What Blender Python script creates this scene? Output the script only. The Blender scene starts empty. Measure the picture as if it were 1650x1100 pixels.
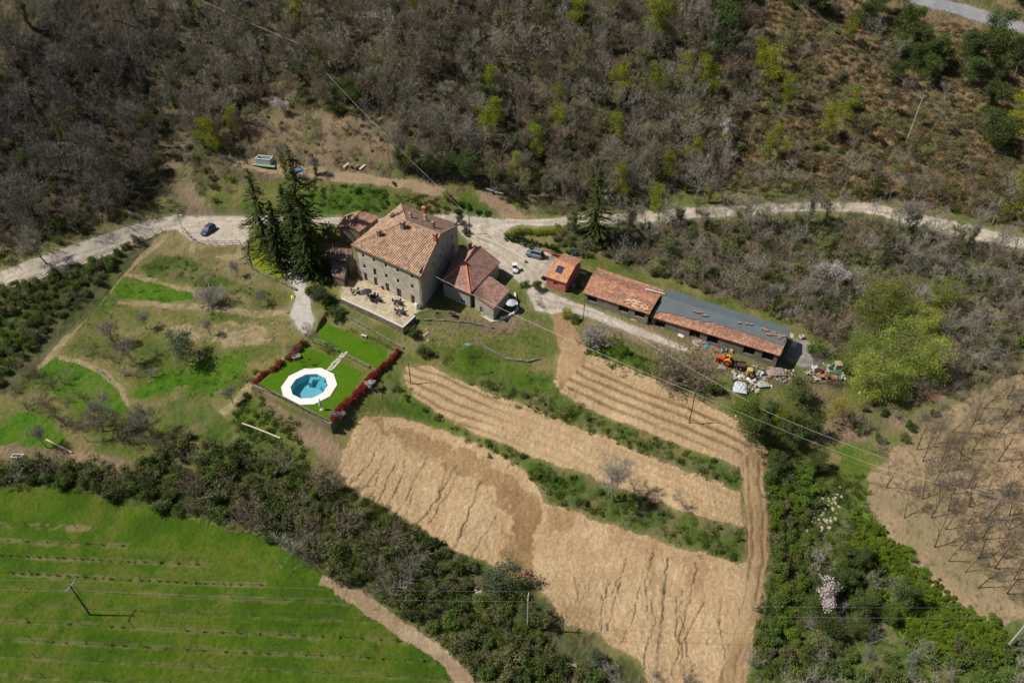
import bpy, math, random
import numpy as np
from mathutils import Vector, Matrix
PI = math.pi
random.seed(7); rng = np.random.default_rng(7)

# ------------------------------------------------------------------ camera, sky, sun
SC = bpy.context.scene
COL = SC.collection
CAM_H, FPX, PITCH = 95.0, 1200.0, math.radians(40)
cd = bpy.data.cameras.new('camera'); cam = bpy.data.objects.new('camera', cd); COL.objects.link(cam)
cam.location = (0, 0, CAM_H); cam.rotation_euler = (math.radians(90) - PITCH, 0, 0)
cd.sensor_width = 36; cd.lens = 36 * FPX / 1650; cd.clip_start = 1; cd.clip_end = 5000
SC.camera = cam
SUN_EL, SUN_AZ = math.radians(51), math.radians(271)     # azimuth clockwise from +Y, where the sun stands
W = bpy.data.worlds.new('World'); SC.world = W; W.use_nodes = True
nt = W.node_tree; nt.nodes.clear()
wo = nt.nodes.new('ShaderNodeOutputWorld'); bg = nt.nodes.new('ShaderNodeBackground'); sk = nt.nodes.new('ShaderNodeTexSky')
sk.sky_type = 'NISHITA'; sk.sun_disc = False; sk.sun_elevation = SUN_EL; sk.sun_rotation = SUN_AZ
bg.inputs[1].default_value = 0.05
nt.links.new(sk.outputs[0], bg.inputs[0]); nt.links.new(bg.outputs[0], wo.inputs[0])
ld = bpy.data.lights.new('sun', 'SUN'); ld.energy = 4.75; ld.angle = math.radians(0.53); ld.color = (1.0, 0.95, 0.865)
sun = bpy.data.objects.new('sun', ld); COL.objects.link(sun)
sdir = Vector((math.sin(SUN_AZ) * math.cos(SUN_EL), math.cos(SUN_AZ) * math.cos(SUN_EL), math.sin(SUN_EL)))
sun.rotation_euler = sdir.to_track_quat('Z', 'Y').to_euler(); sun.location = sdir * 300
SC.view_settings.view_transform = 'Standard'; SC.view_settings.look = 'None'
SC.view_settings.exposure = 0.0; SC.view_settings.gamma = 1.0

# ------------------------------------------------------------------ measuring the place from the photograph (1650 x 1100)
CT, ST = math.cos(PITCH), math.sin(PITCH)
def ray(px, py):
    u = (px - 825) / FPX; v = (550 - py) / FPX
    return np.array([u, CT + v * ST, -ST + v * CT])
def P(px, py, z=0.0):                     # the point of the plane z seen at a pixel
    d = ray(px, py); t = (z - CAM_H) / d[2]
    return np.array([d[0] * t, d[1] * t, z])
def height_at(py, Y):                     # the height seen at row py above ground distance Y
    d = ray(825, py); return CAM_H + Y * d[2] / d[1]
def on_wall(px, py, A, B):                # (u, z) on the vertical wall A-B
    d = ray(px, py); A = np.array(A[:2]); B = np.array(B[:2]); w = (B - A) / np.linalg.norm(B - A)
    M = np.array([[d[0], -w[0]], [d[1], -w[1]]]); t, u = np.linalg.solve(M, A)
    return u, CAM_H + t * d[2]

# ------------------------------------------------------------------ noise
def _h(ix, iy, s):
    n = (ix.astype(np.int64) * 374761393 + iy.astype(np.int64) * 668265263 + s * 974634777) & 0x7fffffff
    n = (n ^ (n >> 13)) * 1274126177 & 0x7fffffff
    n = (n ^ (n >> 16)) & 0xffffff
    return n / float(0xffffff)
def vn(x, y, s=0):
    x = np.asarray(x, float); y = np.asarray(y, float)
    ix = np.floor(x); iy = np.floor(y); fx = x - ix; fy = y - iy
    fx = fx * fx * (3 - 2 * fx); fy = fy * fy * (3 - 2 * fy)
    a = _h(ix, iy, s); b = _h(ix + 1, iy, s); c = _h(ix, iy + 1, s); d = _h(ix + 1, iy + 1, s)
    return (a * (1 - fx) + b * fx) * (1 - fy) + (c * (1 - fx) + d * fx) * fy
def fbm(x, y, sc, octv=4, s=0):
    r = 0; a = 0.5; t = 0; x = np.asarray(x, float) / sc; y = np.asarray(y, float) / sc
    for o in range(octv):
        r = r + a * vn(x, y, s + o * 17); t += a; a *= 0.55; x = x * 2.03 + 3.1; y = y * 2.03 - 1.7
    return r / t

# ------------------------------------------------------------------ terrain heights
CTRL = [ # px, py, height
 (0,0,37),(270,0,33),(550,0,33),(825,0,33),(1100,0,32),(1380,0,30),(1500,5,28),(1650,40,26),
 (0,155,20),(270,160,15),(550,150,19),(825,150,18),(1100,150,17),(1380,150,16),(1650,170,15),
 (0,300,7),(150,290,8),(270,290,4.5),(350,270,7),(825,250,10),(1100,250,9),(1380,250,9),(1650,280,8),
 (430,268,7),(600,287,7),(700,305,6.5),(780,313,6),(835,345,2.5),(540,330,3.5),(680,335,3.5),
 (0,450,-1),(120,410,0),(230,365,0.5),(335,370,0),(390,352,0.8),(520,354,1.8),(610,356,2),(760,360,1.5),(830,358,2),(950,355,2.3),(1100,346,3),(1250,340,3.5),(1400,336,4),(1520,365,3.6),(1650,395,3),
 (600,470,0),(690,495,-0.2),(560,440,0),(640,420,0),(700,430,0),(760,440,-0.2),(545,380,0.6),
 (760,505,-0.8),(800,510,-0.8),(850,440,0),(860,405,0.3),(900,460,-0.2),(925,400,1),(880,385,1),
 (940,485,-0.6),(1045,520,-1.2),(1150,560,-2),(1260,590,-2.6),(1070,460,-0.5),(1280,530,-1.5),(1350,610,-4),
 (1000,400,-1),(1200,420,-1),(1400,420,0),(1550,440,0),(1300,480,-1.5),(1450,550,-4),(1600,540,-2),(1650,600,-2),
 (600,537,-1.7),(560,510,-1.7),(650,560,-2.2),(700,530,-1.2),(560,545,-3),(610,575,-3),(530,585,-3.9),(450,600,-4),(560,640,-4),(500,650,-4),
 (410,640,-5.8),(470,675,-6),(530,700,-6.3),(640,620,-4.6),(690,560,-2.2),(780,550,-2),(860,560,-2),(800,600,-3.2),
 (500,500,-1.6),(500,535,-2.6),(480,440,-0.3),(430,420,-1),(420,460,-1.6),(300,395,-1),(330,430,-2.2),(250,430,-2.6),(200,470,-4),(330,470,-3.3),(430,500,-3),
 (150,540,-5.5),(250,520,-4.4),(350,530,-4.2),(440,560,-4),(300,590,-6),(120,620,-7),(200,660,-7.4),(320,650,-7),(400,690,-7.2),(100,480,-3),(50,560,-5.5),(0,640,-7.5),
 (0,735,-9),(150,735,-9.4),(280,740,-9),(400,740,-8.6),(480,760,-8.5),(0,790,-10.6),(200,820,-10.8),(400,880,-11),(530,930,-11),(0,950,-12),(300,980,-12.4),(600,1020,-12.6),(0,1100,-13.5),(400,1100,-14),(740,1090,-13.5),
 (560,850,-10),(650,930,-12),(750,970,-12.5),(850,1010,-12.5),(900,1090,-14),
 (930,580,-1.8),(1000,620,-3),(1100,670,-4),(1200,710,-5),(920,630,-3.2),(1030,690,-4.6),(1140,735,-5.8),
 (680,600,-4),(760,650,-5),(880,700,-6),(1000,745,-7),(1180,810,-8),(680,640,-5),(800,705,-6.4),(920,755,-7.4),(1050,800,-8.3),(1180,850,-9),
 (620,680,-6.6),(720,705,-7.6),(850,790,-9),(1000,855,-10),(1180,915,-10.6),(570,760,-8.4),(700,860,-10.5),(850,930,-12),(950,1000,-13.6),(1050,1060,-14.4),(1180,1090,-14.6),(1100,970,-12.6),
 (1230,800,-8.6),(1220,960,-11.6),(1220,1080,-14.4),(1280,760,-9.2),(1330,860,-11.5),(1320,960,-13.5),(1330,1090,-16),(1270,700,-7.5),
 (1400,700,-7),(1420,770,-8),(1500,700,-6),(1600,660,-4.5),(1500,850,-9),(1650,800,-6.5),(1450,880,-10.6),(1600,1000,-11),(1500,1060,-13.5),(1650,1080,-12.5)]
_cp = np.array([P(a, b, c) for a, b, c in CTRL])
def _fit():
    n = len(_cp); xy = _cp[:, :2] / 50.
    r = np.linalg.norm(xy[:, None] - xy[None], axis=2)
    K = np.where(r > 0, r * r * np.log(r + 1e-9), 0) + np.eye(n) * 0.004
    A = np.zeros((n + 3, n + 3)); A[:n, :n] = K; A[:n, n] = 1; A[:n, n + 1:] = xy; A[n, :n] = 1; A[n + 1:, :n] = xy.T
    return np.linalg.solve(A, np.concatenate([_cp[:, 2], np.zeros(3)]))
_w = _fit()
def tps(X, Y):
    X = np.asarray(X, float) / 50.; Y = np.asarray(Y, float) / 50.
    o = _w[-3] + _w[-2] * X + _w[-1] * Y
    for i in range(len(_cp)):
        r2 = (X - _cp[i, 0] / 50.) ** 2 + (Y - _cp[i, 1] / 50.) ** 2 + 1e-12
        o = o + _w[i] * 0.5 * r2 * np.log(r2)
    return o
def inside(poly, X, Y):
    c = np.zeros(X.shape, bool); n = len(poly); j = n - 1
    for i in range(n):
        xi, yi = poly[i][:2]; xj, yj = poly[j][:2]
        if yi != yj:
            c ^= ((yi > Y) != (yj > Y)) & (X < (xj - xi) * (Y - yi) / (yj - yi) + xi)
        j = i
    return c
def segdist(poly, X, Y, closed=True):
    d = np.full(X.shape, 1e9); n = len(poly)
    for i in range(n if closed else n - 1):
        ax, ay = poly[i][:2]; bx, by = poly[(i + 1) % n][:2]
        dx, dy = bx - ax, by - ay; L = dx * dx + dy * dy + 1e-9
        t = np.clip(((X - ax) * dx + (Y - ay) * dy) / L, 0, 1)
        d = np.minimum(d, (X - ax - t * dx) ** 2 + (Y - ay - t * dy) ** 2)
    return np.sqrt(d)
FLATS = [([P(a, b, z)[:2] for a, b in pp], z, f) for pp, z, f in [
 ([(548,478),(556,440),(572,428),(600,400),(740,402),(700,450),(694,497),(668,505),(649,526)], 0.0, 0.5),
 ([(508,542),(526,517),(632,566),(622,586),(606,594)], -3.0, 0.6),
 ([(484,560),(500,557),(545,580),(592,600),(562,645),(533,683),(470,654),(409,624),(440,598)], -4.0, 0.4),
 ([(285,368),(310,388),(330,394),(398,394),(400,352),(300,352)], 0.0, 2.5),
 ([(868,460),(915,478),(945,430),(905,405)], -0.2, 2.0),
]]
def hf(X, Y):
    X = np.asarray(X, float); Y = np.asarray(Y, float); sh = X.shape; X = X.ravel(); Y = Y.ravel()
    xc = np.clip(X, -170, 170); yc = np.clip(Y, 20, 262)
    h = tps(xc, yc) + np.maximum(Y - 262, 0) * 0.3 - np.maximum(20 - Y, 0) * 0.05
    h = h + (fbm(X, Y, 14, 3, 5) - 0.5) * 0.7
    for poly, z, f in FLATS:
        p = np.array(poly); m = (X > p[:, 0].min() - f) & (X < p[:, 0].max() + f) & (Y > p[:, 1].min() - f) & (Y < p[:, 1].max() + f)
        if not m.any(): continue
        x, y = X[m], Y[m]; ins = inside(poly, x, y); d = segdist(poly, x, y); d = np.where(ins, 0, d)
        t = np.clip(1 - d / f, 0, 1); t = t * t * (3 - 2 * t)
        h[m] = h[m] * (1 - t) + z * t
    return h.reshape(sh)
_gx = np.arange(-200, 200.1, .5); _gy = np.arange(-10, 290.1, .5)
_gz = hf(*np.meshgrid(_gx, _gy))           # half metre table of the heights, for quick placing
def hq(X, Y):
    X = np.asarray(X, float); Y = np.asarray(Y, float); fx = np.clip((X + 200) / .5, 0, len(_gx) - 1.001); fy = np.clip((Y + 10) / .5, 0, len(_gy) - 1.001); i = fx.astype(int); j = fy.astype(int); a = fx - i; b = fy - j
    return (_gz[j, i] * (1 - a) + _gz[j, i + 1] * a) * (1 - b) + (_gz[j + 1, i] * (1 - a) + _gz[j + 1, i + 1] * a) * b
def hz(x, y): return float(hq(x, y))
def GG(pts):                               # pixels -> points on the terrain
    pts = np.array(pts, float); u = (pts[:, 0] - 825) / FPX; v = (550 - pts[:, 1]) / FPX
    d = np.stack([u, CT + v * ST, -ST + v * CT], 1); z = np.full(len(pts), -3.0)
    for k in range(40):
        t = (z - CAM_H) / d[:, 2]; zn = hq(d[:, 0] * t, d[:, 1] * t); z = z * 0.45 + zn * 0.55
    t = (z - CAM_H) / d[:, 2]
    return np.stack([d[:, 0] * t, d[:, 1] * t, z], 1)
def G(px, py): return GG([(px, py)])[0]

# ------------------------------------------------------------------ materials
MATS = {}
def ln(c): return tuple(((v / 255.) / 12.92 if v / 255. <= 0.04045 else ((v / 255. + 0.055) / 1.055) ** 2.4) for v in c) + (1,)
def mat(name, c1, c2=None, scale=3.0, rough=0.9, bump=0.0, bscale=20.0, spec=0.2, metal=0.0, rand=0.0, transl=0.0, detail=6, coord='Object', emis=None):
    if name in MATS: return MATS[name]
    m = bpy.data.materials.new(name); m.use_nodes = True; n = m.node_tree.nodes; l = m.node_tree.links
    b = n['Principled BSDF']; b.inputs['Roughness'].default_value = rough; b.inputs['Metallic'].default_value = metal
    b.inputs['Specular IOR Level'].default_value = spec
    if c2 is None: c2 = tuple(x * 0.75 for x in c1[:3])
    c1 = tuple(c1[:3]) + (1,); c2 = tuple(c2[:3]) + (1,)
    tc = n.new('ShaderNodeTexCoord'); ns = n.new('ShaderNodeTexNoise'); ns.inputs['Scale'].default_value = scale; ns.inputs['Detail'].default_value = detail
    ns.inputs['Roughness'].default_value = 0.65
    l.new(tc.outputs[coord], ns.inputs['Vector'])
    mr = n.new('ShaderNodeMapRange'); mr.inputs[1].default_value = 0.36; mr.inputs[2].default_value = 0.64; l.new(ns.outputs[0], mr.inputs[0])
    mx = n.new('ShaderNodeMix'); mx.data_type = 'RGBA'; mx.inputs[6].default_value = c1; mx.inputs[7].default_value = c2
    l.new(mr.outputs[0], mx.inputs[0]); out = mx.outputs[2]
    if rand:
        oi = n.new('ShaderNodeObjectInfo'); hs = n.new('ShaderNodeHueSaturation'); l.new(out, hs.inputs['Color'])
        a = n.new('ShaderNodeMapRange'); a.inputs[3].default_value = 1 - rand; a.inputs[4].default_value = 1 + rand; l.new(oi.outputs['Random'], a.inputs[0]); l.new(a.outputs[0], hs.inputs['Value'])
        mm = n.new('ShaderNodeMath'); mm.operation = 'MULTIPLY'; mm.inputs[1].default_value = 7.31; l.new(oi.outputs['Random'], mm.inputs[0])
        fr = n.new('ShaderNodeMath'); fr.operation = 'FRACT'; l.new(mm.outputs[0], fr.inputs[0])
        a2 = n.new('ShaderNodeMapRange'); a2.inputs[3].default_value = 0.5 - rand * 0.06; a2.inputs[4].default_value = 0.5 + rand * 0.06; l.new(fr.outputs[0], a2.inputs[0]); l.new(a2.outputs[0], hs.inputs['Hue'])
        out = hs.outputs[0]
    l.new(out, b.inputs['Base Color'])
    if bump:
        n2 = n.new('ShaderNodeTexNoise'); n2.inputs['Scale'].default_value = bscale; n2.inputs['Detail'].default_value = 5; l.new(tc.outputs[coord], n2.inputs['Vector'])
        bp = n.new('ShaderNodeBump'); bp.inputs['Strength'].default_value = bump; bp.inputs['Distance'].default_value = 0.1; l.new(n2.outputs[0], bp.inputs['Height']); l.new(bp.outputs[0], b.inputs['Normal'])
    if transl:
        tr = n.new('ShaderNodeBsdfTranslucent'); l.new(out, tr.inputs[0]); ms = n.new('ShaderNodeMixShader'); ms.inputs[0].default_value = transl
        l.new(b.outputs[0], ms.inputs[1]); l.new(tr.outputs[0], ms.inputs[2]); l.new(ms.outputs[0], n['Material Output'].inputs[0])
    if emis: b.inputs['Emission Color'].default_value = emis; b.inputs['Emission Strength'].default_value = 1
    MATS[name] = m; return m
def foliage(name, a, b, rand=0.25, tr=0.25): return mat(name, a, b, scale=0.9, rough=0.75, spec=0.15, rand=rand, transl=tr, detail=3)

def ground_mat():
    m = bpy.data.materials.new('ground_cover'); m.use_nodes = True; n = m.node_tree.nodes; l = m.node_tree.links; b = n['Principled BSDF']
    at = n.new('ShaderNodeAttribute'); at.attribute_name = 'cover'
    tc = n.new('ShaderNodeTexCoord'); ns = n.new('ShaderNodeTexNoise'); ns.inputs['Scale'].default_value = 2.6; ns.inputs['Detail'].default_value = 8; ns.inputs['Roughness'].default_value = 0.75
    l.new(tc.outputs['Object'], ns.inputs['Vector'])
    mr = n.new('ShaderNodeMapRange'); mr.inputs[1].default_value = 0.3; mr.inputs[2].default_value = 0.7; mr.inputs[3].default_value = 0.72; mr.inputs[4].default_value = 1.28; l.new(ns.outputs[0], mr.inputs[0])
    vm = n.new('ShaderNodeVectorMath'); vm.operation = 'SCALE'; l.new(at.outputs['Color'], vm.inputs[0]); l.new(mr.outputs[0], vm.inputs['Scale'])
    l.new(vm.outputs[0], b.inputs['Base Color']); b.inputs['Roughness'].default_value = 0.95; b.inputs['Specular IOR Level'].default_value = 0.1
    bp = n.new('ShaderNodeBump'); bp.inputs['Strength'].default_value = 0.6; bp.inputs['Distance'].default_value = 0.15; l.new(ns.outputs[0], bp.inputs['Height']); l.new(bp.outputs[0], b.inputs['Normal'])
    return m

def tile_mat(name, cols, pitch, tile=0.4):
    m = bpy.data.materials.new(name); m.use_nodes = True; n = m.node_tree.nodes; l = m.node_tree.links; b = n['Principled BSDF']
    uv = n.new('ShaderNodeUVMap'); uv.uv_map = 'UVMap'
    mp = n.new('ShaderNodeVectorMath'); mp.operation = 'DIVIDE'; mp.inputs[1].default_value = (pitch, tile, 1); l.new(uv.outputs[0], mp.inputs[0])
    fl = n.new('ShaderNodeVectorMath'); fl.operation = 'FLOOR'; l.new(mp.outputs[0], fl.inputs[0])
    wn = n.new('ShaderNodeTexWhiteNoise'); wn.noise_dimensions = '3D'; l.new(fl.outputs[0], wn.inputs['Vector'])
    cr = n.new('ShaderNodeValToRGB'); e = cr.color_ramp.elements
    for i, c in enumerate(cols):
        if i < 2: e[i].position = i / (len(cols) - 1); e[i].color = tuple(c[:3]) + (1,)
        else: x = e.new(i / (len(cols) - 1)); x.color = tuple(c[:3]) + (1,)
    for i, c in enumerate(cols): cr.color_ramp.elements[i].position = i / (len(cols) - 1)
    l.new(wn.outputs['Value'], cr.inputs[0])
    ns = n.new('ShaderNodeTexNoise'); ns.inputs['Scale'].default_value = 0.7; ns.inputs['Detail'].default_value = 8; l.new(uv.outputs[0], ns.inputs['Vector'])
    mr = n.new('ShaderNodeMapRange'); mr.inputs[1].default_value = 0.3; mr.inputs[2].default_value = 0.7; mr.inputs[3].default_value = 0.7; mr.inputs[4].default_value = 1.25; l.new(ns.outputs[0], mr.inputs[0])
    vm = n.new('ShaderNodeVectorMath'); vm.operation = 'SCALE'; l.new(cr.outputs[0], vm.inputs[0]); l.new(mr.outputs[0], vm.inputs['Scale'])
    # gutter tiles between cover tiles darkened, painting in the shade that separates the rows
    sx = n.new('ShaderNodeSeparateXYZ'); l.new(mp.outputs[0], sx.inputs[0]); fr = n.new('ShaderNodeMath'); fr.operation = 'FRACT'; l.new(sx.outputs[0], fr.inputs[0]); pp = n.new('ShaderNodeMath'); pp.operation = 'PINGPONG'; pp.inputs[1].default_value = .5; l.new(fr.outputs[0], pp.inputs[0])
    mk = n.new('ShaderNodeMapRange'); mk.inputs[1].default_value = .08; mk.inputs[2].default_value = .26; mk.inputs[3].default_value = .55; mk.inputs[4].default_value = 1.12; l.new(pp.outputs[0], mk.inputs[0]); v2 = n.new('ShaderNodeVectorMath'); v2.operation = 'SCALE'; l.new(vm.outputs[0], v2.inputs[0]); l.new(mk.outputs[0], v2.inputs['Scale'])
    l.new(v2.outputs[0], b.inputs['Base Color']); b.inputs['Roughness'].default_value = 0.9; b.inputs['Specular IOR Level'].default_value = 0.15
    return m

def stone_mat(name, c1, c2, c3, sc=2.6):
    m = bpy.data.materials.new(name); m.use_nodes = True; n = m.node_tree.nodes; l = m.node_tree.links; b = n['Principled BSDF']
    tc = n.new('ShaderNodeTexCoord'); mp = n.new('ShaderNodeMapping'); mp.inputs['Scale'].default_value = (1, 1, 1.7); l.new(tc.outputs['Object'], mp.inputs[0])
    vo = n.new('ShaderNodeTexVoronoi'); vo.inputs['Scale'].default_value = sc; l.new(mp.outputs[0], vo.inputs['Vector'])
    sp = n.new('ShaderNodeSeparateColor'); l.new(vo.outputs['Color'], sp.inputs[0])
    mx = n.new('ShaderNodeMix'); mx.data_type = 'RGBA'; mx.inputs[6].default_value = c1; mx.inputs[7].default_value = c2; l.new(sp.outputs[0], mx.inputs[0])
    v2 = n.new('ShaderNodeTexVoronoi'); v2.feature = 'DISTANCE_TO_EDGE'; v2.inputs['Scale'].default_value = sc; l.new(mp.outputs[0], v2.inputs['Vector'])
    mr = n.new('ShaderNodeMapRange'); mr.inputs[1].default_value = 0.02; mr.inputs[2].default_value = 0.12; l.new(v2.outputs[0], mr.inputs[0])
    m2 = n.new('ShaderNodeMix'); m2.data_type = 'RGBA'; m2.inputs[6].default_value = c3; l.new(mx.outputs[2], m2.inputs[7]); l.new(mr.outputs[0], m2.inputs[0])
    ns = n.new('ShaderNodeTexNoise'); ns.inputs['Scale'].default_value = 0.6; ns.inputs['Detail'].default_value = 8; l.new(tc.outputs['Object'], ns.inputs['Vector'])
    r2 = n.new('ShaderNodeMapRange'); r2.inputs[1].default_value = 0.3; r2.inputs[2].default_value = 0.7; r2.inputs[3].default_value = 0.75; r2.inputs[4].default_value = 1.2; l.new(ns.outputs[0], r2.inputs[0])
    vm = n.new('ShaderNodeVectorMath'); vm.operation = 'SCALE'; l.new(m2.outputs[2], vm.inputs[0]); l.new(r2.outputs[0], vm.inputs['Scale'])
    l.new(vm.outputs[0], b.inputs['Base Color']); b.inputs['Roughness'].default_value = 0.95; b.inputs['Specular IOR Level'].default_value = 0.1
    bp = n.new('ShaderNodeBump'); bp.inputs['Strength'].default_value = 0.5; bp.inputs['Distance'].default_value = 0.05; l.new(mr.outputs[0], bp.inputs['Height']); l.new(bp.outputs[0], b.inputs['Normal'])
    return m

# ------------------------------------------------------------------ mesh building
class MB:
    def __init__(s): s.v = []; s.f = []; s.uv = None
    def add(s, vs, fs):
        o = len(s.v); s.v += [tuple(map(float, v)) for v in vs]; s.f += [tuple(o + i for i in f) for f in fs]
    def box(s, c, d, rz=0.0, tilt=None):
        M = Matrix.Rotation(rz, 3, 'Z')
        if tilt is not None: M = M @ Matrix.Rotation(tilt[1], 3, tilt[0])
        vs = [Vector(c) + M @ Vector((x * d[0] / 2, y * d[1] / 2, z * d[2] / 2)) for z in (-1, 1) for x, y in ((-1, -1), (1, -1), (1, 1), (-1, 1))]
        s.add(vs, [(3, 2, 1, 0), (4, 5, 6, 7), (0, 1, 5, 4), (1, 2, 6, 5), (2, 3, 7, 6), (3, 0, 4, 7)])
    def tube(s, a, b, r1, r2=None, n=6, cap=True):
        a = Vector(a); b = Vector(b); r2 = r1 if r2 is None else r2; d = b - a
        if d.length < 1e-6: return
        q = d.to_track_quat('Z', 'Y'); vs = []
        for p, r in ((a, r1), (b, r2)):
            for i in range(n): vs.append(p + q @ Vector((math.cos(2 * PI * i / n) * r, math.sin(2 * PI * i / n) * r, 0)))
        fs = [(i, (i + 1) % n, n + (i + 1) % n, n + i) for i in range(n)]
        if cap: fs += [tuple(range(n))[::-1], tuple(range(n, 2 * n))]
        s.add(vs, fs)
    def path(s, pts, r, n=5):
        for a, b in zip(pts[:-1], pts[1:]): s.tube(a, b, r, r, n)
    def prism(s, poly, z0, z1):
        n = len(poly); zz0 = z0 if hasattr(z0, '__len__') else [z0] * n; zz1 = z1 if hasattr(z1, '__len__') else [z1] * n
        vs = [(p[0], p[1], z) for p, z in zip(poly, zz0)] + [(p[0], p[1], z) for p, z in zip(poly, zz1)]
        s.add(vs, [tuple(range(n))[::-1], tuple(range(n, 2 * n))] + [(i, (i + 1) % n, n + (i + 1) % n, n + i) for i in range(n)])
    def lathe(s, prof, c=(0, 0, 0), n=12):
        vs = []; fs = []
        for r, z in prof:
            for i in range(n): vs.append((c[0] + r * math.cos(2 * PI * i / n), c[1] + r * math.sin(2 * PI * i / n), c[2] + z))
        for k in range(len(prof) - 1):
            for i in range(n): fs.append((k * n + i, k * n + (i + 1) % n, (k + 1) * n + (i + 1) % n, (k + 1) * n + i))
        fs += [tuple(range(n))[::-1], tuple(range((len(prof) - 1) * n, len(prof) * n))]
        s.add(vs, fs)
    def mesh(s, name, m, smooth=False):
        me = bpy.data.meshes.new(name); me.from_pydata(s.v, [], s.f); me.materials.append(m)
        if smooth: me.polygons.foreach_set('use_smooth', [True] * len(me.polygons))
        if s.uv is not None:
            l = me.uv_layers.new(name='UVMap'); vi = np.zeros(len(me.loops), int); me.loops.foreach_get('vertex_index', vi)
            l.data.foreach_set('uv', np.array(s.uv)[vi].ravel())
        me.update(); return me
def link(name, me, parent=None, loc=None, rz=0.0, sc=1.0):
    o = bpy.data.objects.new(name, me); COL.objects.link(o)
    if parent is not None: o.parent = parent
    if loc is not None: o.location = loc
    if rz: o.rotation_euler = (0, 0, rz)
    if sc != 1.0: o.scale = (sc, sc, sc) if not hasattr(sc, '__len__') else sc
    return o
def tag(o, label=None, cat=None, group=None, kind=None):
    if label: o['label'] = label
    if cat: o['category'] = cat
    if group: o['group'] = group
    if kind: o['kind'] = kind
    return o
def thing(name, label, cat, loc=(0, 0, 0), rz=0.0, group=None, sc=1.0):
    o = bpy.data.objects.new(name, None); COL.objects.link(o); o.location = tuple(map(float, loc)); o.rotation_euler = (0, 0, rz)
    if sc != 1.0: o.scale = (sc, sc, sc) if not hasattr(sc, '__len__') else sc
    o.empty_display_size = 0.3
    return tag(o, label, cat, group)
def np_mesh(name, V, F, m, smooth=False):
    k = F.shape[1]; me = bpy.data.meshes.new(name); me.vertices.add(len(V)); me.vertices.foreach_set('co', np.ascontiguousarray(V, np.float32).ravel())
    me.loops.add(F.size); me.loops.foreach_set('vertex_index', F.ravel().astype(np.int32)); me.polygons.add(len(F))
    me.polygons.foreach_set('loop_start', np.arange(0, F.size, k, dtype=np.int32)); me.polygons.foreach_set('loop_total', np.full(len(F), k, np.int32))
    me.materials.append(m)
    if smooth: me.polygons.foreach_set('use_smooth', np.ones(len(F), bool))
    me.update(calc_edges=True); return me
# ------------------------------------------------------------------ the ground: one fine sheet cut into the pieces the photograph shows
REG = []   # (object name, cover, world polygon, edge noise)
def reg(name, cover, px, edge=0.5):
    REG.append((name, cover, [p[:2] for p in GG(px)], edge))
# woodland floor tones and meadows first, later ones win
reg('ground', 'bracken', [(1180,-40),(1700,-60),(1700,380),(1480,330),(1300,310),(1150,290),(1230,120)], 6)
reg('ground', 'litter', [(-120,-60),(1180,-60),(1230,120),(1150,290),(1000,330),(900,350),(850,330),(700,290),(560,270),(420,250),(300,300),(200,350),(-120,470)], 5)
reg('ground', 'shaded_litter', [(-120,-60),(260,-60),(270,180),(255,300),(200,345),(-120,430)], 5)
reg('ground', 'earth', [(420,175),(560,180),(640,200),(640,262),(600,275),(430,250),(400,215)], 3)
reg('ground', 'bank', [(490,290),(560,288),(640,300),(700,312),(760,322),(800,350),(740,350),(500,352),(450,330)], 1)
reg('ground', 'earth', [(250,230),(290,225),(310,300),(345,350),(290,352),(275,300)], 1.5)
reg('ground', 'scrub', [(-100,470),(150,420),(260,380),(275,378),(190,460),(150,510),(80,570),(30,640),(-100,640)], 1.5)
reg('ground', 'drybank', [(285,378),(390,394),(400,440),(475,470),(470,500),(380,490),(330,460),(240,420),(200,445),(180,470),(250,400)], 1)
reg('ground', 'green', [(228,430),(262,412),(300,412),(335,435),(375,452),(440,475),(455,490),(400,480),(350,468),(290,455),(238,448)], .4)
reg('ground', 'lush', [(180,462),(208,443),(260,452),(308,464),(312,484),(260,486),(190,478)], .3)
reg('ground', 'strip', [(150,505),(180,467),(215,423),(258,378),(278,376),(228,420),(200,445),(165,487),(95,565),(62,602),(56,596),(85,560)], .3)
reg('ground', 'strip', [(200,440),(228,444),(300,462),(335,470),(332,476),(296,469),(226,450),(200,446)], .35)
reg('ground', 'strip', [(188,484),(250,487),(320,490),(400,498),(460,500),(470,512),(400,508),(320,500),(250,494),(190,490)], .4)
reg('ground', 'strip', [(330,380),(390,396),(392,420),(350,415),(300,402)], .8)
reg('ground', 'strip', [(400,615),(410,625),(350,682),(335,690),(330,684),(372,650)], .5)
reg('ground', 'strip', [(300,520),(420,520),(450,540),(380,560),(320,550),(270,535)], 1.6)
reg('ground', 'lush', [(62,595),(95,574),(150,588),(190,612),(205,655),(185,672),(120,655),(70,625)], .4)
reg('ground', 'strip', [(95,572),(130,580),(170,596),(200,625),(208,655),(202,655),(190,625),(160,602),(125,586),(95,579)], .25)
reg('ground', 'lush', [(-90,700),(0,690),(30,665),(60,665),(105,700),(90,718),(0,716),(-90,730)], 1)
reg('ground', 'lush', [(255,600),(330,575),(395,572),(390,600),(345,640),(300,620),(240,640),(200,640)], 1.2)
reg('ground', 'bright', [(380,650),(420,640),(460,670),(470,700),(440,735),(380,700)], 1)
reg('ground', 'green', [(260,640),(330,650),(380,690),(450,735),(430,750),(350,720),(270,690)], 1.5)
reg('ground', 'earth', [(-90,722),(0,716),(110,722),(200,738),(250,750),(230,765),(110,745),(0,736),(-90,740)], .8)
reg('ground', 'yellowgreen', [(398,388),(420,384),(448,402),(466,436),(452,447),(425,440),(402,424)], .2)
reg('ground', 'earth', [(415,640),(480,662),(525,690),(570,740),(600,790),(540,790),(500,720),(440,672),(410,645)], 1)
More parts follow.
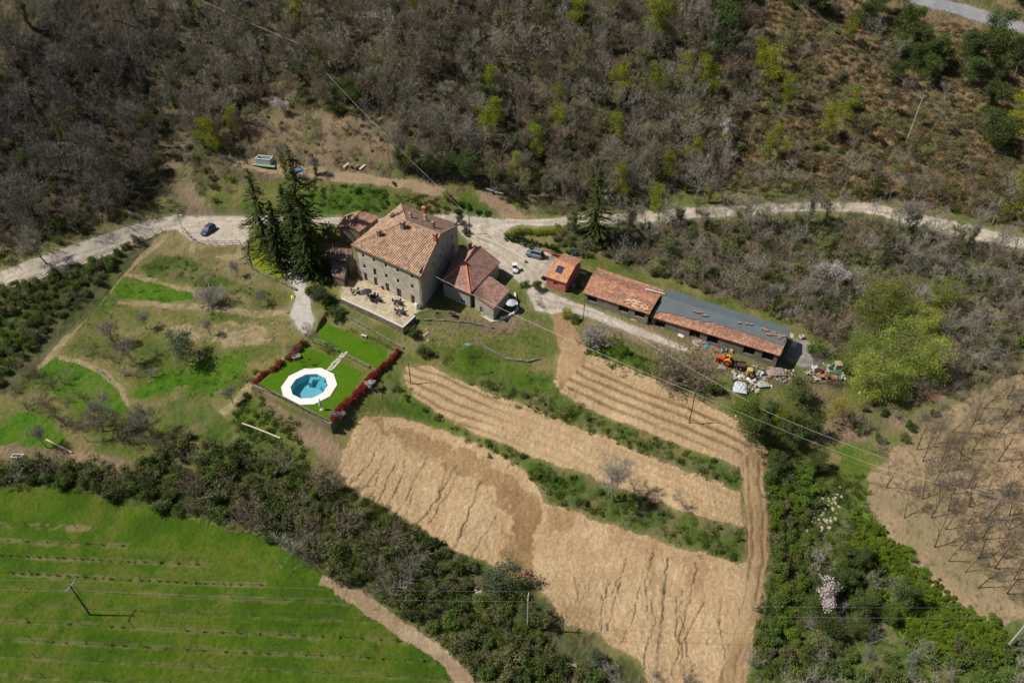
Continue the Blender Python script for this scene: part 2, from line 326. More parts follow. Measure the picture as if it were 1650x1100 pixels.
reg('ground', 'green', [(655,500),(690,494),(718,492),(738,508),(700,524),(668,520)], .5)
reg('ground', 'earth', [(725,500),(800,520),(870,515),(880,525),(800,540),(740,530),(715,515)], .6)
reg('ground', 'bright', [(690,556),(760,560),(830,590),(905,608),(900,630),(970,664),(1000,680),(880,660),(780,622),(715,590)], 1)
reg('ground', 'bright', [(930,545),(1000,560),(1100,600),(1150,640),(1080,625),(1000,590),(935,566)], 1)
reg('ground', 'green', [(600,610),(650,598),(700,640),(760,680),(860,730),(960,765),(1100,820),(1200,850),(1198,912),(1060,872),(930,835),(880,815),(850,780),(760,715),(640,672)], .8)
reg('ground', 'bright', [(640,625),(680,640),(760,700),(900,760),(1000,800),(900,790),(830,745),(740,705),(650,660)], 1.2)
reg('ground', 'green', [(720,605),(820,645),(900,675),(1000,715),(1100,755),(1190,790),(1195,755),(1100,740),(1000,690),(900,640),(800,600)], .8)
reg('ground', 'scrub', [(450,735),(600,790),(760,900),(860,960),(1000,1060),(1080,1110),(900,1180),(740,1150),(560,960),(420,860),(200,815),(-100,790),(-100,745),(230,765),(380,740)], 2)
reg('ground', 'green', [(1228,700),(1300,740),(1400,760),(1400,810),(1470,900),(1600,1000),(1700,1020),(1700,1180),(1180,1180),(1230,1000),(1240,800)], 1)
reg('ground', 'ivy', [(1385,820),(1420,850),(1490,920),(1560,985),(1620,1030),(1600,1080),(1480,1060),(1410,960),(1380,880)], 1.5)
reg('ground', 'bright', [(1345,730),(1390,700),(1408,760),(1400,830),(1370,800)], 1.5)
reg('ground', 'earth', [(1290,700),(1340,660),(1420,650),(1470,665),(1450,700),(1380,710),(1340,720)], 1.5)
reg('ground', 'earth', [(930,500),(1060,525),(1180,560),(1290,600),(1370,615),(1340,650),(1260,630),(1120,590),(1000,545)], 1.2)
reg('ground', 'scrub2', [(905,368),(1000,362),(1200,354),(1400,348),(1520,382),(1680,410),(1680,600),(1560,640),(1500,640),(1380,560),(1300,520),(1075,450),(980,420),(900,402)], 2)
reg('ground', 'redleaf', [(1470,635),(1500,612),(1545,598),(1565,606),(1540,625),(1490,645)], .8)
# things with a name of their own
reg('vineyard_field', 'vine', [(-110,785),(0,783),(100,786),(200,806),(300,836),(400,862),(470,890),(520,925),(545,942),(620,990),(690,1035),(730,1075),(760,1120),(770,1200),(-160,1200)], .7)
reg('dirt_path', 'path', [(520,925),(550,940),(600,965),(650,1000),(700,1030),(735,1062),(775,1110),(800,1180),(770,1180),(745,1110),(715,1072),(660,1035),(610,1000),(550,962),(515,938)], .4)
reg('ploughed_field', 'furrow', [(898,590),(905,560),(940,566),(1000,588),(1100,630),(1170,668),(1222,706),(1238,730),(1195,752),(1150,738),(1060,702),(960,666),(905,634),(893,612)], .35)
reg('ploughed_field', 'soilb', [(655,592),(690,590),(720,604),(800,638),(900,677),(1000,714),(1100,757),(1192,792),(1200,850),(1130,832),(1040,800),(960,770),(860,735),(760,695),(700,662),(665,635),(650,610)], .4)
reg('ploughed_field', 'soilc', [(590,668),(640,671),(700,688),(760,710),(830,748),(866,785),(882,812),(930,826),(1000,850),(1060,870),(1130,893),(1190,910),(1225,905),(1205,1000),(1185,1110),(1180,1190),(1080,1190),(1030,1062),(960,1020),(905,1000),(870,945),(790,908),(720,880),(650,832),(590,802),(548,765),(552,722)], .5)
reg('bare_field', 'drysoil', [(1402,775),(1440,722),(1480,682),(1540,652),(1600,620),(1650,595),(1760,560),(1900,700),(1760,980),(1610,1010),(1545,982),(1480,925),(1430,862),(1394,812)], .8)
reg('tractor_track', 'track', [(1192,740),(1215,722),(1242,735),(1238,800),(1240,900),(1228,980),(1208,1060),(1195,1130),(1150,1130),(1170,1060),(1195,980),(1205,900),(1200,820)], .3)
reg('tractor_track', 'track', [(888,500),(915,498),(925,530),(945,560),(945,585),(905,625),(897,600),(905,575),(895,545)], .4)
reg('dirt_track', 'path', [(368,250),(430,262),(560,276),(640,287),(710,300),(740,322),(700,314),(640,302),(560,293),(480,286),(430,278),(365,264)], .6)
reg('dirt_track', 'path', [(765,308),(800,314),(830,335),(850,352),(812,356),(800,340),(775,325)], .5)
reg('gravel_road', 'gravel', [(-120,482),(0,438),(90,405),(150,384),(230,357),(300,348),(398,349),(470,352),(560,352),(600,352),(740,345),(800,353),(905,351),(1000,344),(1100,336),(1200,331),(1330,325),(1400,327),(1450,338),(1520,353),(1600,373),(1750,405),(1750,424),(1650,401),(1590,390),(1500,374),(1440,354),(1390,341),(1320,339),(1200,347),(1100,353),(1000,358),(905,364),(840,362),(820,368),(812,378),(838,394),(870,404),(897,414),(885,440),(876,466),(905,480),(935,490),(1000,516),(1050,536),(1110,562),(1104,566),(1040,545),(960,515),(915,501),(888,505),(862,500),(848,465),(800,425),(760,392),(735,366),(560,362),(500,360),(470,362),(402,362),(400,394),(330,395),(308,388),(284,369),(262,372),(150,420),(60,452),(0,470),(-120,520)], .25)
reg('asphalt_road', 'asphalt', [(1440,-20),(1500,-8),(1560,9),(1650,38),(1760,75),(1760,92),(1650,53),(1600,41),(1530,19),(1440,-6)], .15)
reg('footpath', 'gravel2', [(449,420),(474,414),(487,438),(496,468),(505,515),(500,540),(489,536),(480,528),(467,508),(477,480),(467,447),(452,432)], .15)
reg('lawn', 'lawn', [(526,520),(626,566),(620,584),(608,591),(598,588),(508,544),(516,526)], .12)
reg('lawn', 'lawn', [(490,556),(540,579),(548,584),(586,601),(560,645),(531,679),(470,653),(411,624),(440,598),(480,565)], .12)
reg('stone_terrace', 'paving', [(549,482),(553,460),(575,449),(690,494),(668,507),(649,524)], .02)
reg('concrete_slab', 'concrete', [(1262,575),(1278,545),(1300,548),(1330,575),(1318,592),(1290,590)], .15)

def lerp(a, b, t): return np.asarray(a, float)[None] * (1 - t[:, None]) + np.asarray(b, float)[None] * t[:, None]
def sst(x, a, b): t = np.clip((x - a) / (b - a), 0, 1); return t * t * (3 - 2 * t)
def pick(X, Y, cols, sc, s, k=2.2):
    f = np.clip((fbm(X, Y, sc, 5, s) - .5) * k + .5, 0, .9999) * (len(cols) - 1); c = np.array(cols, float); i = f.astype(int); t = (f - i)[:, None]
    return c[i] * (1 - t) + c[i + 1] * t
def speck(X, Y, c, col, dens, size, s):
    m = vn(X / size, Y / size, s) > 1 - dens; c[m] = c[m] * .35 + np.array(col) * .65; return c
GREEN = (.055, .13, .012); DRY = (.21, .17, .075); OLIVE = (.12, .135, .03)
def cover(kind, X, Y, dh):
    """albedo of a kind of ground; dh receives small height changes"""
    n1 = fbm(X, Y, 1.3, 4, 3); n2 = fbm(X, Y, 0.5, 3, 9)
    if kind == 'meadow':
        c = pick(X, Y, [(.080, .112, .020), OLIVE, (.155, .150, .050), DRY, (.115, .130, .032), (.095, .12, .024)], 9, 11, 2.6); c = speck(X, Y, c, (.07, .10, .02), .22, .5, 1); c = speck(X, Y, c, (.27, .21, .11), .15, .6, 2); dh += (n2 - .5) * .25
    elif kind == 'bank':
        c = pick(X, Y, [(.045, .095, .012), (.06, .115, .015), (.11, .12, .035), (.15, .13, .055)], 7, 12, 2.4); dh += (n1 - .5) * .8
    elif kind == 'green':
        c = pick(X, Y, [(.05, .085, .015), (.075, .115, .02), (.11, .125, .038), (.15, .13, .06), (.065, .10, .02)], 5, 13, 2.8); dh += (n1 - .5) * .7
    elif kind == 'bright':
        c = pick(X, Y, [(.050, .090, .010), (.066, .118, .012), (.088, .130, .017), (.11, .125, .032)], 4, 14, 2.4); c = speck(X, Y, c, (.03, .08, .008), .25, .45, 5); dh += (n1 - .5) * .5
    elif kind == 'strip': c = pick(X, Y, [(.30, .23, .13), (.24, .19, .10), (.33, .26, .155), (.19, .165, .07)], 3, 39, 2.4); dh += (n2 - .5) * .2
    elif kind == 'lush':
        c = pick(X, Y, [(.050, .115, .008), (.062, .145, .010), (.080, .15, .012), (.10, .14, .025)], 3, 14, 2.0); c = speck(X, Y, c, (.035, .075, .008), .2, .4, 5); dh += (n1 - .5) * .4
    elif kind == 'ivy':
        c = pick(X, Y, [(.05, .10, .008), (.075, .145, .010), (.095, .165, .012)], 2.5, 15, 2.4); dh += (n1 - .5) * 1.6 + (n2 - .5) * .6
    elif kind == 'yellowgreen': c = pick(X, Y, [(.15, .17, .012), (.20, .21, .018), (.12, .16, .014)], 3, 16)
    elif kind == 'drybank':
        c = pick(X, Y, [(.11, .12, .03), (.19, .155, .075), (.24, .19, .10), (.15, .14, .05)], 5, 17, 2.5); c = speck(X, Y, c, (.09, .08, .035), .2, .6, 6); dh += (n2 - .5) * .3
    elif kind == 'lawn':
        c = pick(X, Y, [(.058, .135, .005), (.070, .155, .006), (.080, .155, .008)], 3, 18, 1.6); dh += (n2 - .5) * .05
    elif kind == 'vine':
        c = pick(X, Y, [(.044, .086, .006), (.055, .106, .007), (.078, .120, .010), (.096, .120, .018), (.050, .098, .006)], 7, 19, 2.6)
        c = speck(X, Y, c, (.040, .085, .006), .2, .35, 7); dh += (n2 - .5) * .18
    elif kind in ('soilb', 'soilc', 'furrow'):
        a = [(.50, .362, .208), (.45, .318, .178), (.405, .278, .152), (.475, .342, .192)]
        c = pick(X, Y, a, 5, 20, 1.6); n4 = vn(X / .33, Y / .33, 61); dh += (n1 - .5) * .16 + (n2 - .5) * .16 + (n4 - .5) * .10
        c = c * (0.82 + .22 * n2 + .14 * n4)[:, None]; c = speck(X, Y, c, (.56, .43, .28), .10, .4, 62); c = speck(X, Y, c, (.30, .20, .12), .07, .4, 63)
    elif kind == 'drysoil':
        c = pick(X, Y, [(.36, .26, .15), (.31, .225, .13), (.25, .19, .11), (.21, .17, .09)], 10, 21, 2.2); c = speck(X, Y, c, (.13, .12, .05), .22, .7, 9); dh += (n2 - .5) * .3
    elif kind == 'track': c = pick(X, Y, [(.40, .28, .15), (.33, .22, .115), (.29, .19, .10)], 4, 22, 2.4); dh += (n2 - .5) * .2
    elif kind == 'path': c = pick(X, Y, [(.34, .24, .15), (.28, .20, .125), (.38, .28, .18)], 4, 23, 2.4); c = speck(X, Y, c, (.14, .15, .05), .15, .8, 10); dh += (n2 - .5) * .15
    elif kind == 'gravel':
        c = pick(X, Y, [(.43, .375, .305), (.50, .44, .365), (.37, .315, .25), (.46, .405, .335)], 4.5, 24, 2.6); c = speck(X, Y, c, (.25, .21, .16), .12, .5, 11); c = speck(X, Y, c, (.22, .19, .12), .06, 1.2, 31); dh += (n2 - .5) * .08
        # wheel marks along the road
        r = np.abs(fbm(X, Y, 3, 2, 60) - .5); c = c * (1 + .0 * r)[:, None]
    elif kind == 'gravel2': c = pick(X, Y, [(.40, .37, .33), (.46, .43, .38), (.35, .32, .28)], 1.5, 25)
    elif kind == 'scrub2':
        c = pick(X, Y, [(.09, .10, .03), (.14, .115, .06), (.19, .145, .09), (.10, .095, .04), (.075, .10, .025)], 7, 38, 3); c = speck(X, Y, c, (.24, .19, .12), .15, .6, 13); c = speck(X, Y, c, (.05, .06, .02), .25, .9, 14); dh += (n1 - .5) * 1.0
    elif kind == 'redleaf': c = pick(X, Y, [(.26, .12, .085), (.20, .10, .07), (.30, .16, .11)], 2, 36); dh += (n2 - .5) * .4
    elif kind == 'asphalt': c = pick(X, Y, [(.30, .30, .30), (.24, .24, .245), (.34, .335, .33)], 3, 26)
    elif kind == 'paving':
        c = pick(X, Y, [(.42, .345, .23), (.50, .42, .29), (.36, .29, .19)], 1.1, 27, 2.4)
        q = _h(np.floor(X / .8 + .5 * np.floor(Y / .6)), np.floor(Y / .6), 3); c = c * (.82 + .36 * q)[:, None]
    elif kind == 'concrete': c = pick(X, Y, [(.26, .24, .22), (.33, .30, .27), (.20, .18, .16)], 3, 28)
    elif kind == 'earth':
        c = pick(X, Y, [(.27, .19, .12), (.21, .155, .10), (.17, .13, .075), (.13, .13, .05)], 4, 29, 2.6); c = speck(X, Y, c, (.10, .09, .045), .2, .8, 12); dh += (n2 - .5) * .4
    elif kind == 'bracken':
        c = pick(X, Y, [(.10, .09, .035), (.17, .125, .07), (.22, .15, .085), (.12, .11, .04), (.08, .10, .025)], 9, 30, 3); c = speck(X, Y, c, (.26, .20, .13), .18, .6, 13); c = speck(X, Y, c, (.05, .06, .02), .25, .9, 14); dh += (n1 - .5) * 1.1 + (n2 - .5) * .5
    elif kind == 'scrub':
        c = pick(X, Y, [(.05, .075, .02), (.08, .085, .035), (.11, .095, .05), (.06, .095, .02)], 6, 31, 2.8); dh += (n1 - .5) * .9
    elif kind == 'shaded_litter':  # darker copy of the litter; the left wood's shade is in its colour
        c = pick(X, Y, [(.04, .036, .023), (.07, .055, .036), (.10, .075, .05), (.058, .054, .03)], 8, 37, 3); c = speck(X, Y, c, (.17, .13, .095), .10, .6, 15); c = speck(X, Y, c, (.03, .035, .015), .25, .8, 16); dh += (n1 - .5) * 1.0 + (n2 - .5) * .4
    else:   # litter under the wood
        c = pick(X, Y, [(.07, .06, .033), (.125, .10, .058), (.175, .14, .085), (.10, .09, .042), (.07, .08, .028)], 10, 32, 3); c = speck(X, Y, c, (.22, .18, .115), .13, .6, 15); c = speck(X, Y, c, (.04, .045, .018), .25, .8, 16); dh += (n1 - .5) * 1.0 + (n2 - .5) * .4
    return c

def build_ground():
    # rows: spacing grows with distance
    ys = [36.0]
    while ys[-1] < 245: ys.append(ys[-1] + 0.17 + (ys[-1] - 36) * 0.0011)
    ys = np.array([-200, -60, 0, 18, 28] + ys + [248, 253, 262, 280, 320, 400, 600])
    nx = 1400; u = np.linspace(-1, 1, nx); ext = np.array([1.12, 1.3, 1.8, 3, 6])
    u = np.concatenate([-ext[::-1], u, ext])
    dep = np.clip(ys, 30, 260) * CT + (CAM_H + 8 - np.clip((ys - 150) * .4, 0, 45)) * ST
    half = np.interp(ys, [30, 120, 250], [92, 125, 168])
    X = (u[None] * half[:, None]); Y = np.repeat(ys[:, None], len(u), 1)
    X = X.ravel(); Y = Y.ravel(); Z = hf(X, Y)
    n = len(X); nj, ni = len(ys), len(u)
    ex = (fbm(X, Y, 2.2, 4, 70) - .5) * 2; ey = (fbm(X, Y, 2.2, 4, 90) - .5) * 2
    cls = np.full(n, -1); inner = (Y > 20) & (Y < 262)
    for k, (nm, cv, poly, e) in enumerate(REG):
        p = np.array(poly); m = np.where(inner & (X > p[:, 0].min() - e) & (X < p[:, 0].max() + e) & (Y > p[:, 1].min() - e) & (Y < p[:, 1].max() + e))[0]
        if len(m) == 0: continue
        ins = inside(poly, X[m] + ex[m] * e * 1.6, Y[m] + ey[m] * e * 1.6); cls[m[ins]] = k
    C = np.zeros((n, 3)); DH = np.zeros(n)
    kinds = np.array([r[1] for r in REG] + ['meadow']); kk = kinds[cls]
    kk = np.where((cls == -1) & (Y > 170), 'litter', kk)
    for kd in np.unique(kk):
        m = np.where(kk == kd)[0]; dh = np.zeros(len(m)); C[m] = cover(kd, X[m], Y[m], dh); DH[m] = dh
    # small scale blending of the wild covers so that they run into each other
    wild = np.isin(kk, ['meadow', 'bank', 'green', 'bright', 'drybank', 'earth', 'bracken', 'scrub', 'litter', 'ivy', 'shaded_litter', 'redleaf', 'scrub2'])
    C2 = C.reshape(nj, ni, 3).copy(); w3 = wild.reshape(nj, ni)
    for it in range(3):
        for ax, sh in ((0, 2), (1, 3)):
            C2 = (C2 + np.roll(C2, sh, ax) + np.roll(C2, -sh, ax)) / 3
    hi = C.reshape(nj, ni, 3); mixd = np.where(w3[..., None], C2 * .55 + hi * .45, hi); C = mixd.reshape(-1, 3)
    def lines(kd, ids):  # helper to get indices of a cover
        return np.where(kk == kd)[0]
    # furrows of the upper field
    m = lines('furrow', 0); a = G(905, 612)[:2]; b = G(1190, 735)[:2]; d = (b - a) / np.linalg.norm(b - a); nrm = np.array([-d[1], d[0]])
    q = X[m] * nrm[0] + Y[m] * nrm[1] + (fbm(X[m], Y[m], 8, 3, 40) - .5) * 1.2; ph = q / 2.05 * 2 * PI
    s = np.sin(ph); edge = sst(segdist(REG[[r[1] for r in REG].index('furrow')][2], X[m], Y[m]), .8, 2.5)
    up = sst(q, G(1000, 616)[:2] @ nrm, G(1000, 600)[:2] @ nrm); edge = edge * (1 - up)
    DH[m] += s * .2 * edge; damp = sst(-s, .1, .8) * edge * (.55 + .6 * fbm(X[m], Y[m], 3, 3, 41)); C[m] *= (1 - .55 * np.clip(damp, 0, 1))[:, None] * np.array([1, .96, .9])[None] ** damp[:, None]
    # damp furrow on the middle strip
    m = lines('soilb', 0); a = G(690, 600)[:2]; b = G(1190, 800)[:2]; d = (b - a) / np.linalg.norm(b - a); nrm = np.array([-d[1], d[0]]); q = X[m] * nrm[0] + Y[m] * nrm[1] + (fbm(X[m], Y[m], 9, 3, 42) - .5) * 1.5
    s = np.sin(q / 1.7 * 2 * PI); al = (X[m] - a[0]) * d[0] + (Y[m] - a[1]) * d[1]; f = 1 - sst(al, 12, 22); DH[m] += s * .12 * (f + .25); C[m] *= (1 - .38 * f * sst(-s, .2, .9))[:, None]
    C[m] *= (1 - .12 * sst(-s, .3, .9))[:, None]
    # dark damp stains on the big field
    m = lines('soilc', 0); x, y = X[m], Y[m]; damp = np.zeros(len(m)); wx = x + (fbm(x, y, 3, 4, 43) - .5) * 5; wy = y + (fbm(x, y, 3, 4, 44) - .5) * 5
    for poly, st in [([(600,672),(680,696),(760,732),(820,760),(868,796),(862,835),(830,835),(795,788),(740,762),(680,722),(612,686)], .75), ([(815,790),(868,800),(866,860),(862,930),(835,925),(822,870)], 1),
                     ([(800,860),(830,870),(835,905),(815,900)], .8), ([(1050,872),(1075,880),(1060,920),(1052,960),(1045,910)], .6), ([(1115,890),(1135,900),(1130,950),(1120,940)], .5),
                     ([(880,815),(935,825),(910,850),(885,858)], .6), ([(890,975),(960,990),(1010,1030),(980,1035),(900,1000)], .4), ([(640,700),(680,712),(700,745),(660,730)], .4), ([(980,845),(1100,880),(1200,915),(1100,905),(980,862)], .35)]:
        wp = [p[:2] for p in GG(poly)]; dd = segdist(wp, wx, wy); ins = inside(wp, wx, wy); damp = np.maximum(damp, st * np.where(ins, 1, 1 - sst(dd, 0, .5)))
    C[m] = C[m] * (1 - damp[:, None]) + C[m] * np.array([.62, .56, .48])[None] * damp[:, None]
    # pale crests between the cracks
    # cracks and rills running down the slope
    top = GG([(t, 0) for t in ()]) if False else None
    cr = random.Random(5); segs = []
    def crack(px, py, L, w, dirx=-.35):
        p = [(px, py)]; a = dirx
        while len(p) < L:
            a += cr.uniform(-.35, .35); a = a * .75 + dirx * .25; p.append((p[-1][0] + a * 7 + cr.uniform(-1.5, 1.5), p[-1][1] + 7)); 
        segs.append((p, w))
    for px, py, L, w in [(655,740,12,.10),(690,735,15,.13),(640,745,10,.1),(735,750,16,.15),(742,760,13,.10),(775,775,18,.16),(800,830,10,.09),(720,745,10,.08),(620,735,12,.1),(605,730,8,.08),(668,790,8,.07),(760,830,9,.07),(610,760,6,.07)]: crack(px, py, L, w, -.55)
    for px, py, L, w in [(1055,880,16,.12),(1076,900,25,.24),(1052,960,18,.14),(1122,905,20,.12),(1100,950,18,.1),(1000,930,13,.09),(985,935,14,.09),(1030,945,14,.09),(970,955,9,.08),(1140,950,18,.1),(1010,900,10,.07),(1165,960,16,.1),(950,930,8,.07),(1090,960,20,.08),(1065,1010,12,.07),(925,930,7,.06)]: crack(px, py, L, w, -.08)
    base = np.stack([x, y], 1); cd_ = np.full(len(m), 9.0)
    for p, w in segs:
        wp = GG(p)[:, :2]; b0, b1 = wp.min(0) - 1, wp.max(0) + 1; k = np.where((x > b0[0]) & (x < b1[0]) & (y > b0[1]) & (y < b1[1]))[0]
        if len(k): 
            dd = segdist([tuple(t) for t in wp], x[k] + (fbm(x[k], y[k], .8, 3, 47) - .5) * .8, y[k], False); cd_[k] = np.minimum(cd_[k], dd / (w * .6))
    f = 1 - sst(cd_, .7, 1.7); f = f * (.45 + .55 * sst(fbm(x, y, 2.5, 3, 54), .3, .6)); DH[m] -= f * .14; C[m] *= (1 - .74 * f)[:, None]; f2 = 1 - sst(cd_, 1.5, 7); C[m] *= (1 - .10 * f2)[:, None]
    # fine ripples across the slope of the big field
    q = y * .9 + x * .42 + (fbm(x, y, 6, 3, 48) - .5) * 2; DH[m] += np.sin(q / 1.0 * 2 * PI) * .03; rid = np.sin((x * .9 - y * .12 + (fbm(x, y, 5, 3, 49) - .5) * 3) / 1.6 * 2 * PI); DH[m] += rid * .012
    # ruts of the tractor track
    m = lines('track', 0); tp = GG([(1215,722),(1220,800),(1222,900),(1205,985),(1180,1060),(1170,1130)])[:, :2]; dd = segdist([tuple(t) for t in tp], X[m] + (fbm(X[m], Y[m], 4, 3, 50) - .5) * 1.2, Y[m], False)
    f = np.exp(-((dd - .9) / .28) ** 2) + .8 * np.exp(-((dd - 1.9) / .2) ** 2); f = f * (.35 + .65 * sst(fbm(X[m], Y[m], 5, 3, 53), .35, .65)); DH[m] -= f * .14; C[m] *= (1 - .22 * f)[:, None]
    # wheel marks on the gravel
    m = lines('gravel', 0)
    for pts in ([(0,455),(150,402),(250,368),(330,356),(398,356),(560,357),(740,357),(830,358),(905,358),(1000,352),(1100,346),(1200,341),(1330,334),(1400,337),(1450,349),(1520,365),(1650,396)], [(830,358),(775,366),(800,395),(860,440),(868,480),(890,520),(905,560)], [(868,480),(930,495),(1050,535),(1130,572)]):
        tp = GG(pts)[:, :2]; dd = segdist([tuple(t) for t in tp], X[m], Y[m], False); f = np.exp(-((dd - .85) / .3) ** 2); g = np.exp(-(dd / .35) ** 2); C[m] *= (1 + .13 * f - .10 * g)[:, None]; 
    # worn strips in the vineyard
    m = lines('vine', 0)
    for a_, b_, w, st in VROWS:
        tp = GG([(a_[0] + (b_[0] - a_[0]) * t, a_[1] + (b_[1] - a_[1]) * t) for t in np.linspace(0, 1, 8)])[:, :2]; dd = segdist([tuple(t) for t in tp], X[m], Y[m] + (fbm(X[m], Y[m], 2, 3, 51) - .5) * .8, False)
        f = (1 - sst(dd, w * .4, w * 1.3)) * st * sst(fbm(X[m], Y[m], 1.6, 3, 52), .3, .6); C[m] = C[m] * (1 - f[:, None]) + np.array([.20, .17, .08])[None] * f[:, None]
    Z = Z + np.where(inner, DH, 0)
    # the pool shell sits in a hole below the lawn
    pm = inside(POOL_HOLE, X, Y); Z = np.where(pm, POOL_Z - 2.2, Z)
    # faces by object
    idx = np.arange(n).reshape(nj, ni); F = np.stack([idx[:-1, :-1], idx[:-1, 1:], idx[1:, 1:], idx[1:, :-1]], -1).reshape(-1, 4)
    names = np.array([r[0] for r in REG] + ['ground']); fn = names[cls[F[:, 0]]]
    M = ground_mat(); V = np.stack([X, Y, Z], 1)
    for nm in sorted(set(fn.tolist())):
        ff = F[fn == nm]; uq, inv = np.unique(ff, return_inverse=True); me = np_mesh(nm, V[uq], inv.reshape(-1, 4), M, True)
        at = me.color_attributes.new('cover', 'FLOAT_COLOR', 'POINT'); cc = np.ones((len(uq), 4), np.float32); cc[:, :3] = np.clip(C[uq], .004, .9); at.data.foreach_set('color', cc.ravel())
        tag(link(nm, me), kind='structure')
# vineyard rows: ends in the photograph, worn width, strength
VROWS = [((-60,843),(140,851),.7,.95), ((-60,868),(210,880),.6,.6), ((-60,893),(340,910),.5,.6), ((-60,920),(425,943),.5,.6), ((-60,944),(560,972),.4,.35), ((-60,972),(610,1002),.35,.3),
         ((-60,997),(660,1034),.45,.45), ((-60,1027),(700,1066),.45,.45), ((-60,1054),(740,1096),.35,.35), ((-60,1085),(300,1106),.35,.5)]
POOL_Z = -4.0
_w1, _w2 = P(454, 621, POOL_Z), P(543, 622, POOL_Z); PC = np.array([(_w1[0] + _w2[0]) / 2, (P(497, 592, POOL_Z)[1] + P(497, 653, POOL_Z)[1]) / 2 - .1]); PR = (_w2[0] - _w1[0]) / 2
def deca(r, a0=math.radians(4)): return [(PC[0] + r * math.cos(a0 + i * PI / 5), PC[1] + r * math.sin(a0 + i * PI / 5)) for i in range(10)]
POOL_HOLE = deca(PR * .8)
build_ground()
# ------------------------------------------------------------------ building helpers
def V3(p): return np.array(p, float)
def on_plane(px, py, a, b, c):
    a, b, c = V3(a), V3(b), V3(c); n = np.cross(b - a, c - a); d = ray(px, py); o = np.array([0, 0, CAM_H]); return o + d * (n @ (a - o)) / (n @ d)
def inset(poly, d):
    p = [np.array(q[:2]) for q in poly]; n = len(p); out = []; ar = sum(p[i][0] * p[(i + 1) % n][1] - p[(i + 1) % n][0] * p[i][1] for i in range(n)); sg = 1 if ar > 0 else -1
    for i in range(n):
        a, b, c = p[i - 1], p[i], p[(i + 1) % n]; u = (b - a) / np.linalg.norm(b - a); v = (c - b) / np.linalg.norm(c - b)
        n1 = np.array([-u[1], u[0]]) * sg; n2 = np.array([-v[1], v[0]]) * sg; m = n1 + n2; m = m / (m @ n1) ; out.append(b + m * d)
    return out
def roof_mesh(planes, m, pitch=.42, arch=.075, wob=.02, seed=1, thick=.14):
    r = np.random.default_rng(seed); V = []; F = []; U = []
    for pts in planes:
        p = [V3(q) for q in pts]; e1 = (p[1] - p[0]) / np.linalg.norm(p[1] - p[0]); nn = np.cross(p[1] - p[0], p[2] - p[0]); nn /= np.linalg.norm(nn)
        if nn[2] < 0: nn = -nn
        e2 = np.cross(nn, e1)
        if e2[2] < 0: e2 = -e2
        uv = np.array([[(q - p[0]) @ e1, (q - p[0]) @ e2] for q in p]); u0, u1 = uv[:, 0].min(), uv[:, 0].max(); vmax = uv[:, 1].max()
        nu = int((u1 - u0) / pitch * 4); us = u0 + (np.arange(nu + 1)) * pitch / 4; us = np.append(us[us < u1 - .01], u1 - .001); us[0] += .001
        ns = max(2, int(vmax / .42)); base = len(V)
        for i, u in enumerate(us):
            vs = []
            for k in range(len(uv)):
                a, b = uv[k], uv[(k + 1) % len(uv)]
                if (a[0] - u) * (b[0] - u) <= 0 and abs(a[0] - b[0]) > 1e-9: vs.append(a[1] + (b[1] - a[1]) * (u - a[0]) / (b[0] - a[0]))
            lo, hi = (min(vs), max(vs)) if vs else (0, 0)
            fr = (u / pitch) % 1.0; hh = arch * math.sin(PI * fr) if arch else 0
            for j in range(ns + 1):
                v = lo + (hi - lo) * j / ns; w = wob * (float(_h(np.array([math.floor(u / pitch)]), np.array([math.floor(v / .42)]), seed)[0]) - .5) * 2
                sag = -.05 * math.sin(PI * j / ns) if wob > .03 else 0
                V.append(p[0] + e1 * u + e2 * v + nn * (hh + w + .015 + sag)); U.append((u + 50 + len(F) * 0, v + 50))
        n1 = ns + 1
        for i in range(len(us) - 1):
            for j in range(ns): a = base + i * n1 + j; F.append((a, a + n1, a + n1 + 1, a + 1))
        b0 = len(V); k = len(p)
        for q in p: V.append(q); U.append((0, 0))
        for q in p: V.append(q - np.array([0, 0, thick])); U.append((0, 0))
        F.append(tuple(b0 + i for i in range(k))); F.append(tuple(b0 + k + i for i in range(k))[::-1])
        for i in range(k): F.append((b0 + i, b0 + (i + 1) % k, b0 + k + (i + 1) % k, b0 + k + i))
    mb = MB(); mb.v = [tuple(map(float, v)) for v in V]; mb.f = F; mb.uv = U; return mb.mesh('roof', m)
def ridge_tiles(mb, a, b, r=.14, n=None):
    a, b = V3(a), V3(b); L = np.linalg.norm(b - a); n = n or max(2, int(L / .45))
    for i in range(n): mb.tube(a + (b - a) * i / n, a + (b - a) * (i + 1.02) / n, r * 1.08, r * .92, 6)
def wall(mb, A, B, z0, zt, holes=(), reveal=.28):
    A = np.array(A[:2]); B = np.array(B[:2]); L = np.linalg.norm(B - A); d = (B - A) / L; n = np.array([d[1], -d[0]])
    us = sorted(set([0, L] + [x for h in holes for x in h[:2]])); zs = sorted(set([z0, zt] + [x for h in holes for x in h[2:4]]))
    q = lambda u, z, o=0: (*(A + d * u - n * o), z)
    for i in range(len(us) - 1):
        for j in range(len(zs) - 1):
            um, zm = (us[i] + us[i + 1]) / 2, (zs[j] + zs[j + 1]) / 2
            if any(h[0] < um < h[1] and h[2] < zm < h[3] for h in holes): continue
            mb.add([q(us[i], zs[j]), q(us[i + 1], zs[j]), q(us[i + 1], zs[j + 1]), q(us[i], zs[j + 1])], [(0, 1, 2, 3)])
    for u0, u1, a, b in [h[:4] for h in holes]:
        for (s, t) in (((u0, a), (u1, a)), ((u1, a), (u1, b)), ((u1, b), (u0, b)), ((u0, b), (u0, a))):
            mb.add([q(*s), q(*t), q(*t, reveal), q(*s, reveal)], [(0, 1, 2, 3)])
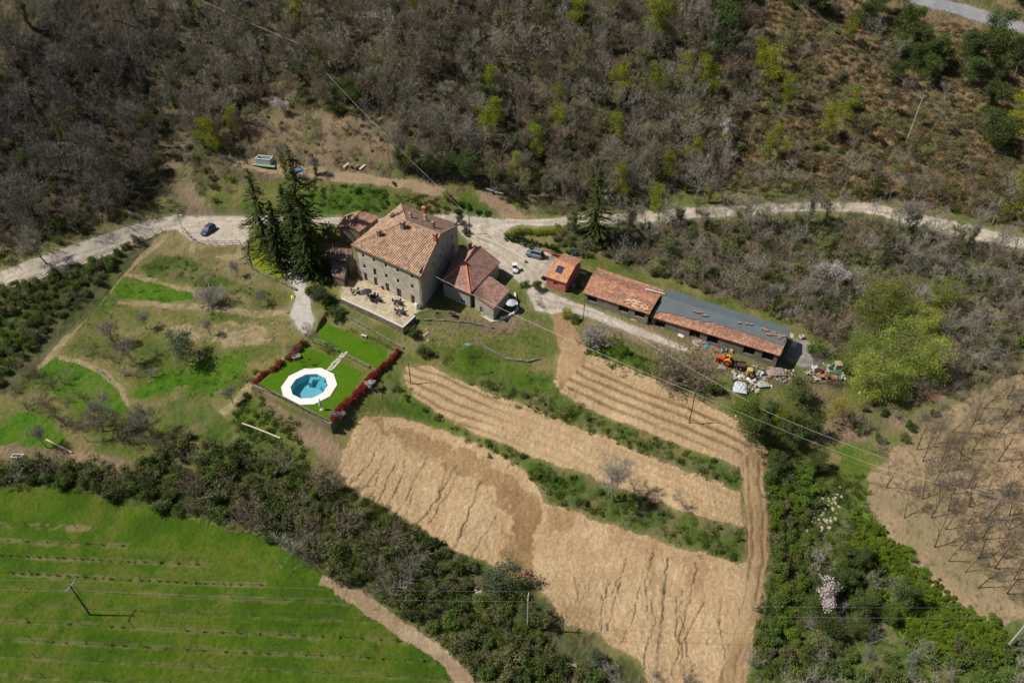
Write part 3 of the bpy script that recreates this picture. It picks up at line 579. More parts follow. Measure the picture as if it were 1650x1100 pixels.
M_STONE = stone_mat('field_stone', (.54, .475, .39, 1), (.40, .35, .285, 1), (.58, .53, .45, 1))
M_STONE_D = stone_mat('old_stone', (.26, .22, .17, 1), (.16, .14, .11, 1), (.21, .185, .15, 1), 3.2)
M_DRY = stone_mat('dry_stone', (.30, .26, .20, 1), (.18, .16, .12, 1), (.08, .07, .05, 1), 2.4)
M_PLAST = mat('grey_plaster', (.44, .41, .34), (.36, .33, .27), scale=.8, bump=.2)
M_PINK = mat('pink_plaster', (.52, .17, .15), (.43, .13, .11), scale=1.2)
M_LIME = mat('pale_limestone', (.60, .55, .46), (.48, .44, .37), scale=5)
M_WOODB = mat('brown_wood', (.10, .055, .035), (.06, .035, .025), scale=8)
M_WOODG = mat('weathered_wood', (.20, .165, .13), (.12, .10, .08), scale=6)
M_GLASS = mat('window_glass', (.02, .025, .03), (.03, .035, .04), rough=.12, spec=.6)
M_DARK = mat('dark_inside', (.012, .011, .010), (.02, .018, .016))
M_WHITE = mat('white_paint', (.80, .79, .77), (.72, .71, .69), scale=4, rough=.5)
M_GREY_IN = mat('grey_inside', (.16, .17, .18))
M_METAL = mat('grey_metal', (.38, .39, .40), (.30, .31, .32), rough=.45, metal=.4)
M_BRICK = mat('red_brick', (.42, .16, .09), (.30, .11, .07), scale=9)
M_TER = mat('terracotta', (.56, .21, .10), (.46, .18, .09), scale=6)
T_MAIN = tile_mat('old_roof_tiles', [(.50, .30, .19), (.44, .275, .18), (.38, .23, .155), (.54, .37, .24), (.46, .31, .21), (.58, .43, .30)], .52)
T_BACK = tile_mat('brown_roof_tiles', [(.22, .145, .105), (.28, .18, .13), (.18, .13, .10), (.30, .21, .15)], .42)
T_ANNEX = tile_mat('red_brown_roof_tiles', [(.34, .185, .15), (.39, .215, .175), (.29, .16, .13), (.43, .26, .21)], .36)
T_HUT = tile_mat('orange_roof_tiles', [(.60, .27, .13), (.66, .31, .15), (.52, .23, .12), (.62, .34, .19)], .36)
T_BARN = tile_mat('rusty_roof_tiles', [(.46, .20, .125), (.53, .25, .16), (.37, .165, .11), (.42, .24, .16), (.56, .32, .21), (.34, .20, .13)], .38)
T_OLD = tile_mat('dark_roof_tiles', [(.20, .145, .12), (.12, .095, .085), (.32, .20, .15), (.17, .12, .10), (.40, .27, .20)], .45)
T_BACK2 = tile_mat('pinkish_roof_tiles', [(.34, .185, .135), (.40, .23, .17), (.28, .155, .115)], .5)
def opening(root, A, B, u, z, w, h, kind='window', frame=M_WOODB, lime=True, reveal=.2):
    """the joinery and stone trim in a wall hole; returns the hole"""
    A = np.array(A[:2]); B = np.array(B[:2]); d = (B - A) / np.linalg.norm(B - A); n = np.array([d[1], -d[0]]); rz = math.atan2(d[1], d[0])
    c = lambda uu, zz, o: (*(A + d * uu + n * o), zz)
    f = MB(); t = .08
    f.box(c(u - w / 2 + t / 2, z, -reveal + .03), (t, .06, h), rz); f.box(c(u + w / 2 - t / 2, z, -reveal + .03), (t, .06, h), rz)
    f.box(c(u, z + h / 2 - t / 2, -reveal + .031), (w - 2 * t, .06, t), rz); f.box(c(u, z - h / 2 + t / 2, -reveal + .031), (w - 2 * t, .06, t), rz)
    if kind == 'window':
        f.box(c(u, z, -reveal + .032), (t * .7, .06, h - 2 * t), rz); fo = link('window', f.mesh('window', frame), root)
        g = MB(); g.box(c(u, z, -reveal + .0), (w - t, .02, h - t), rz); link('pane', g.mesh('pane', M_GLASS), fo)
    else:
        for k in range(3): f.box(c(u, z - h / 2 + h * (k + .5) / 3, -reveal + .02), (w - 2 * t, .035, h / 3 - .03), rz)
        fo = link('door', f.mesh('door', frame), root)
        g = MB(); g.box(c(u, z, -reveal - .02), (w - t, .02, h - t), rz); g2 = link('door_leaf', g.mesh('door_leaf', M_DARK if kind == 'doord' else frame), fo)
        hd = MB(); hd.box(c(u + w * .3, z - .05, -reveal + .07), (.05, .06, .12), rz); link('handle', hd.mesh('handle', M_METAL), fo)
    if lime:
        s = MB(); s.box(c(u, z - h / 2 - .05, .0), (w + .16, .20, .09), rz); link('sill', s.mesh('sill', M_LIME), fo)
        s = MB(); s.box(c(u, z + h / 2 + .07, .0), (w + .2, .06, .13), rz); link('lintel', s.mesh('lintel', M_WOODG), fo)
    return (u - w / 2, u + w / 2, z - h / 2, z + h / 2)
def chimney(root, p, w=.7, h=1.3, m=None, rz=.6, cap='tile'):
    mb = MB(); mb.box((p[0], p[1], p[2] + h / 2 - .3), (w, w * .8, h + .6), rz); mb.box((p[0], p[1], p[2] + h + .04), (w * 1.25, w * 1.05, .09), rz); c = link('chimney', mb.mesh('chimney', m or M_STONE), root)
    k = MB()
    for s in (-1, 1):
        for t in (-1, 1): k.box((p[0] + s * w * .35 * math.cos(rz) - t * w * .3 * math.sin(rz), p[1] + s * w * .35 * math.sin(rz) + t * w * .3 * math.cos(rz), p[2] + h + .18), (.12, .12, .2), rz)
    M3 = Matrix.Rotation(rz, 3, 'Z')
    vs = [Vector(p) + M3 @ Vector((x * w * .66, y * w * .6, h + .28 + zz)) for x, y, zz in ((-1, -1, 0), (1, -1, 0), (1, 1, 0), (-1, 1, 0), (-1, 0, .22), (1, 0, .22))]
    k.add(vs, [(0, 1, 5, 4), (2, 3, 4, 5), (1, 2, 5), (3, 0, 4), (3, 2, 1, 0)]); link('chimney_cap', k.mesh('chimney_cap', mat('cap_clay', (.40, .24, .16), (.32, .18, .12), scale=6)), c)
    return c

# ------------------------------------------------------------------ the farmhouse
def farmhouse():
    ez = 8.5; FL, FR, BR, BL = [P(x, y, ez) for x, y in ((566, 395), (677.5, 446), (740.5, 362), (645.6, 329))]
    R0, R1 = P(655, 356.5, 12), P(709.5, 377.5, 12); c = (FL + BR) / 2
    t = thing('stone_farmhouse', 'large three storey stone farmhouse with hipped tiled roof behind the terrace', 'house', (c[0], c[1], 0))
    t.location = (0, 0, 0)
    fp = inset([FL, FR, BR, BL], .42); fl, fr, br, bl = fp
    w = MB(); holes = []
    rows = [[(390,468),(470,501),(557,540),(645,577),(750,622)], [(400,547),None,(562,617),(648,655),(753,695)], [(410,622),(484,659),(570,695),(655,731),(758,776)]]
    for r, row in enumerate(rows):
        for q in row:
            if not q: continue
            px, py = 500 + q[0] / 4.583, 310 + q[1] / 4.583; u, z = on_wall(px, py, fl, fr)
            if r < 2: holes.append(opening(t, fl, fr, u, z, .72 if r else .66, .95 if r else .85, 'window', lime=True))
            else:
                hgt = 2.05; z = max(z, hgt / 2 + .06); holes.append(opening(t, fl, fr, u, hgt / 2 + .06, 1.0 if q[0] != 655 else 1.25, hgt, 'door'))
    u, z = on_wall(500 + 477 / 4.583, 310 + 588 / 4.583, fl, fr); holes.append(opening(t, fl, fr, u, z, .85, 1.7, 'window'))
    wall(w, fl, fr, -1.5, ez, holes)
    h2 = []
    for a, b, s in ((1045,330,1),(1053,400,1.2),(962,385,.9),(965,470,.9),(912,530,.9)):
        u, z = on_wall(500 + a / 4.583, 310 + b / 4.583, fr, br); h2.append(opening(t, fr, br, u, z, .7 * s, .95 * s, 'window', lime=False))
    wall(w, fr, br, -1.5, ez, h2); wall(w, br, bl, 0, ez); 
    h3 = [opening(t, bl, fl, 6.0, 6.9, .7, 1.0), opening(t, bl, fl, 12.5, 6.9, .7, 1.0)]
    wall(w, bl, fl, -1.5, ez, h3)
    # gable top on the right side
    g = (R1 - R0) / np.linalg.norm(R1 - R0); r1 = R1 - g * .4
    w.add([(*fr, ez), (*br, ez), (r1[0], r1[1], 11.85)], [(0, 1, 2)]); w.add([(*(fr - (fr - fl) * .02), ez), (*(br - (br - bl) * .02), ez), (r1[0] - .4, r1[1] + .2, 11.85)], [(2, 1, 0)])
    link('wall', w.mesh('wall', M_STONE), t)
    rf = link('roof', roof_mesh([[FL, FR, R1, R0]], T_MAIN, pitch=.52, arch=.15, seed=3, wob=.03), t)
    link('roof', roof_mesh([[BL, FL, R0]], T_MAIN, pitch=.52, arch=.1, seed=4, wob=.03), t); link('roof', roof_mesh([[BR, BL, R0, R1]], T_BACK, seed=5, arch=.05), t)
    q = MB()
    for a, b in ((FL, R0), (BL, R0), (R0, R1)): ridge_tiles(q, V3(a) + [0, 0, .06], V3(b) + [0, 0, .06], .17)
    link('ridge_tiles', q.mesh('ridge_tiles', mat('ridge_clay', (.46, .30, .19), (.34, .21, .14), scale=3)), t)
    q = MB(); ridge_tiles(q, V3(FR) + [0, 0, .04], V3(R1) + [0, 0, .04], .15); ridge_tiles(q, V3(BR) + [0, 0, .04], V3(R1) + [0, 0, .04], .15); link('verge_tiles', q.mesh('verge_tiles', mat('verge_clay', (.52, .32, .21), (.40, .23, .15), scale=3)), t)
    ce = MB(); d = (FR - FL) / np.linalg.norm(FR - FL); rz = math.atan2(d[1], d[0])
    n_ = 34
    for i in range(n_): pt = FL + (FR - FL) * (i + .5) / n_; ce.box((pt[0] - d[1] * .25, pt[1] + d[0] * .25, ez - .2), (.12, .5, .12), rz)
    link('rafters', ce.mesh('rafters', M_WOODB), t)
    gu = MB(); off = np.array([d[1], -d[0], 0]) * .08; gu.tube(FL + off - [0, 0, .1], FR + off - [0, 0, .1], .08, .08, 8); link('gutter', gu.mesh('gutter', mat('copper_gutter', (.16, .10, .07), rough=.5, metal=.5)), t)
    for e, (px, py) in (((fl), (0, 0)), ((fr), (0, 0))):
        dp = MB(); p = np.array(e) + np.array([d[1], -d[0]]) * .12 + (np.array(d[:2]) * (-.35 if e is fr else .35)); dp.tube((p[0], p[1], .05), (p[0], p[1], ez - .25), .06, .06, 8); dp.tube((p[0], p[1], ez - .25), (p[0] + d[1] * .45, p[1] - d[0] * .45, ez - .12), .06, .06, 8); link('downpipe', dp.mesh('downpipe', M_METAL), t)
    for a, b, pl, ww, hh, mm in ((611.3,380,'f',.8,1.1,M_STONE_D),(649.5,368,'f',.9,1.4,M_STONE_D),(702,388,'f',.8,1.5,M_BRICK),(661.5,351,'b',.6,.9,M_STONE),(685.5,355,'b',.6,1.0,M_STONE),(698.5,367,'b',.6,1.2,M_STONE_D),(684,343,'b',.8,1.2,M_BRICK)):
        p = on_plane(px=a, py=b, a=FL, b=FR, c=R0) if pl == 'f' else on_plane(a, b, BR, BL, R0); chimney(t, p, ww, hh, mm, rz)
    p = on_plane(640.5, 347, BL, FL, R0); sk_ = MB(); n = np.cross(FL - BL, R0 - BL); n /= np.linalg.norm(n); n = n if n[2] > 0 else -n
    for dx, dy in ((0, 0), (1.0, .9), (-1.1, -.3)): sk_.box(p + [dx, dy, .25], (.7, 1.0, .5), rz + .3, tilt=('X', .2))
    link('roof_hatch', sk_.mesh('roof_hatch', mat('hatch_frame', (.16, .14, .12), (.09, .08, .07))), t)
    ae = MB(); p = on_plane(655, 362, FL, FR, R0); ae.tube(p, p + [0, 0, 2.2], .03, .03, 5)
    for k in range(5): ae.tube(p + [-.5 + k * .05, 0, 1.4 + k * .18], p + [.5 - k * .05, .2, 1.4 + k * .18], .015, .015, 4)
    link('aerial', ae.mesh('aerial', M_METAL), t)
    return FL, FR, BR, BL, fr
HF = farmhouse()

# ------------------------------------------------------------------ the annex with two red-brown roofs
def annex():
    ez = 3.5; FL, FR, BR, BL = [P(x, y, ez) for x, y in ((710.7, 454.3), (757.8, 473), (806.5, 422.5), (741, 399.5))]
    A0, R1 = P(750.2, 420.5, 6.1), P(774.0, 396.6, 6.1)
    t = thing('stone_annex', 'low stone annex with red brown roofs and bright orange hip tiles beside the farmhouse', 'house', (0, 0, 0))
    fl, fr, br, bl = inset([FL, FR, BR, BL], .35); w = MB()
    holes = []
    u, z = on_wall(702 + 4, 480, fl, fr)
    zoom = lambda a, b: (670 + a / 7.857, 390 + b / 7.857)
    holes.append(opening(t, fl, fr, *on_wall(*zoom(595, 755), fl, fr), 1.2, .8, 'window', frame=M_WHITE))
    wall(w, fl, fr, -2.5, ez, holes); wall(w, fr, br, -2.5, ez); wall(w, br, bl, -1.5, ez); wall(w, bl, fl, -1.5, ez)
    w.add([(*br, ez), (*bl, ez), (R1[0], R1[1] - .3, 6.0)], [(0, 1, 2)])
    # second, lower wing
    bz = 2.6; W1 = P(762, 474.5, 3.35); W2 = P(784.5, 441.5, 3.35); B2 = P(822.3, 467, bz - .1); B1 = P(795.4, 498.2, bz - .1)
    f2 = inset([W1, B1, B2, W2], .3); h2 = [opening(t, f2[0], f2[1], *on_wall(*zoom(830, 860), f2[0], f2[1]), .95, 1.6, 'window', frame=M_WHITE, lime=False)]
    wall(w, f2[0], f2[1], -2.5, 2.42, h2); wall(w, f2[1], f2[2], -2.5, 2.42); wall(w, f2[2], f2[3], -2.5, 2.42)
    w.prism([f2[0], f2[1], f2[1] + (f2[3] - f2[0]) * .04, f2[0] + (f2[3] - f2[0]) * .04], [2.42] * 4, [3.2, 2.45, 2.45, 3.2]); w.prism([f2[3], f2[2], f2[2] - (f2[3] - f2[0]) * .04, f2[3] - (f2[3] - f2[0]) * .04][::-1], [2.42] * 4, [3.2, 2.45, 2.45, 3.2])
    link('wall', w.mesh('wall', M_PLAST), t)
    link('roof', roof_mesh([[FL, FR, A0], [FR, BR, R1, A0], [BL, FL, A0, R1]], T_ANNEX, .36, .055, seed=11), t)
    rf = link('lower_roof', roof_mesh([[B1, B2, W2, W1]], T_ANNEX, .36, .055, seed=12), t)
    rd = MB(); ridge_tiles(rd, A0 + [0, 0, .05], FL + [0, 0, .05], .17); ridge_tiles(rd, A0 + [0, 0, .05], FR + [0, 0, .05], .17); link('ridge_tiles', rd.mesh('ridge_tiles', mat('fresh_orange_clay', (.80, .27, .10), (.66, .22, .09), scale=5)), t)
    rd = MB(); ridge_tiles(rd, A0 + [0, 0, .05], R1 + [0, 0, .05], .15); link('ridge_tiles', rd.mesh('ridge_tiles', T_ANNEX), t)
    p = on_plane(756.5, 402, BL, FL, A0); chimney(t, p, .9, 1.6, M_STONE_D, .5)
    g = MB(); g.path([FL - [0, .08, .1], FR - [0, .08, .1]], .07, 6); link('gutter', g.mesh('gutter', mat('copper_gutter', (.16, .10, .07))), t)
    q = MB(); c0 = G(725, 494); ft = f2[1] + (f2[0] - f2[1]) * 0
    pv = [zoom(500, 830), zoom(820, 925), zoom(960, 1010), zoom(1110, 985), zoom(1120, 965), zoom(960, 985), zoom(830, 905), zoom(520, 818)]
    st = [P(a, b, -.78) for a, b in pv]; q.prism(st, -1.4, -.76); link('doorstep', q.mesh('doorstep', M_LIME), t)
    return t
annex()

# ------------------------------------------------------------------ smaller buildings
def gable_house(name, label, eL, rid, eR, zeL, zr, zeR, mw, mt, base, ins=.3, pitch=.42, arch=.07, wob=.02, cat='house', seed=5, ridge_m=None):
    L0, L1 = P(*eL[0], zeL), P(*eL[1], zeL); R0, R1 = P(*rid[0], zr), P(*rid[1], zr); Q0, Q1 = P(*eR[0], zeR), P(*eR[1], zeR)
    t = thing(name, label, cat, (0, 0, 0)); fp = inset([L0, Q0, Q1, L1], ins); a, b, c, d = fp
    w = MB(); zc = min(zeL, zeR) - .05
    return t, (L0, L1, R0, R1, Q0, Q1), fp, w, zc
def finish(t, pts, fp, w, zc, mw, mt, pitch, arch, wob, seed, zl, zq, ridge_m):
    L0, L1, R0, R1, Q0, Q1 = pts; a, b, c, d = fp
    r0 = R0 + (R1 - R0) * .06; r1 = R1 + (R0 - R1) * .06
    for p_, q_, r_ in ((a, b, r0), (c, d, r1)):
        zz = (zl - .12, zq - .12) if r_ is r0 else (zq - .12, zl - .12)
        w.add([(*p_, zc), (*q_, zc), (*q_, zz[1]), (r_[0], r_[1], r_[2] - .16), (*p_, zz[0])], [(0, 1, 2, 3, 4)])
    link('wall', w.mesh('wall', mw), t)
    link('roof', roof_mesh([[L1, L0, R0, R1], [Q0, Q1, R1, R0]], mt, pitch, arch, wob, seed), t)
    if ridge_m: q = MB(); ridge_tiles(q, R0 + [0, 0, .05], R1 + [0, 0, .05], .15); link('ridge_tiles', q.mesh('ridge_tiles', ridge_m), t)
# left back house with the skylight
t, pts, fp, w, zc = gable_house('stone_outbuilding', 'small stone outbuilding with pinkish gable roof and skylight behind the farmhouse left end', ((543.2,366),(557.2,346)), ((562.9,364.3),(580.7,340.1)), ((578.8,374.1),(611.9,350)), 4.6, 5.7, 4.8, M_STONE_D, T_BACK2, -1)
a, b, c, d = fp; hs = [opening(t, a, b, *on_wall(556.5, 382, a, b), .5, .6, 'window', lime=False)]
wall(w, a, b, -1, zc, hs); wall(w, b, c, -1, zc); wall(w, c, d, 0, zc); wall(w, d, a, -1, zc)
finish(t, pts, fp, w, zc, M_STONE_D, T_BACK2, .5, .12, .02, 21, 4.6, 4.8, mat('ridge_clay', (.46, .30, .19)))
p = on_plane(565.5, 349.6, pts[0], pts[1], pts[2]); s = MB(); s.box(p + [0, 0, .12], (1.6, 1.1, .1), .65, tilt=('X', .25)); link('skylight', s.mesh('skylight', M_GLASS), t)
# old shed with dark sagging roofs
t = thing('old_shed', 'old ruined stone shed with dark sagging tile roofs left of the farmhouse', 'shed', (0, 0, 0))
U = [P(*q) for q in ((525,413.6,3.6),(562,423.8,3.6),(570,402,4.7),(530,396.4,4.7))]; Lw = [P(*q) for q in ((535,444,2.1),(554.5,451,2.1),(560,424.5,3.2),(534,418,3.2))]
w = MB(); fu = inset(U, .25); fl_ = inset([Lw[0], Lw[1], P(562, 426, 2.1), P(533, 419, 2.1)], .2)
for i in range(4): wall(w, fu[i], fu[(i + 1) % 4], -1.5, 3.45)
for i in range(4): wall(w, fl_[i], fl_[(i + 1) % 4], -1.5, 1.95)
w.prism(inset(U, .26), [3.4] * 4, [3.45, 3.45, 4.5, 4.5]); w.prism(inset([Lw[0], Lw[1], Lw[2], Lw[3]], .22), [1.9] * 4, [1.95, 1.95, 3.0, 3.0])
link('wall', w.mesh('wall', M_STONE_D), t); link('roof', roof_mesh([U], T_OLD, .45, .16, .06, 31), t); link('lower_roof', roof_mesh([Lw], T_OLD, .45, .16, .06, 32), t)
# pink hut
t, pts, fp, w, zc = gable_house('pink_hut', 'pink plastered hut with bright orange tiled roof and a solar panel', ((877.8,445.3),(912.7,456.6)), ((896.7,417.6),(927.3,428.5)), ((908.4,408.0),(938.9,419.1)), 2.6, 4.2, 3.4, M_PINK, T_HUT, -1)
L0, L1, R0, R1, Q0, Q1 = pts; fp = inset([L0, L1, Q1, Q0], .32); a, b, c, d = fp; zc = 2.5
hs = [opening(t, a, b, *on_wall(895.5, 456.8, a, b), 1.1, .7, 'window', lime=False)]
wall(w, a, b, -1, zc, hs); wall(w, b, c, -1, zc); wall(w, c, d, -1, zc); wall(w, d, a, -1, zc)
for p_, q_, r_ in ((b, c, R1 + (R0 - R1) * .06), (a, d, R0 + (R1 - R0) * .06)):
    w.add([(*p_, zc), (*q_, zc), (*q_, 3.25), (r_[0], r_[1], 4.05)], [(0, 1, 2, 3)])
w.add([(*c, zc), (*d, zc), (*d, 3.25), (*c, 3.25)], [(0, 1, 2, 3)])
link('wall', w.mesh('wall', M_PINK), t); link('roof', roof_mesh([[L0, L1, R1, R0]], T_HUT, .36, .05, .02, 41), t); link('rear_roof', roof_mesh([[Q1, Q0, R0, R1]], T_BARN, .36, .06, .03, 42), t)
q = MB(); ridge_tiles(q, R0 + [0, 0, .05], R1 + [0, 0, .05], .15); link('ridge_tiles', q.mesh('ridge_tiles', M_TER), t)
pn = [on_plane(x, y, L0, L1, R0) for x, y in ((893.8,439),(904,442.6),(910.5,430.7),(899.6,427.2))]; nn = np.cross(L1 - L0, R0 - L0); nn /= np.linalg.norm(nn)
q = MB(); q.add([p + nn * .16 for p in pn] + [p + nn * .08 for p in pn], [(0, 1, 2, 3), (7, 6, 5, 4), (0, 4, 5, 1), (1, 5, 6, 2), (2, 6, 7, 3), (3, 7, 4, 0)]); so = link('solar_panel', q.mesh('solar_panel', mat('panel_glass', (.05, .045, .09), (.04, .035, .07), rough=.3, spec=.5)), t)
q = MB(); 
for i in range(4): q.tube(pn[i] + nn * .15, pn[(i + 1) % 4] + nn * .15, .04, .04, 4)
link('frame', q.mesh('frame', M_METAL), so)
hutw = (a, b)

def barn(name, label, BLp, BRp, RLp, RRp, FLp, FRp, zb, zr, zf, base, seed, mt):
    t = thing(name, label, 'barn', (0, 0, 0)); BL, BR = P(*BLp, zb), P(*BRp, zb); RL, RR = P(*RLp, zr), P(*RRp, zr); FL, FR = P(*FLp, zf), P(*FRp, zf)
    fp = inset([FL, FR, BR, BL], .35); a, b, c, d = fp; w = MB(); L = np.linalg.norm(b - a); n = int(L / 3.2); hs = []
    zt = zf - .15
    for i in range(n):
        u = (i + .5) * L / n
        if i % 3 != 1: hs.append((u - 1.1, u + 1.1, base + .9, zt - .25))
    wall(w, a, b, base - 1.5, zt, hs, .3)
    for p_, q_ in ((b, c), (c, d), (d, a)): wall(w, p_, q_, base - 1.5, zt)
    for p_, q_, r_, s in ((b, c, RR, 1), (a, d, RL, -1)):
        r = r_ + (RL - RR) / np.linalg.norm(RL - RR) * .4 * s; w.add([(*p_, zt), (*q_, zt), (*q_, zb - .15), (r[0], r[1], zr - .16)], [(0, 1, 2, 3)])
    w.add([(*c, zt), (*d, zt), (*d, zb - .15), (*c, zb - .15)], [(0, 1, 2, 3)])
    link('wall', w.mesh('wall', M_STONE_D), t)
    for h in hs:
        g = MB(); d_ = (b - a) / L; nn_ = np.array([d_[1], -d_[0]]); m_ = a + d_ * (h[0] + h[1]) / 2 - nn_ * .3; g.box((m_[0], m_[1], (h[2] + h[3]) / 2), (h[1] - h[0] + .1, .04, h[3] - h[2] + .1), math.atan2(d_[1], d_[0])); link('shutter', g.mesh('shutter', M_DARK), t)
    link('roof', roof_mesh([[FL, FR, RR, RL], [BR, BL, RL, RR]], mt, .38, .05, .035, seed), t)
    return t, (BL, BR, RL, RR, FL, FR), fp
tb, B1_, f1 = barn('tiled_barn', 'long low barn with a patchy rust coloured tile roof beside the pink hut', (962.2,431.5), (1069.8,467.1), (952,446), (1060,483), (938.9,471.5), (1046.5,506.4), 2.2, 2.8, 1.9, -.8, 51, T_BARN)
q = MB(); ridge_tiles(q, B1_[2] + [0, 0, .04], B1_[3] + [0, 0, .04], .13); link('ridge_tiles', q.mesh('ridge_tiles', M_TER), tb)
# patches of bare underlay and loose tiles at the right end
pt = [on_plane(x, y, B1_[4], B1_[5], B1_[2]) + [0, 0, .10] for x, y in ((1003,484),(1016,480),(1043,492),(1046,502),(1020,495))]; q = MB(); q.add(pt, [(0, 1, 2, 3, 4)]); link('bare_patch', q.mesh('bare_patch', mat('clay_board', (.52, .36, .22), (.60, .44, .28), scale=3)), tb)
rr = random.Random(3); q = MB(); q.box((0, 0, 0), (.45, .27, .16)); lt = q.mesh('loose_tile', mat('loose_clay', (.52, .26, .16), (.40, .2, .13), scale=4))
for i in range(26):
    x = 1004 + rr.random() * 42; y = 481 + (x - 1004) * .35 + rr.uniform(-3, 7); p = on_plane(x, y, B1_[4], B1_[5], B1_[2]); link('loose_tile', lt, tb, p + [0, 0, .2], rr.uniform(-.8, 0))
tg, B2_, f2_ = barn('covered_barn', 'long barn roofed in grey membrane above a strip of rusty tiles', (1077,467.3), (1274.4,530.5), (1068,479), (1270.5,541.5), (1047.5,509.8), (1257,573.2), 1.7, 2.1, .9, -2.2, 52, T_BARN)
BL, BR, RL, RR, FL, FR = B2_; nn = np.cross(FR - FL, RL - FL); nn /= np.linalg.norm(nn); nn = nn if nn[2] > 0 else -nn
zp = lambda a, b: (1030 + a / 4.583, 440 + b / 4.583)
edge = [zp(*q) for q in ((118,303),(150,290),(230,300),(240,310),(330,322),(345,335),(430,350),(460,365),(560,365),(570,378),(640,400),(720,420),(800,450),(860,465),(960,505),(1052,533))]
ep = [on_plane(x, y, FL, FR, RL) + nn * .2 for x, y in edge]; q = MB(); vs = ep + [RR + nn * .2, RL + nn * .2]; q.add(vs, [tuple(range(len(vs)))]); q.add([v - nn * .02 for v in vs], [tuple(range(len(vs)))[::-1]])
q.add([RL + nn * .2, RR + nn * .2, BR + [0, 0, .2], BL + [0, 0, .2], BR + [0, 0, -.05], BL + [0, 0, -.05]], [(0, 1, 2, 3), (3, 2, 4, 5)])
link('membrane', q.mesh('membrane', mat('grey_membrane', (.125, .150, .160), (.105, .13, .14), scale=.35, rough=.6, spec=.3)), tg)
gp = None
for k, (x, y) in enumerate(((410,292),(430,300),(455,303),(470,322),(490,325),(737,378),(790,385),(825,390),(908,422),(925,430),(940,435),(948,462),(992,465),(1012,470),(1030,475),(1045,478),(1068,478),(995,450),(1030,490),(960,466))):
    p = on_plane(*zp(x, y), FL, FR, RL) + nn * .21; g = MB()
    for i in range(5): g.box((0, 0, .04 + i * .075), (.62 - .02 * (i % 2), .42, .05), .03 * (i % 3))
    lab = ('five small tile stacks in a row on the grey membrane roof, left half' if k < 5 else 'one of three spaced tile stacks on the middle of the grey membrane roof' if k < 8 else 'small tile stack in the cluster at the right end of the grey roof')
    if k < 5: lab = 'one of five small tile stacks grouped on the left half of the grey roof'
    o = link('tile_stack', g.mesh('tile_stack', mat('stacked_clay', (.42, .24, .17), (.30, .18, .13), scale=6)), None, p, -.3 + .1 * (k % 3)); tag(o, lab, 'tiles', 'tile stacks on the grey roof: ' + ('left five' if k < 5 else 'middle three' if k < 8 else 'right cluster'))
def plank(name, label, cat, p, q_, w, th, m, lift=.1):
    p, q_ = V3(p), V3(q_); mb = MB(); d = q_ - p; L = np.linalg.norm(d); rz = math.atan2(d[1], d[0]); mb.box((0, 0, 0), (L, w, th), 0); me = mb.mesh(name, m); o = link(name, me, None, (p + q_) / 2 + [0, 0, lift]); o.rotation_euler = (0, -math.asin(d[2] / L), rz); return tag(o, label, cat)
plank('timber_beam', 'long white beam lying across the right end of the tiled barn roof', 'beam', on_plane(1039, 466.5, B1_[4], B1_[5], B1_[2]), P(1071, 475, 2.35), .22, .12, M_WHITE, .22)
plank('metal_sheet', 'long pale metal sheet leaning at the foot of the tiled barn front', 'metal sheet', P(953, 483, -.2), P(977, 491, -.3), .5, .05, M_METAL, .5)
plank('board', 'long pinkish board at the left front corner of the membrane barn', 'board', P(1050.5, 514, -.2), P(1079, 523.5, -.3), .7, .06, mat('pinkish_board', (.50, .36, .31), (.42, .30, .27)), .4)
for k in range(7):
    x, y = zp(288 + k * 60, 415 + k * 18.5); x2, y2 = zp(270 + k * 60, 440 + k * 18.5); plank('timber_prop', 'slanting timber prop against the front of the membrane barn', 'prop', P(x, y, -1), P(x2, y2, -2.0), .12, .12, M_WOODG, .1)['group'] = 'timber props along the barn front'

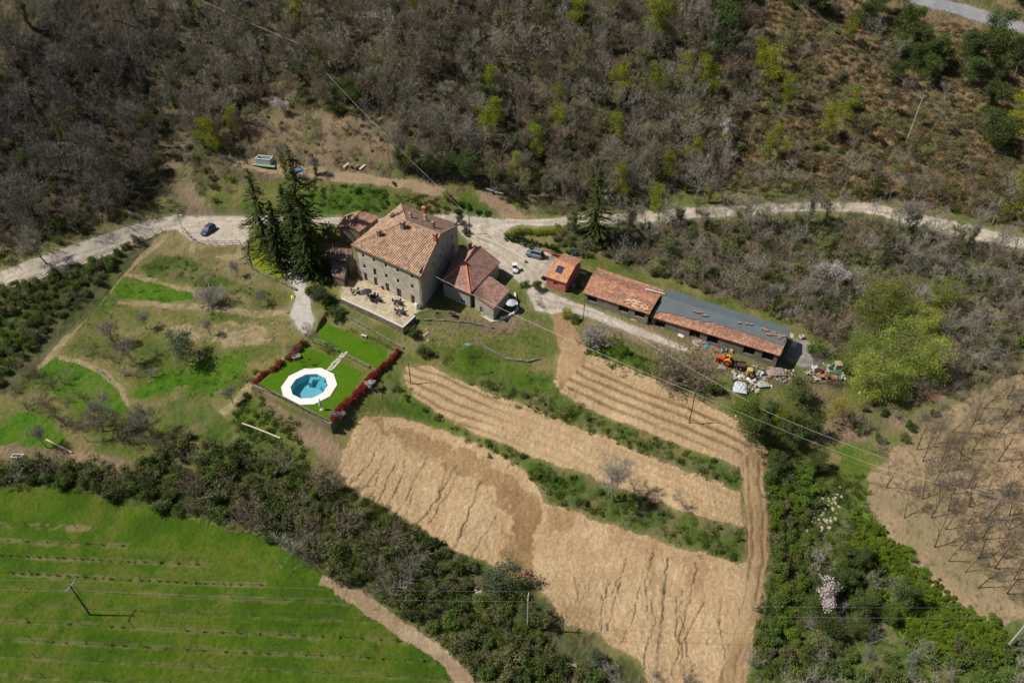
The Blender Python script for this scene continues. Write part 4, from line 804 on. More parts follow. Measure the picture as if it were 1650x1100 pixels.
# ------------------------------------------------------------------ walls, fences
def along(px, step=1.2):
    w = GG(px); out = [w[0]]
    for a, b in zip(w[:-1], w[1:]):
        n = max(1, int(np.linalg.norm(b - a) / step)); out += [a + (b - a) * (i + 1) / n for i in range(n)]
    o = np.array(out); o[:, 2] = hf(o[:, 0], o[:, 1]); return o
def stone_wall(name, label, px, h, th, m=None, down=.8, zt=None, cap=None, jit=.08, cat='wall'):
    pts = along(px, .9); r = random.Random(len(label)); mb = MB(); tops = [(zt if zt is not None else p[2] + h) + r.uniform(-jit, jit) for p in pts]; n = len(pts); L = []; R = []
    for i in range(n):
        d = pts[min(i + 1, n - 1)] - pts[max(i - 1, 0)]; d = d[:2] / (np.linalg.norm(d[:2]) + 1e-9); nn = np.array([-d[1], d[0]]); j = r.uniform(-.05, .05) if jit else 0
        L.append(pts[i][:2] + nn * (th / 2 + j)); R.append(pts[i][:2] - nn * (th / 2 - j))
    vs = []; fs = []
    for i in range(n):
        lo = pts[i][2] - down if zt is None else min(pts[i][2], zt) - down - 1; vs += [(*R[i], lo), (*R[i], tops[i]), (*L[i], tops[i]), (*L[i], lo)]
        if i: a, b = (i - 1) * 4, i * 4; fs += [(a, b, b + 1, a + 1), (a + 1, b + 1, b + 2, a + 2), (a + 2, b + 2, b + 3, a + 3)]
    fs += [(0, 1, 2, 3), tuple((n - 1) * 4 + k for k in (3, 2, 1, 0))]; mb.add(vs, fs)
    if cap is None: return tag(link(name, mb.mesh(name, m or M_DRY)), label, cat)
    t = thing(name, label, cat, (0, 0, 0)); link('masonry', mb.mesh('masonry', m or M_DRY), t); c = MB(); vs = []; fs = []
    for i in range(n):
        e = (L[i] - R[i]) / th * .06; z = tops[i] + .003; vs += [(*(R[i] - e), z), (*(R[i] - e), z + .09), (*(L[i] + e), z + .09), (*(L[i] + e), z)]
        if i: a, b = (i - 1) * 4, i * 4; fs += [(a, b, b + 1, a + 1), (a + 1, b + 1, b + 2, a + 2), (a + 2, b + 2, b + 3, a + 3), (a + 3, b + 3, b, a)]
    fs += [(0, 1, 2, 3), tuple((n - 1) * 4 + k for k in (3, 2, 1, 0))]; c.add(vs, fs); link('coping', c.mesh('coping', cap), t); return t
def zpx(l, z): return [tuple(J_(P(a, b, z))) for a, b in l]
def J_(p):
    z = p[2] - CAM_H; dep = p[1] * CT - z * ST; v = p[1] * ST + z * CT; return 825 + FPX * p[0] / dep, 550 - FPX * v / dep
def wall_at(name, label, pl, zt, th, h, m, cap, jit=.02):
    t = thing(name, label, 'wall', (0, 0, 0)); mb = MB(); c = MB(); w = [P(a, b, zt) for a, b in pl]
    for i, (a, b) in enumerate(zip(w[:-1], w[1:])):
        d = b - a; L = np.linalg.norm(d); rz = math.atan2(d[1], d[0]); mm = (a + b) / 2; mb.box((mm[0], mm[1], zt - h / 2 - .002 * i), (L + th * .5, th + .004 * i, h), rz); c.box((mm[0], mm[1], zt + .05 + .004 * i), (L + th * .5, th + .12, .09), rz)
    link('masonry', mb.mesh('masonry', m), t); link('coping', c.mesh('coping', cap), t); return t
wall_at('terrace_wall', 'tall stone retaining wall with pale coping along the front of the house terrace', [(551,481),(600,503),(650,527)], .35, .45, 2.8, M_DRY, M_LIME)
wall_at('terrace_wall', 'short stone return wall at the right end of the house terrace', [(650,526),(668,509)], .3, .4, 2.2, M_DRY, M_LIME)
wall_at('garden_wall', 'long low stone wall below the round pool, edging the lawn', [(408,621),(440,632),(470,648),(500,663),(533,682)], -3.75, .5, 2.6, M_DRY, mat('grey_coping', (.22, .19, .16), (.15, .13, .11), scale=4))
stone_wall('dry_stone_wall', 'low dry stone edging that curves below the yellow green lawn by the conifers', [(399,388),(398,410),(404,432),(430,445),(455,455),(478,468)], .35, .5)
stone_wall('dry_stone_wall', 'thin dark stone edging between the terrace wall and the upper lawn', [(556,508),(590,527),(620,545),(650,562)], .35, .4)
stone_wall('dry_stone_wall', 'low stone edging between the two pool lawns, left of the steps', [(512,548),(530,556),(546,566)], .3, .4)
stone_wall('dry_stone_wall', 'low stone edging between the two pool lawns, right of the steps', [(560,573),(580,584),(596,592)], .3, .4)
stone_wall('yard_wall', 'long pale concrete wall on the yard side of the annex', [(768,384),(790,392),(815,404),(838,417),(846,424)], .9, .35, M_LIME, jit=.01)
stone_wall('yard_wall', 'low stone kerb wall below the round clipped shrubs at the yard edge', [(812,377),(835,392),(855,400),(872,404)], .5, .35, M_DRY)
stone_wall('yard_wall', 'low reddish brick kerb wall between the grey jeep and the pink hut', [(874,404),(890,411),(906,413)], .5, .3, M_BRICK)
stone_wall('patio_wall', 'curving white parapet round the small patio at the annex right corner', [(829,474),(832,486),(834,499),(827,507),(814,513),(806,514)], .55, .3, M_WHITE, jit=.01)
stone_wall('dry_stone_wall', 'thin stone edging along the dry garden bank below the annex', [(683,516),(720,517),(760,521),(795,529)], .25, .35)
stone_wall('dry_stone_wall', 'broken line of pale stones on the bank under the annex garden', [(765,545),(785,562),(815,578),(850,583),(870,578)], .3, .5, jit=.15)
stone_wall('dry_stone_wall', 'short pale stone line crossing the left orchard beside the round green patch', [(150,592),(165,600),(178,612)], .15, .4, jit=.1)

def fence(name, label, px, posts, h=1.1, m=M_WOODG, brace=True, rails=(.5, 1.0), wire=False, lean=0):
    w = GG(px); seg = np.concatenate([[0], np.cumsum(np.linalg.norm(np.diff(w[:, :2], axis=0), axis=1))]); t = thing(name, label, 'fence', (0, 0, 0))
    S = np.linspace(0, seg[-1], posts); X = np.interp(S, seg, w[:, 0]); Y = np.interp(S, seg, w[:, 1]); Z = hf(X, Y)
    me = MB(); me.tube((0, 0, -.4), (0, 0, h), .06 if not wire else .04, .05 if not wire else .035, 6); me = me.mesh('post', m)
    for x, y, z in zip(X, Y, Z): link('post', me, t, (x, y, z))
    for i in range(posts - 1):
        a = np.array([X[i], Y[i], Z[i]]); b = np.array([X[i + 1], Y[i + 1], Z[i + 1]]); r = MB()
        for q in rails: r.tube(a + [0, 0, h * q], b + [0, 0, h * q], .04 if not wire else .012, .04 if not wire else .012, 5)
        if brace: r.tube(a + [0, 0, .1], b + [0, 0, h * .95], .035, .035, 5)
        link('rail' if not wire else 'wire', r.mesh('rail', m), t)
    return t
fence('wooden_fence', 'long wooden post fence along the lower edge of the left gravel road', [(-40,480),(0,468),(60,450),(105,434),(150,420),(210,395),(262,373)], 22)
fence('wooden_fence', 'wooden fence with diagonal braces curving round the car park', [(298,372),(306,385),(318,392),(330,395),(360,395),(388,394)], 11)
fence('wooden_fence', 'short wooden fence running down beside the yellow green lawn', [(390,398),(396,412),(402,432),(415,440)], 6)
fence('garden_fence', 'dark wooden fence behind the lower edge of the pool lawn', [(410,624),(440,636),(470,651),(500,667),(530,685)], 14, .8, M_WOODB)
fence('wire_fence', 'thin wire fence on slim posts along the right side of the tractor track', [(1232,778),(1236,850),(1240,915),(1236,965),(1225,1010),(1214,1040)], 10, 1.2, M_WOODG, False, (.3, .6, .9), True)
fence('wire_fence', 'green wire fence beside the dirt path left of the dry meadow', [(262,374),(235,398),(205,420),(200,428)], 7, 1.2, mat('green_wire', (.12, .16, .10)), False, (.25, .5, .75, .95), True)
fence('handrail', 'thin metal rail around the left corner of the house terrace', [(553,472),(559,466),(568,476)], 3, 1.0, M_METAL, False, (.5, .98), True)

# ------------------------------------------------------------------ pool
def pool():
    t = thing('swimming_pool', 'ten sided swimming pool with a broad white deck on the lawn', 'pool', (PC[0], PC[1], POOL_Z)); t.location = (0, 0, 0); ri = PR * .663; a = math.radians(4)
    o = deca(PR, a); i_ = deca(ri, a); z = POOL_Z; q = MB()
    for k in range(10):
        l = (k + 1) % 10; vs = [(*o[k], z + .12), (*o[l], z + .12), (*i_[l], z + .12), (*i_[k], z + .12), (*o[k], z - .3), (*o[l], z - .3), (*i_[l], z - .05), (*i_[k], z - .05)]; q.add(vs, [(0, 1, 2, 3), (0, 4, 5, 1), (3, 2, 6, 7)])
    link('deck', q.mesh('deck', mat('white_deck', (.82, .79, .76), (.78, .745, .71), scale=1.5, rough=.7)), t)
    M_P = mat('pool_liner', (.34, .62, .66), (.30, .57, .61), scale=2.5, rough=.5); q = MB(); dz = z - 1.75; i2 = deca(ri + .002, a)
    for k in range(10): l = (k + 1) % 10; q.add([(*i2[k], z - .05), (*i2[l], z - .05), (*i2[l], dz), (*i2[k], dz)], [(0, 1, 2, 3)])
    q.add([(*p, dz) for p in i2], [tuple(range(10))]); link('basin', q.mesh('basin', M_P), t)
    s = MB(); c = PC
    def blk(x0, x1, y0, y1, z1): s.box((c[0] + (x0 + x1) / 2 * ri, c[1] + (y0 + y1) / 2 * ri, (dz + z1) / 2), ((x1 - x0) * ri, (y1 - y0) * ri, z1 - dz))
    blk(-.16, .38, .70, .93, z - .55); blk(-.16, .02, .42, .70, z - .55); blk(.70, .97, -.12, .04, z - .4)
    for k in range(4): s.box((c[0] + ri * (.58 - .07 * k) , c[1] + ri * (.66 - .09 * k), dz + (1.35 - .32 * k) / 2), (1.25, .42, 1.35 - .32 * k), math.radians(-36))
    blk(.60, .88, .06, .42, z - .35)
    link('steps', s.mesh('steps', mat('pool_steps', (.30, .55, .62), (.26, .50, .58), scale=3)), t)
    w = MB(); w.add([(*p, z - .16) for p in deca(ri - .002, a)], [tuple(range(10))]); m = bpy.data.materials.new('pool_water'); m.use_nodes = True; n = m.node_tree.nodes; l = m.node_tree.links; n.clear()
    ou = n.new('ShaderNodeOutputMaterial'); tr = n.new('ShaderNodeBsdfTransparent'); tr.inputs[0].default_value = (.60, .82, .87, 1); gl = n.new('ShaderNodeBsdfGlossy'); gl.inputs['Roughness'].default_value = .03; fr = n.new('ShaderNodeFresnel'); fr.inputs[0].default_value = 1.33; mx = n.new('ShaderNodeMixShader')
    tc = n.new('ShaderNodeTexCoord'); nz = n.new('ShaderNodeTexNoise'); nz.inputs['Scale'].default_value = 3; bp = n.new('ShaderNodeBump'); bp.inputs['Strength'].default_value = .2; bp.inputs['Distance'].default_value = .05
    l.new(tc.outputs['Object'], nz.inputs[0]); l.new(nz.outputs[0], bp.inputs['Height']); l.new(bp.outputs[0], gl.inputs['Normal']); l.new(bp.outputs[0], fr.inputs['Normal']); l.new(fr.outputs[0], mx.inputs[0]); l.new(tr.outputs[0], mx.inputs[1]); l.new(gl.outputs[0], mx.inputs[2]); l.new(mx.outputs[0], ou.inputs[0])
    link('water', w.mesh('water', m), t)
pool()
# closed white parasol at the lower edge of the deck
p = P(518, 660, POOL_Z); t = thing('closed_parasol', 'closed white parasol standing at the lower edge of the pool deck', 'parasol', (p[0], p[1], POOL_Z))
q = MB(); q.tube((0, 0, 0), (0, 0, 2.9), .03, .03, 8); link('pole', q.mesh('pole', M_METAL), t); q = MB(); q.lathe([(.05, 2.95), (.10, 2.7), (.22, 1.9), (.30, 1.25), (.26, 1.0), (.08, .95)], n=10); link('canopy', q.mesh('canopy', M_WHITE, True), t); q = MB(); q.lathe([(.35, 0), (.35, .12), (.1, .16)], n=12); link('base', q.mesh('base', M_LIME), t)
# stepping stones: one thing each
rr = random.Random(8)
for k in range(12):
    f = k / 11; a = P(555.5 - 25 * f, 568 + 28.5 * f, -3.0 - 1.0 * min(1, f * 2.2)); 
    for s in (-1, 1):
        x, y = a[0] + s * .42 + rr.uniform(-.1, .1), a[1] + s * .12 + rr.uniform(-.1, .1); q = MB(); n = 6; q.prism([(math.cos(2 * PI * i / n) * rr.uniform(.28, .4), math.sin(2 * PI * i / n) * rr.uniform(.2, .32)) for i in range(n)], -.1, .05)
        o = link('stepping_stone', q.mesh('stepping_stone', M_LIME), None, (x, y, hz(x, y) + .03)); tag(o, 'flat pale stepping stone on the path down to the round pool', 'stepping stone', 'stepping stones to the pool')

# ------------------------------------------------------------------ vehicles
def paint(name, c, rough=.3, metal=.3): return mat(name, c, tuple(x * .92 for x in c), scale=2, rough=rough, metal=metal, spec=.5)
def loft(secs, m, name):
    mb = MB(); n = len(secs[0]); vs = [p for s in secs for p in s]; fs = []
    for k in range(len(secs) - 1):
        for i in range(n): j = (i + 1) % n; fs.append((k * n + i, k * n + j, (k + 1) * n + j, (k + 1) * n + i))
    fs += [tuple(range(n))[::-1], tuple(range((len(secs) - 1) * n, len(secs) * n))]; mb.add(vs, fs); return mb.mesh(name, m, False)
def sec(x, hw, z0, z1, b=.12): return [(x, -hw + b, z0), (x, hw - b, z0), (x, hw, z0 + b), (x, hw * 1.0, z1 - b * 1.3), (x, hw - b * 1.2, z1), (x, -hw + b * 1.2, z1), (x, -hw, z1 - b * 1.3), (x, -hw, z0 + b)]
def wheel(root, x, y, r, w, rim=M_METAL):
    q = MB(); q.tube((x, y - w / 2, r), (x, y + w / 2, r), r, r, 16); o = link('wheel', q.mesh('wheel', mat('tyre_rubber', (.02, .02, .02), rough=.8)), root); q = MB(); s = 1 if y > 0 else -1; q.tube((x, y + s * w * .3, r), (x, y + s * (w / 2 + .015), r), r * .62, r * .58, 10); link('rim', q.mesh('rim', rim), o)
def car(name, label, loc, rz, m, L=4.3, Wd=1.78, boxy=False, rack=False):
    t = thing(name, label, 'car', loc, rz); h = Wd / 2; l = L / 2; zt = .95 if not boxy else 1.08
    S = [(-l, h * .80, .38, zt - .12), (-l + .12, h * .93, .26, zt), (-l + .8, h, .22, zt + .02), (0, h, .20, zt), (l - 1.25, h, .22, zt - .05), (l - .55, h * .96, .24, zt - (.14 if not boxy else .04)), (l - .12, h * .86, .28, zt - (.26 if not boxy else .08)), (l, h * .74, .36, zt - (.40 if not boxy else .2))]
    link('body', loft([sec(*s) for s in S], m, 'body'), t)
    top = 1.50 if not boxy else 1.82; c = [(-l + .12, h * .86, zt - .02, zt), (-l + (.42 if not boxy else .2), h * .78, zt - .03, top - .08), (-.2, h * .78, zt - .04, top), (l - (2.0 if not boxy else 1.75), h * .76, zt - .05, top - .04), (l - 1.15, h * .82, zt - .06, zt - .02)]
    link('window', loft([sec(x, hw, a, b, .04) if b - a > .15 else [(x, -hw, a), (x, hw, a), (x, hw, a + .01), (x, hw, a + .012), (x, hw, b), (x, -hw, b), (x, -hw, a + .012), (x, -hw, a + .01)] for x, hw, a, b in c], mat('car_glass', (.02, .025, .03), (.03, .035, .04), rough=.5, spec=.25), 'window'), t)
    q = MB(); q.prism([(-l + .45, -h * .70), (l - 2.05 if not boxy else l - 1.8, -h * .68), (l - 2.05 if not boxy else l - 1.8, h * .68), (-l + .45, h * .70)], top - .06, top + .035); link('roof', q.mesh('roof', m), t)
    for s in (-1, 1):
        for x in (-l + .45, -.35, l - 2.0):
            q = MB(); q.tube((x - .05, s * h * .80, zt), (x, s * h * .72, top), .045, .04, 4); link('pillar', q.mesh('pillar', m), t)
        q = MB(); q.box((l - 1.45, s * (h + .1), zt + .08), (.18, .2, .14)); link('mirror', q.mesh('mirror', m), t)
        q = MB(); q.box((l - .12, s * h * .62, zt - .36 + (.12 if boxy else 0)), (.18, .34, .14), s * -.25); link('headlight', q.mesh('headlight', M_WHITE), t)
        q = MB(); q.box((-l + .05, s * h * .70, zt - .18), (.12, .22, .2)); link('taillight', q.mesh('taillight', mat('red_lens', (.5, .02, .02), rough=.3)), t)
        for x in (-l + .8, l - .82): wheel(t, x, s * (h - .10), .33 if not boxy else .39, .22)
    for x in (-l - .01, l + .0): q = MB(); q.box((x, 0, .45), (.14, Wd * .8, .2)); link('bumper', q.mesh('bumper', mat('dark_plastic', (.03, .03, .035), rough=.6)), t)
    q = MB(); q.box((-l - .07, 0, .62), (.03, .5, .12)); link('number_plate', q.mesh('number_plate', M_WHITE), t)
    if rack:
        q = MB()
        for s in (-1, 1): q.tube((-l + .3, s * h * .72, top + .16), (l - 1.8, s * h * .72, top + .16), .03, .03, 5)
        for k in range(5): x = -l + .3 + k * (L - 2.1) / 4; q.tube((x, -h * .72, top + .16), (x, h * .72, top + .16), .028, .028, 5)
        link('roof_rack', q.mesh('roof_rack', M_WHITE), t); q = MB(); q.tube((-l - .16, 0, .95), (-l - .36, 0, .95), .36, .36, 14); link('spare_wheel', q.mesh('spare_wheel', mat('tyre_rubber', (.02, .02, .02))), t)
    return t
def heading(a, b): return math.atan2(b[1] - a[1], b[0] - a[0])
a, b = G(327, 381), G(345, 366); car('parked_car', 'dark blue hatchback parked alone on the gravel car park', ((a + b) / 2), heading(b, a), paint('dark_blue_paint', (.085, .115, .20)))
a, b = G(849, 412), G(874, 412); car('jeep', 'grey jeep with a white roof rack standing in the gravel yard', ((a + b) / 2 + [0, -.3, 0]), heading(b, a) - .35, paint('grey_green_paint', (.20, .25, .27)), 4.1, 1.75, True, True)
p = G(30, 737); t = thing('white_tub', 'small white rectangular tub lying on the dirt lane at the left edge', 'tub', p, 0); q = MB()
for s in (-1, 1): q.box((0, s * .38, .33), (2.0, .1, .5)); q.box((s * .95, 0, .33), (.1, .66, .5))
q.box((0, 0, .1), (1.9, .66, .1)); link('shell', q.mesh('shell', M_WHITE), t)
q = MB(); q.box((-.3, 0, .3), (.5, .5, .25)); q.box((.45, 0, .28), (.3, .5, .2)); link('contents', q.mesh('contents', M_GREY_IN), t)
# small white buggy
p = G(830, 437); t = thing('buggy', 'small white open buggy with dark seats beside the annex patio plants', 'buggy', p, -1.35)
q = MB(); q.box((.35, 0, .5), (1.1, 1.1, .45)); q.box((-.6, 0, .42), (.9, 1.15, .3)); q.box((.95, 0, .42), (.3, .8, .25)); link('body', q.mesh('body', M_WHITE), t)
q = MB(); q.box((-.35, 0, .68), (.5, .95, .16)); q.box((-.62, 0, .95), (.12, .95, .5), 0, ('Y', -.15)); link('seat', q.mesh('seat', mat('dark_seat', (.03, .03, .06))), t); q = MB(); q.tube((.1, .25, .7), (-.05, .25, 1.05), .025); q.tube((-.1, .25, 1.0), (-.02, .25, 1.08), .2, .2, 10); link('steering_wheel', q.mesh('steering_wheel', M_DARK), t)
q = MB(); q.prism([(-.8, -.6), (.3, -.6), (.3, .6), (-.8, .6)], 1.75, 1.8); 
for x in (-.75, .25):
    for s in (-1, 1): q.tube((x, s * .55, .6), (x, s * .55, 1.76), .025)
link('canopy', q.mesh('canopy', M_WHITE), t)
for x in (-.65, .75):
    for s in (-1, 1): wheel(t, x, s * .55, .27, .18)
# tractor and trailer
a, b = G(1155, 580), G(1178, 588); t = thing('tractor', 'red and orange tractor parked on the rough yard below the long barn', 'tractor', (a + b) / 2, heading(b, a)); M_RED = paint('tractor_red', (.72, .07, .02), .5, 0); M_OR = paint('tractor_orange', (.85, .27, .03), .5, 0)
q = MB(); q.v = []; link('hood', loft([sec(.1, .36, .75, 1.35, .08), sec(1.3, .34, .72, 1.32, .08), sec(1.55, .28, .72, 1.2, .06)], M_RED, 'hood'), t)
q = MB(); q.box((.7, 0, .62), (1.9, .4, .35)); q.box((-.6, 0, .7), (1.2, .5, .5)); link('chassis', q.mesh('chassis', M_DARK), t)
for s in (-1, 1):
    wheel(t, -.75, s * .72, .72, .38, M_RED); wheel(t, 1.15, s * .62, .42, .24, M_RED); q = MB()
    for k in range(6): a1 = PI * (.05 + k * .16); q.box((-.75 + .80 * math.cos(a1), s * .72, .72 + .80 * math.sin(a1)), (.42, .44, .05), 0, ('Y', -a1 + PI / 2))
    link('fender', q.mesh('fender', M_OR), t)
q = MB(); q.box((-.55, 0, 1.05), (.5, .5, .15)); q.box((-.8, 0, 1.35), (.12, .5, .5)); link('seat', q.mesh('seat', mat('yellow_seat', (.75, .68, .05))), t); q = MB(); q.tube((.1, 0, 1.3), (-.15, 0, 1.6), .03); q.tube((-.13, 0, 1.58), (-.17, 0, 1.63), .22, .22, 10); link('steering_wheel', q.mesh('steering_wheel', M_DARK), t); q = MB(); q.tube((.9, .25, 1.3), (.9, .25, 2.0), .04); link('exhaust', q.mesh('exhaust', M_METAL), t)
q = MB()
for s in (-1, 1): q.tube((-.95, s * .5, 1.2), (-1.0, s * .5, 2.3), .035)
q.tube((-1.0, -.5, 2.3), (-1.0, .5, 2.3), .035); link('roll_bar', q.mesh('roll_bar', M_OR), t)
p = G(1192, 592); t = thing('trailer', 'dark open farm trailer standing behind the tractor', 'trailer', p, heading(G(1178, 588), G(1155, 580)) + .25)
q = MB(); q.box((0, 0, .65), (2.0, 1.4, .08)); 
for s in (-1, 1): q.box((0, s * .7, .85), (2.0, .06, .45)); q.box((s * 1.0, 0, .85), (.06, 1.4, .45))
link('body', q.mesh('body', mat('rusty_dark', (.07, .05, .045), (.12, .07, .05), scale=5)), t); q = MB(); q.tube((1.0, 0, .55), (1.8, 0, .5), .05); link('drawbar', q.mesh('drawbar', M_DARK), t)
for s in (-1, 1): wheel(t, -.1, s * .82, .35, .18)

# ------------------------------------------------------------------ terrace furniture
def table(label, p, rz, L=1.6, Wd=.9, m=None, round_=False, name='garden_table'):
    m = m or mat('dark_furniture', (.045, .042, .055), (.06, .055, .07), rough=.6); t = thing(name, label, 'table', p, rz); q = MB()
    if round_: q.lathe([(L / 2, .70), (L / 2, .75)], n=18)
    else: q.box((0, 0, .73), (L, Wd, .05))
    link('table_top', q.mesh('table_top', m), t)
    for x in (-1, 1):
        for y in (-1, 1): q = MB(); q.tube((x * L * .4 * (.7 if round_ else 1), y * Wd * .38, 0), (x * L * .38 * (.7 if round_ else 1), y * Wd * .36, .7), .03); link('leg', q.mesh('leg', m), t)
_ch = {}
def chair(label, p, rz, group, m=None):
    m = m or mat('dark_furniture', (.045, .042, .055)); t = thing('garden_chair', label, 'chair', p, rz, group)
    if m.name not in _ch:
        a = MB(); a.box((0, 0, .44), (.48, .48, .05)); b = MB(); b.box((-.23, 0, .72), (.04, .48, .5), 0, ('Y', -.12)); c = MB(); c.tube((0, 0, 0), (0, 0, .42), .02); _ch[m.name] = (a.mesh('seat', m), b.mesh('backrest', m), c.mesh('leg', m))
    a, b, c = _ch[m.name]; link('seat', a, t); link('backrest', b, t)
    for x in (-.2, .2):
        for y in (-.2, .2): link('leg', c, t, (x, y, 0))
sets = [((573,472),'small grey table at the left end of the terrace',1.1,.8,False,mat('grey_furniture', (.17, .18, .18), (.13, .14, .14))),((604,483),'large dark dining table near the middle of the terrace',2.6,1.1,False,None),((641,490),'dark table in front of the fourth farmhouse door',1.4,.9,False,None),((645,505),'dark table by the right front corner of the terrace wall',1.5,.9,False,mat('green_furniture', (.07, .08, .055), (.05, .06, .04)))]
for k, ((px, py), lab, L, Wd, rd, m) in enumerate(sets):
    p = P(px, py, .02); table(lab, p, -.55, L, Wd, m, rd)
    where = ['at the small grey table, left end of the terrace', 'at the large dark dining table on the terrace', 'at the table before the fourth farmhouse door', 'at the table by the terrace right corner'][k]
    for j, (dx, dy, r) in enumerate([(-L / 2 - .35, 0, 0), (L / 2 + .35, 0, PI), (0, Wd / 2 + .35, -PI / 2), (0, -Wd / 2 - .35, PI / 2)] + ([(-.8, Wd / 2 + .35, -PI / 2), (.8, -Wd / 2 - .35, PI / 2)] if k == 1 else [])):
        c, s = math.cos(-.55), math.sin(-.55); chair('dark garden chair ' + where, (p[0] + dx * c - dy * s, p[1] + dx * s + dy * c, .02), -.55 + r + rr.uniform(-.3, .3), 'chairs ' + where)
p = P(592.5, 482, .02); t = thing('parasol', 'dark round parasol over the left end of the dining table', 'parasol', p); q = MB(); q.tube((0, 0, 0), (0, 0, 2.3), .03); link('pole', q.mesh('pole', M_METAL), t); q = MB(); q.lathe([(1.15, 1.95), (1.17, 2.0), (.6, 2.22), (.03, 2.4)], n=10); link('canopy', q.mesh('canopy', mat('plum_canvas', (.06, .05, .075), (.05, .04, .06))), t)
p = P(729, 509.5, hz(*P(729, 509.5, -.8)[:2])); table('low dark table on the dry ground before the annex', p, -.4, 1.6, .9)
p = P(823.5, 500, -.6); t = thing('parasol', 'open pale grey parasol on the small annex patio', 'parasol', p, .3); q = MB(); q.tube((0, 0, 0), (0, 0, 2.4), .03); link('pole', q.mesh('pole', M_METAL), t); q = MB(); q.lathe([(1.25, 2.0), (1.27, 2.05), (.6, 2.3), (.03, 2.5)], n=8); link('canopy', q.mesh('canopy', mat('pale_canvas', (.50, .53, .52), (.46, .49, .48))), t)
p = P(672.5, 497, 0); t = thing('water_tank', 'white upright water tank at the right corner of the terrace', 'tank', p); q = MB(); q.lathe([(.5, 0), (.52, .1), (.52, 1.3), (.4, 1.5), (.15, 1.58)], n=14); link('body', q.mesh('body', M_WHITE, True), t); q = MB(); q.lathe([(.16, 1.58), (.16, 1.66), (.02, 1.68)], n=10); link('lid', q.mesh('lid', M_DARK), t)
def pot(label, px, py, z, r=.3, h=.45, leaf=(.06, .12, .02), lh=.6):
    p = P(px, py, z); t = thing('potted_plant', label, 'potted plant', p); q = MB(); q.lathe([(r * .7, 0), (r, h), (r * 1.08, h), (r * .85, h - .04)], n=12); link('pot', q.mesh('pot', M_TER), t); q = MB(); g = random.Random(int(px * 7))
    for i in range(70):
        a = Vector((g.gauss(0, 1), g.gauss(0, 1), g.gauss(0, 1))).normalized() * g.uniform(.3, 1) * lh * .6; c = Vector((0, 0, h + lh * .4)) + a; d1 = Vector((g.gauss(0, 1), g.gauss(0, 1), g.gauss(0, 1))).normalized() * .1; d2 = d1.orthogonal().normalized() * .08; q.add([c - d1, c + d2, c + d1, c - d2], [(0, 1, 2, 3)])
    link('leaves', q.mesh('leaves', mat('leaf_%.2f_%.2f' % leaf[:2], leaf, tuple(x * .7 for x in leaf), transl=.2)), t)
pot('potted plant with yellow flowers in the shade of the old shed', 562.4, 455, 0, .25, .35, (.65, .6, .03), .4)
pot('potted shrub by the farmhouse wall between the second and third doors', 617, 466, 0, .22, .4, (.03, .05, .02), .5)
pot('small potted plant by the farmhouse wall left of the last door', 657.5, 481, 0, .2, .35, (.05, .09, .02), .4)
pot('terracotta pot with dark plant near the shed corner of the terrace', 572, 452, 0, .3, .4, (.05, .08, .02), .4)
pot('terracotta pot with pale grass at the farmhouse left corner', 579.5, 451.5, 0, .3, .4, (.16, .15, .07), .35)
# sun lounger pair by the upper lawn edge
p = G(587, 543.5); t = thing('garden_statue', 'pale stone bench ornament beside the upper lawn', 'bench', p, -.4); q = MB(); q.box((0, 0, .55), (1.3, .5, .12)); link('seat', q.mesh('seat', M_LIME), t)
for s in (-1, 1): q = MB(); q.box((s * .45, 0, .25), (.2, .42, .5)); link('leg', q.mesh('leg', M_LIME), t)
t.name = 'stone_bench'
p = G(478, 577); t = thing('stone_trough', 'pale weathered stone trough on the lawn under the bare tree', 'trough', p, .5); q = MB(); q.box((0, 0, .3), (1.6, .9, .12));
for s in (-1, 1): q.box((0, s * .4, .5), (1.6, .12, .35)); q.box((s * .74, 0, .5), (.12, .7, .35)); 
q.box((0, 0, .12), (1.2, .6, .25)); link('basin', q.mesh('basin', M_LIME), t)

# ------------------------------------------------------------------ upper track: container, tarpaulin, crates
a, b, c = G(413, 262), G(440, 267), G(443, 262); p = (a + b) / 2; t = thing('open_container', 'white walled open container filled with green sheeting on the upper track', 'container', p + [0, .6, 0], heading(a, b))
q = MB(); L, Wd, h = 3.9, 1.9, 1.5
for s in (-1, 1): q.box((0, s * Wd / 2, h / 2), (L, .12, h)); q.box((s * L / 2, 0, h / 2), (.12, Wd - .12, h))
q.box((0, 0, .1), (L, Wd - .12, .2)); link('side', q.mesh('side', mat('white_grey_panel', (.55, .57, .58), (.45, .47, .48))), t)
q = MB()
for s in (-1, 1): q.box((0, s * Wd / 2, h + .04), (L + .2, .2, .08)); q.box((s * L / 2, 0, h + .043), (.2, Wd - .2, .08))
link('rim', q.mesh('rim', M_WHITE), t)
q = MB(); g = random.Random(4)
for i in range(40): q.box((g.uniform(-L / 2 + .2, L / 2 - .2), g.uniform(-Wd / 2 + .2, Wd / 2 - .2), g.uniform(1.15, 1.4)), (g.uniform(.2, .7), g.uniform(.2, .5), .05), g.uniform(0, 3), ('X', g.uniform(-.3, .3)))
link('sheeting', q.mesh('sheeting', mat('green_sheet', (.16, .36, .26), (.28, .48, .40), scale=4)), t)
q = MB(); q.prism([(-2.9, -1.8), (3.4, -1.9), (3.3, -1.0), (2.9, 1.1), (-2.6, 1.2)], .03, .07); link('ground_sheet', q.mesh('ground_sheet', mat('pale_green_sheet', (.20, .32, .19), (.25, .36, .24))), t)
